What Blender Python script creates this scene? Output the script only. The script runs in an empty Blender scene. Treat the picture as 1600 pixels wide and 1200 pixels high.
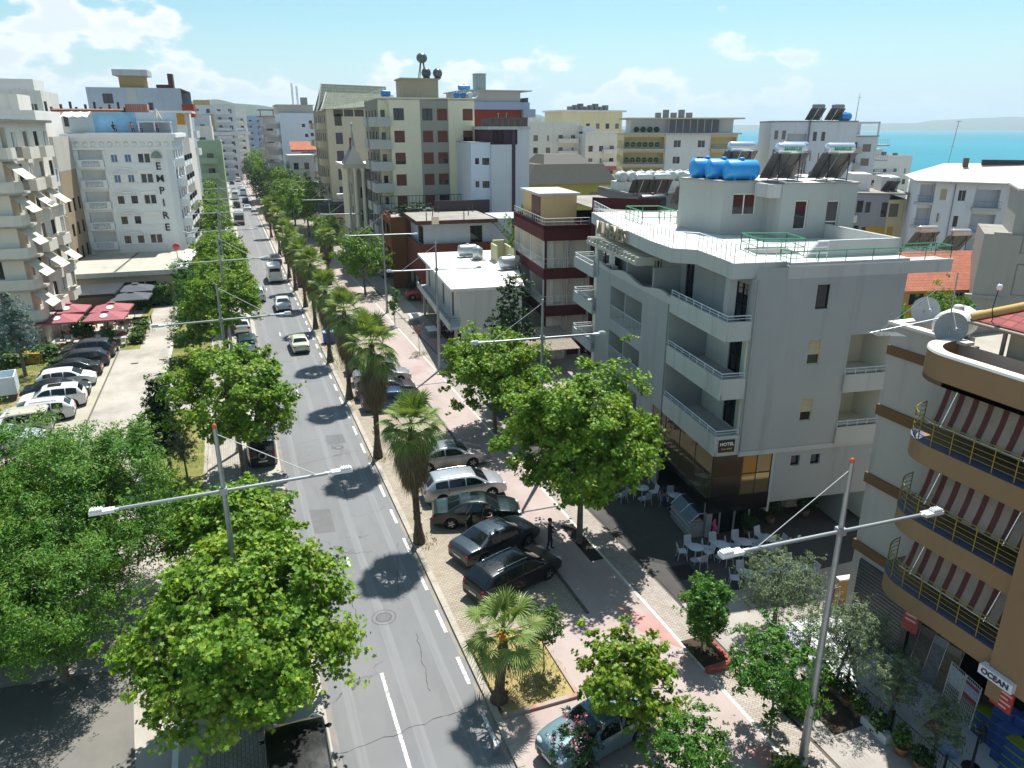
import bpy, math, random
from mathutils import Vector, Matrix, noise
R_ = math.radians
scene = bpy.context.scene
COL = scene.collection
rnd = random.Random(11)

# ---------------------------------------------------------------- materials
def lin(h):
    if isinstance(h, (tuple, list)): return tuple(h)
    h = h.lstrip('#')
    o = []
    for i in (0, 2, 4):
        c = int(h[i:i+2], 16) / 255
        o.append(c / 12.92 if c <= .04045 else ((c + .055) / 1.055) ** 2.4)
    return tuple(o)
MATS = {}
def newmat(name):
    m = bpy.data.materials.new(name); m.use_nodes = True
    nt = m.node_tree; b = nt.nodes['Principled BSDF']
    return m, nt, b
def setin(b, **k):
    for n, v in k.items():
        b.inputs[n.replace('_', ' ')].default_value = v
def mixrgb(nt, a, b, fac, mode='MIX'):
    n = nt.nodes.new('ShaderNodeMix'); n.data_type = 'RGBA'; n.blend_type = mode
    for s, v in ((n.inputs[6], a), (n.inputs[7], b)):
        if hasattr(v, 'is_output'): nt.links.new(v, s)
        else: s.default_value = (*v, 1)
    if hasattr(fac, 'is_output'): nt.links.new(fac, n.inputs[0])
    else: n.inputs[0].default_value = fac
    return n.outputs[2]
def coords(nt, scale=(1, 1, 1), kind='Object'):
    tc = nt.nodes.new('ShaderNodeTexCoord'); mp = nt.nodes.new('ShaderNodeMapping')
    mp.inputs['Scale'].default_value = scale
    nt.links.new(tc.outputs[kind], mp.inputs['Vector']); return mp.outputs[0]
def noise_n(nt, vec, scale, detail=4, rough=.6):
    n = nt.nodes.new('ShaderNodeTexNoise'); n.inputs['Scale'].default_value = scale
    n.inputs['Detail'].default_value = detail; n.inputs['Roughness'].default_value = rough
    nt.links.new(vec, n.inputs['Vector']); return n.outputs[0]
def ramp(nt, fac, pos, cols):
    r = nt.nodes.new('ShaderNodeValToRGB'); e = r.color_ramp.elements
    while len(e) < len(pos): e.new(.5)
    for i, (p, c) in enumerate(zip(pos, cols)):
        e[i].position = p
        e[i].color = (*c, 1) if isinstance(c, tuple) else (c, c, c, 1)
    nt.links.new(fac, r.inputs[0]); return r.outputs[0]
def bump_n(nt, h, b, strength=.2, dist=.02):
    n = nt.nodes.new('ShaderNodeBump'); n.inputs['Strength'].default_value = strength
    n.inputs['Distance'].default_value = dist
    nt.links.new(h, n.inputs['Height']); nt.links.new(n.outputs[0], b.inputs['Normal'])
def sc(c, k): return tuple(min(1, x * k) for x in c)

def plain(col, rough=.6, metal=0., spec=.5, var=.0, scale=4):
    key = ('p', col, rough, metal, spec, var, scale)
    if key in MATS: return MATS[key]
    m, nt, b = newmat('plain'); c = lin(col)
    setin(b, Base_Color=(*c, 1), Roughness=rough, Metallic=metal)
    b.inputs['Specular IOR Level'].default_value = spec
    if var:
        f = noise_n(nt, coords(nt), scale, 5)
        nt.links.new(mixrgb(nt, sc(c, 1 - var), sc(c, 1 + var), ramp(nt, f, (.3, .7), (0., 1.))), b.inputs['Base Color'])
    MATS[key] = m; return m
def plaster(col, var=.1, stain=.25, scol='#6a6256', rough=.9, streak=3.5):
    """Painted render with soft blotches and vertical rain streaks."""
    key = ('w', col, var, stain, scol, streak)
    if key in MATS: return MATS[key]
    m, nt, b = newmat('plaster'); c = lin(col)
    v = coords(nt)
    f1 = noise_n(nt, v, .35, 6, .6)
    base = mixrgb(nt, sc(c, 1 - var), sc(c, 1 + var * .6), ramp(nt, f1, (.3, .7), (0., 1.)))
    f2 = noise_n(nt, coords(nt, (streak, streak, .25)), .35, 5, .65)
    st = mixrgb(nt, base, lin(scol), ramp(nt, f2, (.53, .78), (0., stain)))
    f3 = noise_n(nt, v, 9, 4, .6)
    out = mixrgb(nt, st, sc(c, .8), ramp(nt, f3, (.5, .9), (0., .25)))
    nt.links.new(out, b.inputs['Base Color'])
    setin(b, Roughness=rough); b.inputs['Specular IOR Level'].default_value = .25
    bump_n(nt, noise_n(nt, v, 40, 3), b, .12, .01)
    MATS[key] = m; return m
def ground_mat(name, cols, scale=.3, bumps=30, rough=.92, crack=0., spots=None):
    key = ('g', name)
    if key in MATS: return MATS[key]
    m, nt, b = newmat(name)
    v = coords(nt)
    f = noise_n(nt, v, scale, 8, .65)
    cs = [lin(c) for c in cols]
    pos = [.3 + .4 * i / (len(cs) - 1) for i in range(len(cs))]
    base = ramp(nt, f, pos, cs)
    g = noise_n(nt, v, bumps, 5, .7)
    base = mixrgb(nt, base, (.9, .9, .9), ramp(nt, g, (.35, .75), (0., .14)), 'MULTIPLY')
    base = mixrgb(nt, base, (.55, .54, .52), ramp(nt, noise_n(nt, coords(nt, (1.6, .22, 1)), .55, 6, .7), (.5, .78), (0., .42)), 'MULTIPLY')
    if crack:
        vo = nt.nodes.new('ShaderNodeTexVoronoi'); vo.feature = 'DISTANCE_TO_EDGE'
        vo.inputs['Scale'].default_value = crack
        w = nt.nodes.new('ShaderNodeVectorMath'); w.operation = 'ADD'
        nn = nt.nodes.new('ShaderNodeTexNoise'); nn.inputs['Scale'].default_value = 1.3; nn.inputs['Detail'].default_value = 6
        nt.links.new(v, nn.inputs['Vector'])
        sv = nt.nodes.new('ShaderNodeVectorMath'); sv.operation = 'SCALE'; sv.inputs['Scale'].default_value = 1.6
        nt.links.new(nn.outputs['Color'], sv.inputs[0])
        nt.links.new(v, w.inputs[0]); nt.links.new(sv.outputs[0], w.inputs[1])
        nt.links.new(w.outputs[0], vo.inputs['Vector'])
        cr = ramp(nt, vo.outputs['Distance'], (.0, .012), (1., 0.))
        mk = ramp(nt, noise_n(nt, v, .25, 3), (.52, .62), (0., .75))
        mm = nt.nodes.new('ShaderNodeMath'); mm.operation = 'MULTIPLY'
        nt.links.new(cr, mm.inputs[0]); nt.links.new(mk, mm.inputs[1])
        base = mixrgb(nt, base, (.035, .034, .032), mm.outputs[0])
    if spots:
        base = mixrgb(nt, base, lin(spots), ramp(nt, noise_n(nt, v, .21, 5, .55), (.57, .66), (0., .8)))
    nt.links.new(base, b.inputs['Base Color'])
    setin(b, Roughness=rough); b.inputs['Specular IOR Level'].default_value = .3
    bump_n(nt, g, b, .25, .01)
    MATS[key] = m; return m
def paver_mat(name, c1, c2, mortar, size=.22, rot=0):
    key = ('pv', name)
    if key in MATS: return MATS[key]
    m, nt, b = newmat(name)
    v = coords(nt, (1 / size, 1 / size, 1))
    v.node.inputs['Rotation'].default_value = (0, 0, rot)
    br = nt.nodes.new('ShaderNodeTexBrick')
    br.inputs['Scale'].default_value = 1; br.inputs['Brick Width'].default_value = 1; br.inputs['Row Height'].default_value = .55
    br.inputs['Mortar Size'].default_value = .045
    br.inputs['Color1'].default_value = (*lin(c1), 1); br.inputs['Color2'].default_value = (*lin(c2), 1)
    br.inputs['Mortar'].default_value = (*lin(mortar), 1)
    nt.links.new(v, br.inputs['Vector'])
    o = mixrgb(nt, br.outputs['Color'], (.62, .6, .56), ramp(nt, noise_n(nt, coords(nt), .5, 7, .65), (.42, .72), (0., .6)), 'MULTIPLY')
    o = mixrgb(nt, o, lin('#8a7448'), ramp(nt, noise_n(nt, coords(nt), .9, 6, .7), (.58, .72), (0., .45)))
    nt.links.new(o, b.inputs['Base Color']); setin(b, Roughness=.9)
    bump_n(nt, br.outputs['Fac'], b, -.3, .01)
    MATS[key] = m; return m
def stripes_mat(name, ca, cb, period, axis=1, frac=.5, rough=.85):
    key = ('st', name)
    if key in MATS: return MATS[key]
    m, nt, b = newmat(name)
    tc = nt.nodes.new('ShaderNodeTexCoord'); sx = nt.nodes.new('ShaderNodeSeparateXYZ')
    nt.links.new(tc.outputs['Object'], sx.inputs[0])
    d = nt.nodes.new('ShaderNodeMath'); d.operation = 'DIVIDE'; d.inputs[1].default_value = period
    nt.links.new(sx.outputs[axis], d.inputs[0])
    f = nt.nodes.new('ShaderNodeMath'); f.operation = 'FRACT'; nt.links.new(d.outputs[0], f.inputs[0])
    l = nt.nodes.new('ShaderNodeMath'); l.operation = 'LESS_THAN'; l.inputs[1].default_value = frac
    nt.links.new(f.outputs[0], l.inputs[0])
    o = mixrgb(nt, lin(ca), lin(cb), l.outputs[0])
    o = mixrgb(nt, o, (.6, .58, .55), ramp(nt, noise_n(nt, coords(nt), 2.2, 6, .6), (.4, .75), (0., .55)), 'MULTIPLY')
    nt.links.new(o, b.inputs['Base Color']); setin(b, Roughness=rough)
    MATS[key] = m; return m
def tile_mat(name, ca, cb, axis=1):
    key = ('tl', name)
    if key in MATS: return MATS[key]
    m, nt, b = newmat(name)
    br = nt.nodes.new('ShaderNodeTexBrick')
    br.inputs['Scale'].default_value = 1; br.inputs['Brick Width'].default_value = .3; br.inputs['Row Height'].default_value = .38
    br.inputs['Mortar Size'].default_value = .025; br.offset = 0
    br.inputs['Color1'].default_value = (*lin(ca), 1); br.inputs['Color2'].default_value = (*lin(cb), 1)
    br.inputs['Mortar'].default_value = (*sc(lin(ca), .35), 1)
    nt.links.new(coords(nt), br.inputs['Vector'])
    o = mixrgb(nt, br.outputs['Color'], (.55, .5, .48), ramp(nt, noise_n(nt, coords(nt), .8, 6, .7), (.4, .75), (0., .6)), 'MULTIPLY')
    nt.links.new(o, b.inputs['Base Color']); setin(b, Roughness=.8)
    bump_n(nt, br.outputs['Fac'], b, -.6, .03)
    MATS[key] = m; return m
def leaf_mat(name, dark, light, tip, trans=.35, rough=.55):
    key = ('lf', name)
    if key in MATS: return MATS[key]
    m, nt, b = newmat(name)
    g = nt.nodes.new('ShaderNodeNewGeometry')
    r = ramp(nt, g.outputs['Random Per Island'], (0., .55, .88, 1.), (lin(dark), lin(light), lin(light), lin(tip)))
    f = noise_n(nt, coords(nt), .8, 2)
    o = mixrgb(nt, r, lin(tip), ramp(nt, f, (.5, .75), (0., .5)))
    nt.links.new(o, b.inputs['Base Color']); setin(b, Roughness=rough)
    b.inputs['Specular IOR Level'].default_value = .35
    t = nt.nodes.new('ShaderNodeBsdfTranslucent')
    nt.links.new(mixrgb(nt, o, (1., .95, .35), 1., 'MULTIPLY'), t.inputs['Color'])
    mx = nt.nodes.new('ShaderNodeMixShader'); mx.inputs[0].default_value = trans
    nt.links.new(b.outputs[0], mx.inputs[1]); nt.links.new(t.outputs[0], mx.inputs[2])
    nt.links.new(mx.outputs[0], nt.nodes['Material Output'].inputs['Surface'])
    MATS[key] = m; return m
def paint(col, rough=.25, metal=.0):
    key = ('pt', col, rough, metal)
    if key in MATS: return MATS[key]
    m, nt, b = newmat('car_paint'); c = lin(col)
    f = noise_n(nt, coords(nt), 3, 6, .7)
    nt.links.new(mixrgb(nt, c, sc(c, .8), ramp(nt, f, (.4, .8), (0., 1.))), b.inputs['Base Color'])
    setin(b, Metallic=metal)
    nt.links.new(ramp(nt, f, (.3, .8), (rough, rough + .2)), b.inputs['Roughness'])
    b.inputs['Coat Weight'].default_value = .6; b.inputs['Coat Roughness'].default_value = .08
    MATS[key] = m; return m
GLASS = plain('#1a2226', .06, 0, .6)
GLASS2 = plain('#2c3a44', .1, 0, .6)
GLASSB = plain('#3f6f9c', .1, 0, .6)  # blue pane tint stands in for the reflected sky
CARGLASS = plain('#10171a', .05, 0, .7)
WHITE = plain('#dcdad4', .6, var=.06)
DARKMETAL = plain('#26282a', .5, .4)
GALV = plain('#9a9ea0', .45, .6, var=.12)
STEEL = plain('#c9cdd0', .25, .9, var=.08)
RUBBER = plain('#141414', .85)
BLACK = plain('#0d0d0e', .5)

# ---------------------------------------------------------------- mesh builder
class MB:
    def __init__(s): s.v = []; s.f = []; s.m = []; s.s = []; s.c = []
    def add(s, vs, fs, mi=0, smooth=False):
        b = len(s.v); s.c.append((b, len(s.f))); s.v.extend(tuple(map(float, p)) for p in vs)
        for f in fs: s.f.append([i + b for i in f]); s.m.append(mi); s.s.append(smooth)
        return s
    def quad(s, a, b, c, d, mi=0): return s.add([a, b, c, d], [(0, 1, 2, 3)], mi)
    def box(s, x0, x1, y0, y1, z0, z1, mi=0, rot=0., at=(0, 0, 0)):
        vs = [(x, y, z) for z in (z0, z1) for x, y in ((x0, y0), (x1, y0), (x1, y1), (x0, y1))]
        if rot or at != (0, 0, 0):
            c, n = math.cos(rot), math.sin(rot)
            vs = [(c * x - n * y + at[0], n * x + c * y + at[1], z + at[2]) for x, y, z in vs]
        return s.add(vs, [(3, 2, 1, 0), (4, 5, 6, 7), (0, 1, 5, 4), (1, 2, 6, 5), (2, 3, 7, 6), (3, 0, 4, 7)], mi)
    def prism(s, poly, z0, z1, mi=0, top=None, bottom=True):
        n = len(poly)
        vs = [(x, y, z0) for x, y in poly] + [(x, y, z1) for x, y in poly]
        s.add(vs, [(i, (i + 1) % n, (i + 1) % n + n, i + n) for i in range(n)], mi)
        s.add([(x, y, z1) for x, y in poly], [tuple(range(n))], mi if top is None else top)
        if bottom: s.add([(x, y, z0) for x, y in poly], [tuple(reversed(range(n)))], mi)
        return s
    def tube(s, pts, rad, n=6, mi=0, smooth=True, caps=True):
        pts = [Vector(p) for p in pts]
        if not hasattr(rad, '__len__'): rad = [rad] * len(pts)
        vs = []; fs = []; up = None
        for i, p in enumerate(pts):
            d = (pts[min(i + 1, len(pts) - 1)] - pts[max(i - 1, 0)])
            if d.length < 1e-9: d = Vector((0, 0, 1))
            d.normalize()
            if up is None: up = d.orthogonal().normalized()
            else:
                up = up - d * up.dot(d)
                up = up.normalized() if up.length > 1e-6 else d.orthogonal().normalized()
            q = d.cross(up)
            for k in range(n):
                a = 2 * math.pi * (k + .5) / n
                vs.append(p + (up * math.cos(a) + q * math.sin(a)) * rad[i])
        for i in range(len(pts) - 1):
            for k in range(n):
                fs.append((i * n + k, i * n + (k + 1) % n, (i + 1) * n + (k + 1) % n, (i + 1) * n + k))
        s.add(vs, fs, mi, smooth)
        if caps:
            s.add(vs[:n], [tuple(reversed(range(n)))], mi); s.add(vs[-n:], [tuple(range(n))], mi)
        return s
    def lathe(s, prof, n=16, at=(0, 0, 0), mi=0, smooth=True, axis='z'):
        vs = []; fs = []
        for r, z in prof:
            for k in range(n):
                a = 2 * math.pi * k / n
                p = (r * math.cos(a), r * math.sin(a), z)
                if axis == 'y': p = (p[0], p[2], -p[1])
                if axis == 'x': p = (p[2], p[0], p[1])
                vs.append((p[0] + at[0], p[1] + at[1], p[2] + at[2]))
        for i in range(len(prof) - 1):
            for k in range(n):
                fs.append((i * n + k, i * n + (k + 1) % n, (i + 1) * n + (k + 1) % n, (i + 1) * n + k))
        return s.add(vs, fs, mi, smooth)
    def blob(s, at, rx, ry, rz, mi=0, n=10, m=6):
        prof = [(math.sin(math.pi * i / m), -math.cos(math.pi * i / m)) for i in range(m + 1)]
        b = MB().lathe(prof, n)
        return s.add([(x * rx + at[0], y * ry + at[1], z * rz + at[2]) for x, y, z in b.v], b.f, mi, True)
    def join(s, o, mat=None, mi=None):
        b = len(s.v); s.c.append((b, len(s.f)))
        s.v.extend(tuple(mat @ Vector(p)) if mat else p for p in o.v)
        for f, m, q in zip(o.f, o.m, o.s):
            s.f.append([i + b for i in f]); s.m.append(m if mi is None else mi); s.s.append(q)
        return s
    def pieces(s, gap=.03, most=40):
        """Split into clusters of chunks that touch, so that parts standing apart become objects of their own."""
        n = len(s.c)
        if n < 2 or n > 1500: return [s]
        ends = s.c[1:] + [(len(s.v), len(s.f))]; bb = []
        for (a, _), (b, _) in zip(s.c, ends):
            p = s.v[a:b]; bb.append((min(q[0] for q in p), min(q[1] for q in p), min(q[2] for q in p), max(q[0] for q in p), max(q[1] for q in p), max(q[2] for q in p)))
        par = list(range(n))
        def find(i):
            while par[i] != i: par[i] = par[par[i]]; i = par[i]
            return i
        for i in range(n):
            for j in range(i):
                a, b = bb[i], bb[j]
                if all(a[k] - gap <= b[k + 3] and b[k] - gap <= a[k + 3] for k in range(3)): par[find(i)] = find(j)
        gr = {}
        for i in range(n): gr.setdefault(find(i), []).append(i)
        if len(gr) == 1 or len(gr) > most: return [s]
        out = []
        for g in gr.values():
            m = MB()
            for i in g:
                (a, fa), (b, fb) = s.c[i], ends[i]; off = len(m.v) - a; m.c.append((len(m.v), len(m.f)))
                m.v += s.v[a:b]
                for f in range(fa, fb): m.f.append([q + off for q in s.f[f]]); m.m.append(s.m[f]); m.s.append(s.s[f])
            out.append(m)
        return out
    def mesh(s, name, mats):
        me = bpy.data.meshes.new(name); me.from_pydata(s.v, [], s.f)
        for m in (mats if isinstance(mats, (list, tuple)) else [mats]): me.materials.append(m)
        me.polygons.foreach_set('material_index', s.m); me.polygons.foreach_set('use_smooth', s.s)
        me.update(); return me
    def build(s, name, mats, parent=None, **k): return link(name, s.mesh(name, mats), parent, **k)
def link(name, me, parent=None, loc=(0, 0, 0), rz=0., scale=None, rot=None):
    o = bpy.data.objects.new(name, me); COL.objects.link(o)
    o.location = loc; o.rotation_euler = rot if rot else (0, 0, rz)
    if scale is not None: o.scale = scale if hasattr(scale, '__len__') else (scale,) * 3
    if parent: o.parent = parent
    return o
def tag(o, label=None, cat=None, group=None, kind=None):
    if label: o['label'] = label
    if cat: o['category'] = cat
    if group: o['group'] = group
    if kind: o['kind'] = kind
    return o
def thing(name, label, cat, loc=(0, 0, 0), rz=0., group=None, scale=None):
    o = bpy.data.objects.new(name, None); COL.objects.link(o)
    o.location = loc; o.rotation_euler = (0, 0, rz); o.empty_display_size = .3
    if scale is not None: o.scale = scale if hasattr(scale, '__len__') else (scale,) * 3
    return tag(o, label, cat, group)
def dup(root, loc, rz=0., label=None, group=None, scale=None, cat=None):
    """A copy of a thing with copies of its parts and sub-parts."""
    r = root.copy(); COL.objects.link(r); r.location = loc; r.rotation_euler = (0, 0, rz)
    if scale is not None: r.scale = scale if hasattr(scale, '__len__') else (scale,) * 3
    if label: r['label'] = label
    if group: r['group'] = group
    if cat: r['category'] = cat
    for ch in list(root.children):
        c = ch.copy(); COL.objects.link(c); c.parent = r
        for g in list(ch.children):
            d = g.copy(); COL.objects.link(d); d.parent = c
    return r
def struct(name, mb, mats, kind='structure', **k):
    return tag(mb.build(name, mats, **k), kind=kind)
ORD = ['first', 'second', 'third', 'fourth', 'fifth', 'sixth', 'seventh', 'eighth', 'ninth', 'tenth', 'eleventh', 'twelfth', 'thirteenth', 'fourteenth', 'fifteenth', 'sixteenth', 'seventeenth', 'eighteenth', 'nineteenth', 'twentieth']

# ---------------------------------------------------------------- facades
def facade(mb, A, B, z0, z1, ops=(), mi=0, rmi=None, bmi=None):
    """Vertical wall from A to B (outside on the right-hand side) with true openings.
    ops: (s0, s1, za, zb, depth, has_back)"""
    A = Vector((*A, 0)); B = Vector((*B, 0)); L = (B - A).length; u = (B - A) / L
    n = Vector((u.y, -u.x, 0)); rmi = mi if rmi is None else rmi; bmi = mi if bmi is None else bmi
    r4 = lambda v: round(v, 4)
    ss = sorted({0., r4(L), *[r4(o[0]) for o in ops], *[r4(o[1]) for o in ops]})
    zs = sorted({r4(z0), r4(z1), *[r4(o[2]) for o in ops], *[r4(o[3]) for o in ops]})
    ss = [s for s in ss if 0 <= s <= r4(L)]; zs = [z for z in zs if r4(z0) <= z <= r4(z1)]
    P = lambda s, z, d=0: tuple(A + u * s - n * d + Vector((0, 0, z)))
    for j in range(len(zs) - 1):
        zm = (zs[j] + zs[j + 1]) / 2; run = None
        for i in range(len(ss) - 1):
            sm = (ss[i] + ss[i + 1]) / 2
            hole = any(o[0] < sm < o[1] and o[2] < zm < o[3] for o in ops)
            if not hole and run is None: run = ss[i]
            if hole and run is not None:
                mb.quad(P(run, zs[j]), P(ss[i], zs[j]), P(ss[i], zs[j+1]), P(run, zs[j+1]), mi); run = None
        if run is not None:
            mb.quad(P(run, zs[j]), P(ss[-1], zs[j]), P(ss[-1], zs[j+1]), P(run, zs[j+1]), mi)
    for o in ops:
        s0, s1, a, b, d = o[:5]
        mb.quad(P(s0, a), P(s1, a), P(s1, a, d), P(s0, a, d), rmi)
        mb.quad(P(s0, b, d), P(s1, b, d), P(s1, b), P(s0, b), rmi)
        mb.quad(P(s0, a), P(s0, a, d), P(s0, b, d), P(s0, b), rmi)
        mb.quad(P(s1, a, d), P(s1, a), P(s1, b), P(s1, b, d), rmi)
        if len(o) > 5 and o[5]: mb.quad(P(s0, a, d), P(s1, a, d), P(s1, b, d), P(s0, b, d), bmi)
    return mb
WCACHE = {}
def win_mesh(style, w, h):
    key = (style, round(w, 2), round(h, 2))
    if key in WCACHE: return WCACHE[key]
    st = style.split(':')[0]
    fr = {'dark': DARKMETAL, 'white': WHITE, 'shut': plain('#7d7468', .7), 'maroon': plain('#6e3a30', .7, var=.12),
          'maroonhalf': plain('#6e3a30', .7, var=.12), 'blue': WHITE, 'door': WHITE, 'cream': plain('#b5ac90', .75, var=.08),
          'creamhalf': plain('#b5ac90', .75, var=.08), 'purple': plain('#5d5461', .7, var=.1), 'curtain': WHITE, 'darkdoor': DARKMETAL}[st]
    f = MB(); g = MB(); t = .05
    f.box(0, w, -.03, .05, 0, t); f.box(0, w, -.03, .05, h - t, h)
    f.box(0, t, -.03, .05, t, h - t); f.box(w - t, w, -.03, .05, t, h - t)
    if w > .75 and st not in ('maroon',): f.box(w / 2 - .03, w / 2 + .03, -.028, .05, t, h - t)
    if st in ('door', 'darkdoor'): f.box(t, w - t, -.027, .05, h * .42, h * .42 + .06)
    sh = 0
    if st in ('maroon', 'shut', 'cream', 'purple'): sh = h - 2 * t
    if st in ('maroonhalf', 'creamhalf'): sh = h * .55
    if sh:
        k = max(3, int(sh / .09))
        for i in range(k):
            z = h - t - sh + i * sh / k
            f.quad((t, -.012, z), (w - t, -.012, z), (w - t, -.03, z + sh / k * .85), (t, -.03, z + sh / k * .85))
            f.quad((t, -.03, z + sh / k * .85), (w - t, -.03, z + sh / k * .85), (w - t, -.012, z + sh / k), (t, -.012, z + sh / k))
    g.quad((t, .02, t), (w - t, .02, t), (w - t, .02, h - t), (t, .02, h - t))
    gm = GLASSB if st == 'blue' else (GLASS2 if st == 'curtain' else GLASS)
    if st == 'curtain':
        n = 8
        for i in range(n):
            for (a, b) in ((t, w * .3), (w * .7, w - t)):
                x0 = a + (b - a) * i / n; x1 = a + (b - a) * (i + 1) / n
                f.quad((x0, .015 - .008 * (i % 2), t), (x1, .015 - .008 * ((i + 1) % 2), t), (x1, .015 - .008 * ((i + 1) % 2), h - t), (x0, .015 - .008 * (i % 2), h - t))
    r = (f.mesh('window', [fr]), g.mesh('pane', [gm]))
    WCACHE[key] = r; return r
class Bld:
    def __init__(s, name, label, cat='building', loc=(0, 0, 0), rz=0., group=None, scale=None):
        s.root = thing(name, label, cat, loc, rz, group, scale); s.w = MB(); s.parts = {}
        s.nw = 0
    def part(s, key):
        if key not in s.parts: s.parts[key] = MB()
        return s.parts[key]
    def win(s, A, B, so, z, w, h, d=.12, style='dark', pane=True, name='window'):
        A = Vector((*A, 0)); B = Vector((*B, 0)); u = (B - A).normalized(); n = Vector((u.y, -u.x, 0))
        f, g = win_mesh(style, w, h)
        p = A + u * so - n * d + Vector((0, 0, z))
        s.nw += 1
        if s.nw > 98: return
        o = link(name, f, s.root, p, math.atan2(u.y, u.x))
        link('pane', g, o)
    def wall(s, A, B, z0, z1, wins=(), loggias=(), mi=0, d=.12, bmi=None, rmi=None):
        """wins: (s, z, w, h, style); loggias: (s0, s1, za, zb, depth)"""
        ops = [(a, a + w, z, z + h, d, False) for a, z, w, h, st in wins] + [(*l[:5], True) for l in loggias]
        facade(s.w, A, B, z0, z1, ops, mi, rmi, bmi)
        for a, z, w, h, st in wins: s.win(A, B, a, z, w, h, d, st, name='door' if 'door' in st else 'window')
    def done(s, wallmats, partmats):
        s.w.build('wall', wallmats, s.root)
        for k, mb in s.parts.items():
            if mb.v:
                for q in mb.pieces(): q.build(k, partmats.get(k, wallmats[:1]), s.root)
        return s.root
def rail(mb, pts, z, h=.9, step=1., r=.025, mids=(.5,), mi=0, close=False):
    pts = [Vector(p) for p in pts]
    if close: pts.append(pts[0])
    for a, b in zip(pts, pts[1:]):
        L = (b - a).length; n = max(1, round(L / step))
        for i in range(n + 1):
            p = a.lerp(b, i / n); mb.tube([(p.x, p.y, z), (p.x, p.y, z + h)], r, 4, mi, False)
        for k in (1., *mids):
            mb.tube([(a.x, a.y, z + h * k), (b.x, b.y, z + h * k)], r * (1.2 if k == 1 else .7), 4, mi, False)
def text_mesh(body, size, mat, depth=.02, align='CENTER', bold=0.):
    cu = bpy.data.curves.new('lettering', 'FONT'); cu.body = body; cu.size = size; cu.extrude = depth
    cu.align_x = align; cu.align_y = 'CENTER'; cu.offset = bold
    o = bpy.data.objects.new('lettering', cu); COL.objects.link(o)
    dg = bpy.context.evaluated_depsgraph_get(); dg.update()
    me = bpy.data.meshes.new_from_object(o.evaluated_get(dg)); bpy.data.objects.remove(o)
    me.materials.clear(); me.materials.append(mat); me.name = 'lettering'; return me
def cyl_tank(mb, at, r, L, axis='x', mi=0, n=14):
    e = r * .18
    prof = [(0, -L / 2 - e), (r * .6, -L / 2 - e * .7), (r * .95, -L / 2), (r, -L / 2 + e)] + [(r, L / 2 - e), (r * .95, L / 2), (r * .6, L / 2 + e * .7), (0, L / 2 + e)]
    mb.lathe(prof, n, at, mi, True, axis)
# ---------------------------------------------------------------- camera, sky, sun
cam = bpy.data.cameras.new('camera'); cam.sensor_width = 36; cam.lens = 36 * 1150 / 1600
cam.clip_end = 60000; cam.clip_start = .1
camo = bpy.data.objects.new('camera', cam); COL.objects.link(camo)
camo.location = (0, 0, 20); camo.rotation_euler = (R_(90 - 19.18), 0, R_(-20.65)); scene.camera = camo
SUN_AZ, SUN_EL = 37.0, 64.8          # clockwise from +Y (along the avenue)
sd = Vector((math.sin(R_(SUN_AZ)) * math.cos(R_(SUN_EL)), math.cos(R_(SUN_AZ)) * math.cos(R_(SUN_EL)), math.sin(R_(SUN_EL))))
sl = bpy.data.lights.new('sun', 'SUN'); sl.energy = 4.8; sl.angle = R_(.5); sl.color = (1., .965, .91)
so = bpy.data.objects.new('sun', sl); COL.objects.link(so); so.location = (0, 0, 80)
so.rotation_euler = sd.to_track_quat('Z', 'Y').to_euler()
w = bpy.data.worlds.new('World'); scene.world = w; w.use_nodes = True
nt = w.node_tree; bg = nt.nodes['Background']
sky = nt.nodes.new('ShaderNodeTexSky'); sky.sky_type = 'NISHITA'; sky.sun_disc = False
sky.sun_elevation = R_(SUN_EL); sky.sun_rotation = R_(SUN_AZ); sky.air_density = 1.0; sky.dust_density = .6; sky.ozone_density = 1.6
tint = mixrgb(nt, sky.outputs[0], (.74, 1.03, .96), 1., 'MULTIPLY')
tc = nt.nodes.new('ShaderNodeTexCoord'); sep = nt.nodes.new('ShaderNodeSeparateXYZ')
nt.links.new(tc.outputs['Generated'], sep.inputs[0])
def mth(op, a, b=None, c=None):
    n = nt.nodes.new('ShaderNodeMath'); n.operation = op
    for i, v in enumerate((a, b, c)):
        if v is None: continue
        if hasattr(v, 'is_output'): nt.links.new(v, n.inputs[i])
        else: n.inputs[i].default_value = v
    return n.outputs[0]
def mrange(v, a, b, c, d, smooth=True):
    n = nt.nodes.new('ShaderNodeMapRange'); n.interpolation_type = 'SMOOTHSTEP' if smooth else 'LINEAR'
    nt.links.new(v, n.inputs[0])
    for i, q in enumerate((a, b, c, d)):
        if hasattr(q, 'is_output'): nt.links.new(q, n.inputs[1 + i])
        else: n.inputs[1 + i].default_value = q
    return n.outputs[0]
mp = nt.nodes.new('ShaderNodeMapping'); mp.inputs['Scale'].default_value = (1, 1, 1.9); mp.inputs['Location'].default_value = (.37, .1, .23)
nt.links.new(tc.outputs['Generated'], mp.inputs[0])
big = noise_n(nt, mp.outputs[0], 4.2, 3, .5)
puf = noise_n(nt, mp.outputs[0], 15, 7, .5)
shape = mth('ADD', mth('MULTIPLY', big, .45), mth('MULTIPLY', puf, .55))
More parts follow.
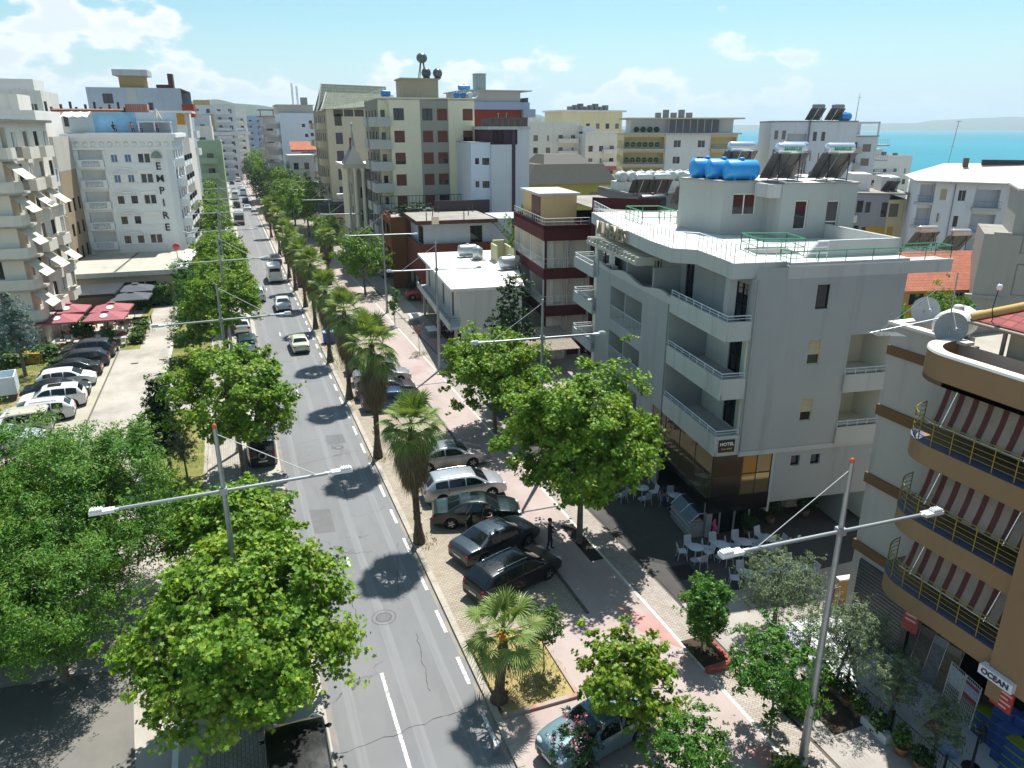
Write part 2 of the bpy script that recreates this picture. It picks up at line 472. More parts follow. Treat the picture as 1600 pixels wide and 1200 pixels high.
# cumulus bank: taller towards the avenue (west part of the view), low over the sea
azm = mth('SUBTRACT', mth('MULTIPLY', sep.outputs[0], .937), mth('MULTIPLY', sep.outputs[1], .35))
top = mrange(azm, -.5, .35, .225, .057)
thr = mrange(sep.outputs[2], mth('MULTIPLY', top, .1), top, .44, .60, False)
thr = mth('SUBTRACT', thr, mrange(sep.outputs[2], .26, .5, 0., .05))      # unseen broken cloud overhead, added to lift the fill in shade
cl = mrange(shape, thr, mth('ADD', thr, .05), 0., 1.)
veil = mrange(sep.outputs[2], .0, .135, .85, .0)      # thin veil near the horizon
cc = ramp(nt, mrange(shape, thr, mth('ADD', thr, .11), 0., 1.), (0., .5, 1.), ((6.6, 7.4, 7.8), (8.6, 8.7, 8.7), (6.9, 7.3, 7.5)))
skyv = mixrgb(nt, tint, (5.3, 6.35, 6.75), veil)
cl2 = mth('MULTIPLY', cl, mrange(azm, .1, .55, .95, .3))
nt.links.new(mixrgb(nt, skyv, cc, cl2), bg.inputs['Color'])
bg.inputs['Strength'].default_value = .078
scene.view_settings.view_transform = 'Standard'; scene.view_settings.look = 'None'
scene.view_settings.exposure = .78; scene.view_settings.gamma = 1; scene.view_settings.use_curve_mapping = False
scene.cycles.max_bounces = 6; scene.cycles.diffuse_bounces = 3; scene.cycles.glossy_bounces = 3
scene.cycles.transmission_bounces = 4; scene.cycles.transparent_max_bounces = 6; scene.cycles.volume_bounces = 0
scene.cycles.caustics_reflective = False; scene.cycles.caustics_refractive = False
scene.cycles.use_denoising = True
scene.cycles.sample_clamp_indirect = 6

# ---------------------------------------------------------------- ground, roads, paths, sea
def sheet(name, polys, z, mat, kind='structure'):
    mb = MB()
    for p in polys: mb.add([(x, y, z) for x, y in p], [tuple(range(len(p)))])
    return struct(name, mb, [mat], kind)
def rect(x0, x1, y0, y1): return [(x0, y0), (x1, y0), (x1, y1), (x0, y1)]
CONC = ground_mat('pale_concrete', ['#8c877e', '#a39d93', '#b0aaa0'], .25, 14, spots='#8b8478')
PINK = ground_mat('pink_concrete', ['#998b86', '#a3958f', '#a99c97'], .22, 16, spots='#9b827d')
ASPH = ground_mat('asphalt', ['#6f7072', '#757677', '#7a7b7b'], .12, 60, crack=.14)
PAVE = paver_mat('beige_pavers', '#a3998a', '#948a7b', '#6b6252', .22)
BRICKS = paver_mat('pale_brick_pavers', '#a8a098', '#988f87', '#746c60', .2, R_(45))
WALKP = paver_mat('walk_pavers', '#a8a399', '#9c968b', '#6f685c', .24, R_(90))
DIRT = ground_mat('dry_earth', ['#7d6c50', '#8f7d5e', '#6d6a45'], .35, 10)
GRASSG = ground_mat('thin_grass', ['#55602e', '#6d7038', '#8f8455'], .6, 25)
SHADEPAVE = ground_mat('shade_toned_paving', ['#66645f', '#75726c', '#827e76'], .2, 40, crack=.2)  # pale paving toned down, part of the dense tree shade is in its colour
URBAN = ground_mat('town_ground', ['#7c766b', '#8a8478', '#6c6a5c'], .05, 6)
sheet('ground', [[(-4000, -60), (252, -60), (252, 260), (300, 700), (700, 2600), (1500, 7500), (-4000, 7500)]], -.03, URBAN)
sheet('beach', [[(252, -60), (268, -60), (268, 260), (316, 700), (716, 2600), (1516, 7500), (1500, 7500), (700, 2600), (300, 700), (252, 260)]], -.12, plain('#b5a684', .95, var=.1, scale=.2))
sheet('road', [rect(1.2, 6.78, -20, 700)], 0., ASPH)
sheet('parking_strip', [rect(-.95, 1.2, -20, 56), rect(-.95, 1.2, 56, 400)], .0, ground_mat('strip_concrete', ['#9a968d', '#a8a49a', '#b0aca1'], .2, 14, crack=.1))
sheet('parking_bays', [rect(7.05, 12.5, 24, 112)], .1, PAVE)
sheet('lane_apron', [rect(7.05, 12.5, -20, 19.6)], .1, PINK)
sheet('promenade', [rect(12.62, 15.2, -20, 130), rect(7.05, 12.62, 112, 400), rect(10., 12.62, 19.6, 24)], .104, PINK)
sheet('promenade_edge_line', [rect(15.2, 15.34, -20, 130)], .108, plain('#c3bfb6', .8, var=.12, scale=1))
sheet('brick_walk', [rect(15.34, 16.6, -20, 130)], .104, BRICKS)
sheet('red_patch', [[(13.9, 24.4), (15.1, 22.6), (15.15, 20.6), (14.1, 22.2)], [(14.2, 15.6), (15.1, 15.3), (15.1, 13.9), (14.4, 14.2)], [(16.9, 66), (18, 65.5), (18, 69), (17, 69.5)]], .112, plain('#a9827b', .9, var=.12, scale=1.2))
sheet('terrace_paving', [rect(16.78, 19.2, -20, 23.2), rect(16.78, 19.2, 50, 130), rect(19.2, 46, 8, 23.2), rect(19.2, 46, 50, 60)], .06, ground_mat('terrace_concrete', ['#8f8a83', '#9d9790', '#a6a098'], .3, 18))
sheet('cafe_paving', [rect(16.78, 46, 23.2, 50)], .06, ground_mat('shade_toned_cafe_tiles', ['#403f3f', '#4a4847', '#52504e'], .3, 18))  # tile tone carries the hotel's shade, so darker than the terrace beside it
sheet('shop_floor', [rect(19.45, 22.7, 0, 20.4)], .1, ground_mat('shop_tiles', ['#b3b7bb', '#bcc0c3', '#c4c7c9'], .4, 5))
sheet('service_lane', [rect(-11.3, -3.05, 27.5, 66), rect(-11.3, -6.75, 66, 112), rect(-40, -3.05, -20, 20), [(-40, 20), (-3.05, 20), (-3.05, 27.5), (-40, 26)]], .0, CONC)
sheet('shaded_lot', [[(-30, 12), (-4.9, 20.8), (-5.6, 27.4), (-30, 30)]], .006, SHADEPAVE)
sheet('lane_line', [[(-3.86, 19), (-3.66, 19), (-3.72, 23), (-3.92, 23)], [(-6.72, 58), (-6.5, 58), (-6.5, 66.5), (-6.72, 66.5)]], .008, plain('#dad7cf', .8, var=.08, scale=2))
sheet('parking_lot', [rect(-16.2, -11.3, 50, 75)], .0, ground_mat('lot_concrete', ['#96917f', '#a49e8e', '#b0aa9b'], .25, 14, crack=.12))
sheet('lot_seam', [rect(-11.36, -11.22, 50, 77)], .009, plain('#5f584a', .9, var=.2))
sheet('dry_lawn', [rect(-30, -16.2, 50, 75), rect(-30, -11.3, 27.5, 50)], .0, DIRT)
sheet('lawn', [[(-26, 66), (-16.4, 66), (-16.4, 74.5), (-26, 75)], rect(-6.5, -3.2, 66.2, 112), rect(-6.4, -3.3, 40, 57), [(-11.2, 76), (-9.5, 76), (-9.5, 96), (-10.3, 96)]], .012, GRASSG)
sheet('tree_bed_earth', [rect(7.15, 9.95, 19.8, 23.9)], .13, ground_mat('straw_bed', ['#8d7b52', '#a08f63', '#77703f'], .8, 30))
sheet('terrace_cafe_paving', [rect(-20, -11.3, 76.2, 95)], .01, ground_mat('cafe_floor', ['#a8a18f', '#b8b09d', '#c2bba9'], .3, 12))
sheet('left_walk', [rect(-2.85, -.95, -20, 400)], .1, WALKP)
sheet('cross_paving', [rect(-6.4, -2.85, 57, 66.2)], .004, CONC)
# kerbs
K = MB()
random.seed(3)
for x0, x1 in ((6.79, 7.05),):
    y = -5.
    while y < 400:
        L = 1.02 if y < 120 else 14
        if not (15.5 < y < 19.4 and False): K.box(x0, x1, y + .012, y + L, -.02, .115 + random.uniform(-.006, .006))
        y += L
struct('road_kerb', K, [ground_mat('kerb_stone', ['#918b80', '#a39c90', '#ada699'], 1.2, 20)])
K = MB(); K.box(-.95, -.8, -20, 400, -.02, .112); K.box(-3.05, -2.85, -20, 400, -.02, .115)
struct('walk_kerb', K, [ground_mat('kerb_stone', [], 1)])
K = MB(); K.box(12.5, 12.62, 24, 112, 0, .17); K.box(16.6, 16.78, -20, 130, -.02, .03); K.box(12.5, 12.62, -20, 19.6, .0, .14)
struct('bay_kerb', K, [plain('#56524c', .9, var=.2, scale=2)])
K = MB(); K.box(-6.75, -6.5, 66.2, 112, 0, .14)
struct('path_kerb', K, [plain('#b9b5a8', .85, var=.12, scale=1.5)])
K = MB(); K.box(7.06, 10.1, 19.6, 19.78, .0, .22); K.box(9.97, 10.12, 19.8, 24, 0, .2); K.box(7.06, 9.96, 23.9, 24.05, 0, .2)
struct('bed_kerb', K, [ground_mat('worn_red_kerb', ['#9a938a', '#a49186', '#9d5e55'], .9, 12)])
# painted markings
mk = MB(); y = 15.4
while y < 300:
    L = 1.62 if y < 118 else 2.2
    mk.add([(6.42, y, .005), (6.57, y, .005), (6.57, y + L, .005), (6.42, y + L, .005)], [(0, 1, 2, 3)]); y += 3.22
y = 6.0
for (a, b) in ((14.6, 23.6), (31.4, 32.3), (57, 58.6), (76, 77.5), (100, 101.5)):
    mk.add([(3.41, a, .005), (3.54, a, .005), (3.54, b, .005), (3.41, b, .005)], [(0, 1, 2, 3)])
mk.add([(6.42, 126, .006), (6.57, 126, .006), (6.57, 175, .006), (6.42, 175, .006)], [(0, 1, 2, 3)])
m, n2, b2 = newmat('road_paint')
o = noise_n(n2, coords(n2), 7, 7, .7)
n2.links.new(mixrgb(n2, lin('#8b8b89'), lin('#dddcd6'), ramp(n2, o, (.4, .56), (0., 1.))), b2.inputs['Base Color']); setin(b2, Roughness=.8)
struct('road_markings', mk, [m])
# worn centre strip and patches on the asphalt
def ring(x, y, r0, r1, z, n=26):
    mb = MB(); vs = []
    for k in range(n):
        a = 2 * math.pi * k / n
        vs += [(x + r0 * math.cos(a), y + r0 * math.sin(a), z), (x + r1 * math.cos(a), y + r1 * math.sin(a), z)]
    return mb.add(vs, [(2 * k, 2 * k + 1, (2 * k + 3) % (2 * n), (2 * k + 2) % (2 * n)) for k in range(n)])
mh = ring(4.25, 27.0, .3, .345, .006); mh.join(ring(4.25, 27.0, .5, .53, .006))
struct('manhole_ring', mh, [plain('#4c4c4b', .8)])
tag(MB().prism([(4.25 + .3 * math.cos(a * .4), 27 + .3 * math.sin(a * .4)) for a in range(16)], .001, .007).build('manhole_cover', [plain('#5f6060', .7, .2, var=.15, scale=9)]),
    'round iron manhole cover set in the grey asphalt lane', 'manhole cover')
sk = MB()
sk.add([(3.95, 14, .004), (4.35, 14, .004), (4.2, 200, .004), (3.9, 200, .004)], [(0, 1, 2, 3)])
sk.add([(5.6, 14, .004), (5.95, 14, .004), (5.85, 200, .004), (5.55, 200, .004)], [(0, 1, 2, 3)])
sk.add([(1.9, 14, .004), (2.25, 14, .004), (2.2, 200, .004), (1.9, 200, .004)], [(0, 1, 2, 3)])
m, n2, b2 = newmat('tyre_track')
n2.links.new(mixrgb(n2, lin('#727374'), lin('#7b7c7d'), ramp(n2, noise_n(n2, coords(n2, (3, .08, 1)), 2, 6), (.35, .65), (0., 1.))), b2.inputs['Base Color']); setin(b2, Roughness=.85)
struct('tyre_tracks', sk, [m])
# cracks, patches and gutter dirt
random.seed(17); ck = MB()
for (x, y, dx, dy) in [(1.3, 20.2, 5, .5), (3.0, 25.2, .2, 4), (5.0, 22.0, .3, 3.4), (1.6, 33, 3.2, -.6), (4.4, 38, .1, 5), (2.2, 44, 3.8, .9), (3.0, 52, .3, 6), (1.5, 60, 4.5, .4), (5.2, 28.5, .9, 4.2)]:
    p = Vector((x, y, .0052)); n_ = 16; prev = None
    for k in range(n_ + 1):
        q = Vector((x + dx * k / n_ + random.uniform(-.07, .07), y + dy * k / n_ + random.uniform(-.07, .07), .0052))
        if prev is not None:
            t = (q - prev).normalized(); s_ = Vector((-t.y, t.x, 0)) * random.uniform(.004, .016)
            ck.add([prev - s_, q - s_, q + s_, prev + s_], [(0, 1, 2, 3)])
        prev = q
struct('road_cracks', ck, [plain('#3b3b3b', .95)])
sheet('road_patch', [[(2.1, 35.2), (3.3, 35.0), (3.35, 37.6), (2.15, 37.9)], [(4.4, 46.6), (5.9, 46.4), (5.9, 48.0), (4.45, 48.2)], [(1.4, 63), (2.6, 63), (2.6, 67.5), (1.4, 67.5)]], .0034, ground_mat('fresh_asphalt', ['#626364', '#686969', '#6e6f6f'], .5, 50))
m, n2, b2 = newmat('gutter_dirt')
n2.links.new(mixrgb(n2, lin('#767676'), lin('#8b8272'), ramp(n2, noise_n(n2, coords(n2, (1, .3, 1)), 2.2, 7, .7), (.45, .6), (0., 1.))), b2.inputs['Base Color']); setin(b2, Roughness=.95)
sheet('gutter', [rect(6.6, 6.785, -5, 300), rect(1.21, 1.42, -5, 300)], .0045, m)
# sea, far shore and hills
m, n2, b2 = newmat('sea_water')
v = coords(n2, (1, .35, 1))
n2.links.new(ramp(n2, noise_n(n2, coords(n2, (.0022, .0009, 1)), 1, 6, .6), (.3, .7), (lin('#0d6a7c'), lin('#187e8e'))), b2.inputs['Base Color'])
setin(b2, Roughness=.55); b2.inputs['Specular IOR Level'].default_value = .12
bump_n(n2, noise_n(n2, v, .3, 6, .65), b2, .35, 1.2)
sheet('sea', [[(262, -400), (14000, -400), (14000, 14000), (1508, 14000), (1508, 7500), (710, 2600), (310, 700), (262, 260)]], -.6, m)
def ridge(name, pts, depth, col, seed, trees=True):
    """A hill range: crest heights along a line of ground points, with real depth behind and in front."""
    mb = MB(); rows = 9; n = 90; vs = []
    for i in range(n + 1):
        t = i / n * (len(pts) - 1); k = min(int(t), len(pts) - 2); f = t - k
        x = pts[k][0] * (1 - f) + pts[k + 1][0] * f; y = pts[k][1] * (1 - f) + pts[k + 1][1] * f
        f2 = f * f * (3 - 2 * f); h = pts[k][2] * (1 - f2) + pts[k + 1][2] * f2
        d = Vector((x, y, 0)).normalized()
        for j in range(rows):
            q = j / (rows - 1) * 2 - 1
            hh = h * max(0, math.cos(q * math.pi / 2)) ** .8
            hh *= 1 + .22 * noise.noise(Vector((x / depth * 1.4 + seed, y / depth * 1.4, q * 1.5))) + .12 * noise.noise(Vector((x / depth * 5 + seed, y / depth * 5, q * 3)))
            vs.append((x + d.x * depth * q, y + d.y * depth * q, max(hh, 0) - .5))
    fs = [(i * rows + j, (i + 1) * rows + j, (i + 1) * rows + j + 1, i * rows + j + 1) for i in range(n) for j in range(rows - 1)]
    mb.add(vs, fs, 0, True)
    m, n3, b3 = newmat(name)
    n3.links.new(mixrgb(n3, lin(col), sc(lin(col), 1.7), ramp(n3, noise_n(n3, coords(n3), 14. / depth, 8, .75), (.4, .65), (0., 1.))), b3.inputs['Base Color'])
    setin(b3, Roughness=.95)
    struct(name, mb, [m])
ridge('near_hill', [(-1400, 2500, 30), (-900, 2500, 50), (-450, 2550, 64), (-150, 2600, 70), (-60, 2600, 98), (60, 2650, 88), (200, 2650, 78), (380, 2700, 70), (650, 2800, 14)], 420, '#22351a', 1.)
ridge('middle_hill', [(1250, 3300, 10), (1360, 3300, 78), (1430, 3300, 60), (1530, 3300, 90), (1600, 3300, 40), (1720, 3350, 12)], 260, '#2a3c22', 5.)
ridge('far_headland', [(2900, 7600, 15), (4200, 6900, 40), (5200, 6300, 55), (6000, 5700, 65), (6800, 5300, 105), (7500, 4700, 140), (8200, 3900, 130), (9000, 3000, 110)], 900, '#3b4a38', 9.)
# ---------------------------------------------------------------- vegetation
BARK = plain('#6f665a', .95, var=.3, scale=5)
BARKP = plain('#6f665b', .95, var=.4, scale=2.5)
PALMB = ground_mat('palm_bark', ['#3d342b', '#5c4f42', '#72655a'], 6, 30)
L_PLANE = leaf_mat('plane_leaf', '#4a7020', '#749c2c', '#b2be4a', .38)
L_PLANE2 = leaf_mat('plane_leaf_far', '#446a22', '#678f2e', '#96a846', .36)
L_ASH = leaf_mat('ash_leaf', '#315b17', '#4f8022', '#8ca640', .33)
L_MAPLE = leaf_mat('maple_leaf', '#4b701c', '#74972a', '#a9a63a', .34)
L_DARK = leaf_mat('dark_leaf', '#1c3414', '#2d4c1e', '#4a6a2a', .25)
L_CITRUS = leaf_mat('citrus_leaf', '#2f5c1c', '#4a7d28', '#7fa23e', .36)
L_OLIVE = leaf_mat('olive_leaf', '#4a5c42', '#6a7c5a', '#8f9c78', .25)
L_CEDAR = leaf_mat('cedar_needle', '#3d5552', '#56706a', '#6f877c', .15)
L_PALM = leaf_mat('palm_leaf', '#566f36', '#7c934c', '#aab47a', .34)
L_SKIRT = leaf_mat('dead_palm_leaf', '#5a4f3c', '#7d6f54', '#9d8f6c', .2)
L_SHRUB = leaf_mat('shrub_leaf', '#33501d', '#4c6d28', '#7d8f3a', .3)
L_FLOWER = leaf_mat('pink_flower', '#c25f86', '#d98aa6', '#eec2ce', .3)
L_RED = leaf_mat('red_leaf', '#6a3a30', '#87503f', '#9c6a4a', .3)
STAR = [(0, -.5), (.16, -.2), (.5, -.22), (.3, .02), (.42, .36), (.14, .26), (0, .56), (-.14, .26), (-.42, .36), (-.3, .02), (-.5, -.22), (-.16, -.2)]
KITE = [(0, -.5), (.26, -.05), (0, .5), (-.26, -.05)]
LANCE2 = [(0, -.5), (.17, -.02), (0, .5), (-.17, -.02)]
LANCE = [(0, -.5), (.11, 0), (0, .5), (-.11, 0)]
def leaf(mb, p, nrm, s, shape, rg, mi=0):
    t = nrm.orthogonal().normalized(); t.rotate(Matrix.Rotation(rg.uniform(0, 6.283), 3, nrm)); q = nrm.cross(t)
    bend = rg.uniform(-.3, .3) * s
    vs = [p + t * (x * s) + q * (y * s) + nrm * (bend * (abs(x) * 1.2 + y * y)) for x, y in shape]
    mb.add(vs, [tuple(range(len(shape)))], mi)
def crown_mb(seed, z0, z1, r, nclump, per, size, shape, csize=.55, gap=.28, cone=0., shell=.62, mi=0, mb=None, flat=.35):
    rg = random.Random(seed); mb = mb or MB(); cz = (z0 + z1) / 2; hz = (z1 - z0) / 2
    cent = []; k = 0; tries = 0
    while k < nclump and tries < nclump * 8:
        tries += 1
        d = Vector((rg.gauss(0, 1), rg.gauss(0, 1), rg.gauss(0, 1))).normalized()
        n1 = noise.noise(d * 1.6 + Vector((seed * 3.1, 0, 0))); n2 = noise.noise(d * 3.7 + Vector((0, seed * 2.3, 0)))
        if n2 < -gap and rg.random() < .8: continue
        f = (shell + (1 - shell) * rg.random()) if rg.random() < .8 else rg.uniform(.15, shell)
        f *= 1 + .34 * n1 + .16 * n2
        z = d.z * f
        w = (1 - cone * (z + 1) / 2) if cone else (1 if z > -.25 else 1.05)
        c = Vector((d.x * f * r * w, d.y * f * r * w, cz + z * hz)); cent.append(c); k += 1
        sprig = rg.random() < .1
        if sprig: c = c * 1.12 + Vector((0, 0, .1)); cs = csize * .5
        else: cs = csize * rg.uniform(.65, 1.25)
        out = Vector((d.x, d.y, d.z * .6 + .5)).normalized(); q = Vector()
        for i in range(per // 3 if sprig else per):
            if i % 12 == 0: q = Vector((rg.gauss(0, .42), rg.gauss(0, .42), rg.gauss(.05, .3))) * cs
            g = q + Vector((rg.gauss(0, .17), rg.gauss(0, .17), rg.gauss(0, .11))) * max(cs, .3)
            nn = (out * .8 + Vector((rg.gauss(0, .55), rg.gauss(0, .55), rg.gauss(0, .55) + flat))).normalized()
            leaf(mb, c + g, nn, size * rg.uniform(.7, 1.25), shape, rg, mi)
    return mb, cent
def trunk_mb(seed, z0, z1, r, tr, cent, nl=12, lean=.2):
    rg = random.Random(seed + 77); mb = MB()
    top = Vector((rg.uniform(-lean, lean), rg.uniform(-lean, lean), z0 + (z1 - z0) * .3))
    mb.tube([(0, 0, -.25), (0, 0, .05), (top.x * .3, top.y * .3, top.z * .5), top, top + Vector((rg.uniform(-.2, .2), rg.uniform(-.2, .2), (z1 - z0) * .35))],
            [tr * 1.5, tr * 1.15, tr * .9, tr * .72, tr * .25], 8)
    for c in rg.sample(cent, min(nl, len(cent))):
        s = Vector((top.x, top.y, top.z * rg.uniform(.72, 1.)));  m = s.lerp(c, .5) + Vector((rg.uniform(-.2, .2), rg.uniform(-.2, .2), rg.uniform(0, .3)))
        mb.tube([s, m, c], [tr * .42, tr * .26, tr * .06], 5, caps=False)
    return mb
TREES = {}
def tree(kind, name, label, x, y, z0, z1, r, seed=1, group=None, z=0., rz=None, cat='tree', key=None):
    """kind picks leaf shape/density; a mesh made once per key is shared by copies scaled to size."""
    K = dict(
        hero=dict(n=240, per=216, size=.17, shape=STAR, cs=.68, mat=L_PLANE, tr=.15, bark=BARKP),
        plane=dict(n=170, per=168, size=.185, shape=STAR, cs=.68, mat=L_PLANE, tr=.14, bark=BARKP),
        ash=dict(n=250, per=216, size=.175, shape=LANCE2, cs=.78, mat=L_ASH, tr=.2, bark=BARK),
        maple=dict(n=125, per=84, size=.15, shape=STAR, cs=.34, mat=L_MAPLE, tr=.07, bark=BARK),
        far=dict(n=140, per=72, size=.34, shape=KITE, cs=.95, mat=L_PLANE2, tr=.16, bark=BARK),
        dark=dict(n=300, per=24, size=.24, shape=KITE, cs=.5, mat=L_DARK, tr=.12, bark=BARK),
        citrus=dict(n=150, per=62, size=.165, shape=LANCE2, cs=.3, mat=L_CITRUS, tr=.045, bark=BARK),
        olive=dict(n=230, per=48, size=.15, shape=LANCE, cs=.36, mat=L_OLIVE, tr=.06, bark=BARK),
        topiary=dict(n=180, per=18, size=.11, shape=KITE, cs=.2, mat=L_SHRUB, tr=.03, bark=BARK),
        cedar=dict(n=230, per=24, size=.3, shape=LANCE, cs=.6, mat=L_CEDAR, tr=.14, bark=BARK),
        sapling=dict(n=26, per=12, size=.13, shape=KITE, cs=.2, mat=L_RED, tr=.025, bark=BARK),
        shrub=dict(n=110, per=20, size=.16, shape=KITE, cs=.28, mat=L_SHRUB, tr=.03, bark=BARK))[kind]
    if kind in ('olive', 'citrus') and r < .9: K['n'] = int(K['n'] * (r / 1.25) ** 2)
    key = key or (kind, round(z0, 2), round(z1, 2), round(r, 2), seed)
    if key not in TREES:
        mb, cent = crown_mb(seed, z0, z1, r, K['n'], K['per'], K['size'], K['shape'], K['cs'],
                            cone=.75 if kind == 'cedar' else (.45 if kind == 'dark' else 0.), gap=.45 if kind in ('topiary', 'shrub') else .24,
                            shell=.75 if kind == 'topiary' else .6)
        TREES[key] = (trunk_mb(seed, z0, z1, r, K['tr'], cent, 16 if kind in ('hero', 'plane', 'ash') else 9).mesh('trunk', [K['bark']]), mb.mesh('crown', [K['mat']]), z0, z1, r)
    t, c, a, b, rr = TREES[key]
    o = thing(name, label, cat, (x, y, z), rz if rz is not None else rnd.uniform(0, 6.28), group, (r / rr, r / rr, z1 / b))
    link('trunk', t, o); link('crown', c, o)
    return o
# --- the avenue's plane trees, left row
tree('hero', 'plane_tree', 'big yellow-green plane tree in front, beside the road with its trunk in the paved walk', -1.15, 22.2, 2.1, 7.0, 3.6, 4)
tree('plane', 'plane_tree', 'small plane tree half hidden behind the big front one at the road edge', -1.25, 30.6, 1.6, 5.6, 2.3, 8)
PK = ('plane', 'a')
tree('plane', 'plane_tree', 'full plane tree over the black off-roader parked on the left of the road', -.95, 43.6, 2.3, 8.2, 3.5, 2, key=PK)
G_L = 'plane trees along the left side of the avenue'
for i, (y, r, h) in enumerate([(71, 3.3, 7.6), (81, 3.2, 7.8), (97, 3.5, 7.8), (108, 2.8, 7.0)]):
    tree('plane', 'plane_tree', ['plane tree over the silver cars parked at the left kerb', 'second plane tree beyond the silver cars at the left kerb',
         'plane tree with lamp arms crossing it, level with the low flat-roofed restaurant', 'last close plane tree before the bus on the avenue'][i], -1.6, y, 2.2, h, r, 2, G_L, key=PK if i % 2 else ('plane', 'b'))
FK = [('far', 1), ('far', 2)]
for i, y in enumerate([132, 150, 168, 188, 208, 230, 255, 285, 320, 360]):
    tree('far', 'plane_tree', f'distant plane tree left of the avenue, {ORD[i]} past the last close one', -3.4 - (i % 3) * .8, y, 2, 8.6 + (i % 3) * .7, 4.2, 21 + i % 2, 'distant plane trees on the left of the avenue', key=FK[i % 2])
# --- right side
tree('hero', 'plane_tree', 'large dense plane tree in front of the grey hotel, trunk in the square pit', 14.74, 29.4, 2.9, 9.3, 3.55, 15)
tree('plane', 'plane_tree', 'broad plane tree behind the large one, left of the grey hotel', 15.5, 44.4, 2.2, 7.4, 3.6, 9)
tree('dark', 'leafy_tree', 'tall dark tree in front of the maroon balcony building', 19.0, 50.5, 1.4, 9.8, 2.5, 6)
tree('far', 'plane_tree', 'round plane tree left of the brown restaurant with the roof garden', 15., 92.5, 2.2, 7.8, 3.3, 21, key=FK[0])
tree('far', 'plane_tree', 'globe shaped plane tree at the foot of the beige block', 14.7, 126, 1.4, 7.2, 2.9, 22, key=FK[1])
tree('far', 'plane_tree', 'plane tree between the globe tree and the brown restaurant', 16.2, 106, 2., 7.0, 2.4, 22, key=FK[1])
for i, y in enumerate([150, 168, 186, 205, 226, 250, 275, 305, 340, 380]):
    tree('far', 'plane_tree', f'tall plane tree of the right hand avenue row, {ORD[i]} past the globe shaped tree', 14.2 - (i % 2), y, 2, 10.2 + (i % 3) * .7, 4.9, 21 + i % 2, 'distant plane trees on the right of the avenue', key=FK[i % 2])
for i, y in enumerate([172, 196, 222, 252, 288, 330]):
    tree('dark', 'leafy_tree', f'dusky tree leaning over the right kerb, {ORD[i]} past the last palm', 8.8, y, 1.5, 9.0, 2.9, 33, 'dusky trees at the right kerb', key=('dark', 'k'))
tree('far', 'leafy_tree', 'bright green tree in the gap between the maroon building and the grey-white tower', 31.5, 78, 1.5, 12, 2.9, 21, key=FK[0])
tree('far', 'leafy_tree', 'lower green tree in the shady yard left of the maroon building', 34.5, 72, 1., 8.4, 2.6, 22, key=FK[1])
tree('far', 'leafy_tree', 'green garden tree behind the hotel next to the orange tiled roof', 56.5, 45, 1.5, 7.4, 2.3, 22, key=FK[1])
tree('far', 'leafy_tree', 'spreading garden tree left of the vine behind the hotel', 52, 47, 1., 6.3, 2.6, 21, key=FK[0])
tree('citrus', 'leafy_tree', 'narrow columnar sapling on the pink promenade', 15.2, 75.7, 1., 4.6, .75, 3)
tree('sapling', 'leafy_tree', 'thin reddish sapling in a square grass patch', 15.1, 64.5, 1.7, 3., .55, 3)
tree('maple', 'maple_tree', 'yellow-green maple over the teal car at the bottom', 10.35, 17.0, 1.7, 4.6, 1.65, 5)
tree('citrus', 'leafy_tree', 'dark glossy tree at the bottom edge right of the teal car', 11.35, 14.6, .7, 3.1, 1.3, 12)
tree('citrus', 'leafy_tree', 'small leaning tree in the red edged pit on the brick walk', 15.7, 20.1, .9, 3.5, 1.0, 7)
tree('topiary', 'leafy_tree', 'clipped round lollipop tree on the straw bed beside the short palm', 9.4, 21.4, 1.4, 3.0, .72, 3)
tree('olive', 'olive_tree', 'larger grey-green olive tree before the white cafe tables', 19.3, 20.1, 1.1, 4.0, 1.7, 5)
tree('olive', 'olive_tree', 'grey-green olive tree at the railing beside the tall lamp post', 19.15, 16.6, 1.3, 4.0, 1.45, 9)
tree('citrus', 'leafy_tree', 'bright green tree with drooping twigs left of the lamp post base', 15.5, 15.7, 1.2, 4.4, 1.6, 21)
tree('olive', 'olive_tree', 'thin young olive tree on the blue-grey shop floor', 19.9, 14.7, .9, 3.2, .75, 13)
tree('olive', 'olive_tree', 'small pale young tree nearest the standing fan', 19.9, 12.9, .8, 2.6, .65, 17)
for i, (x, y, h, rr) in enumerate([(17.0, 16.3, .9, .5), (14.9, 14.0, .8, .5)]):
    tree('shrub', 'shrub', ['low shrub in the soil beside the tall lamp post', 'low shrub in the red edged bed at the bottom'][i], x, y, .02, h, rr, 4 + i, cat='shrub')
# --- left side
AK = ('ash', 'a')
for x, y, r, h, s, lb in [(-11.6, 27.6, 4.3, 8.6, 5, 'huge dark green ash tree at the lower left edge'), (-6.9, 32.4, 4.0, 8.0, 6, 'dark green ash tree left of the nearest lamp post'),
                          (-11.0, 36.6, 4.5, 7.8, 7, 'bushy ash tree below the row of white parked cars'), (-14.6, 32.0, 3.8, 7.4, 8, 'ash tree cut by the left picture edge'),
                          (-7.9, 27.4, 3.3, 6.8, 9, 'lower ash tree shading the paved lot')]:
    tree('ash', 'ash_tree', lb, x, y, 1.9, h, r, s if s in (5, 6) else 5, 'ash trees of the lower left corner', key=AK if s != 6 else ('ash', 'b'))
tree('dark', 'conifer_tree', 'narrow dark columnar tree at the end of the pale path', -5.2, 46.0, 1.1, 6.0, 1.05, 12)
tree('dark', 'conifer_tree', 'smaller dark tree with sparse crown left of the columnar one', -6.2, 43.6, 1.4, 4.2, .8, 14)
tree('citrus', 'leafy_tree', 'thin young tree poking up at the end of the concrete path', -7.3, 38.6, 1.2, 4.6, .95, 19)
tree('citrus', 'leafy_tree', 'straggly young tree between path and car park', -8.9, 39.3, 1.4, 5.2, .9, 23)
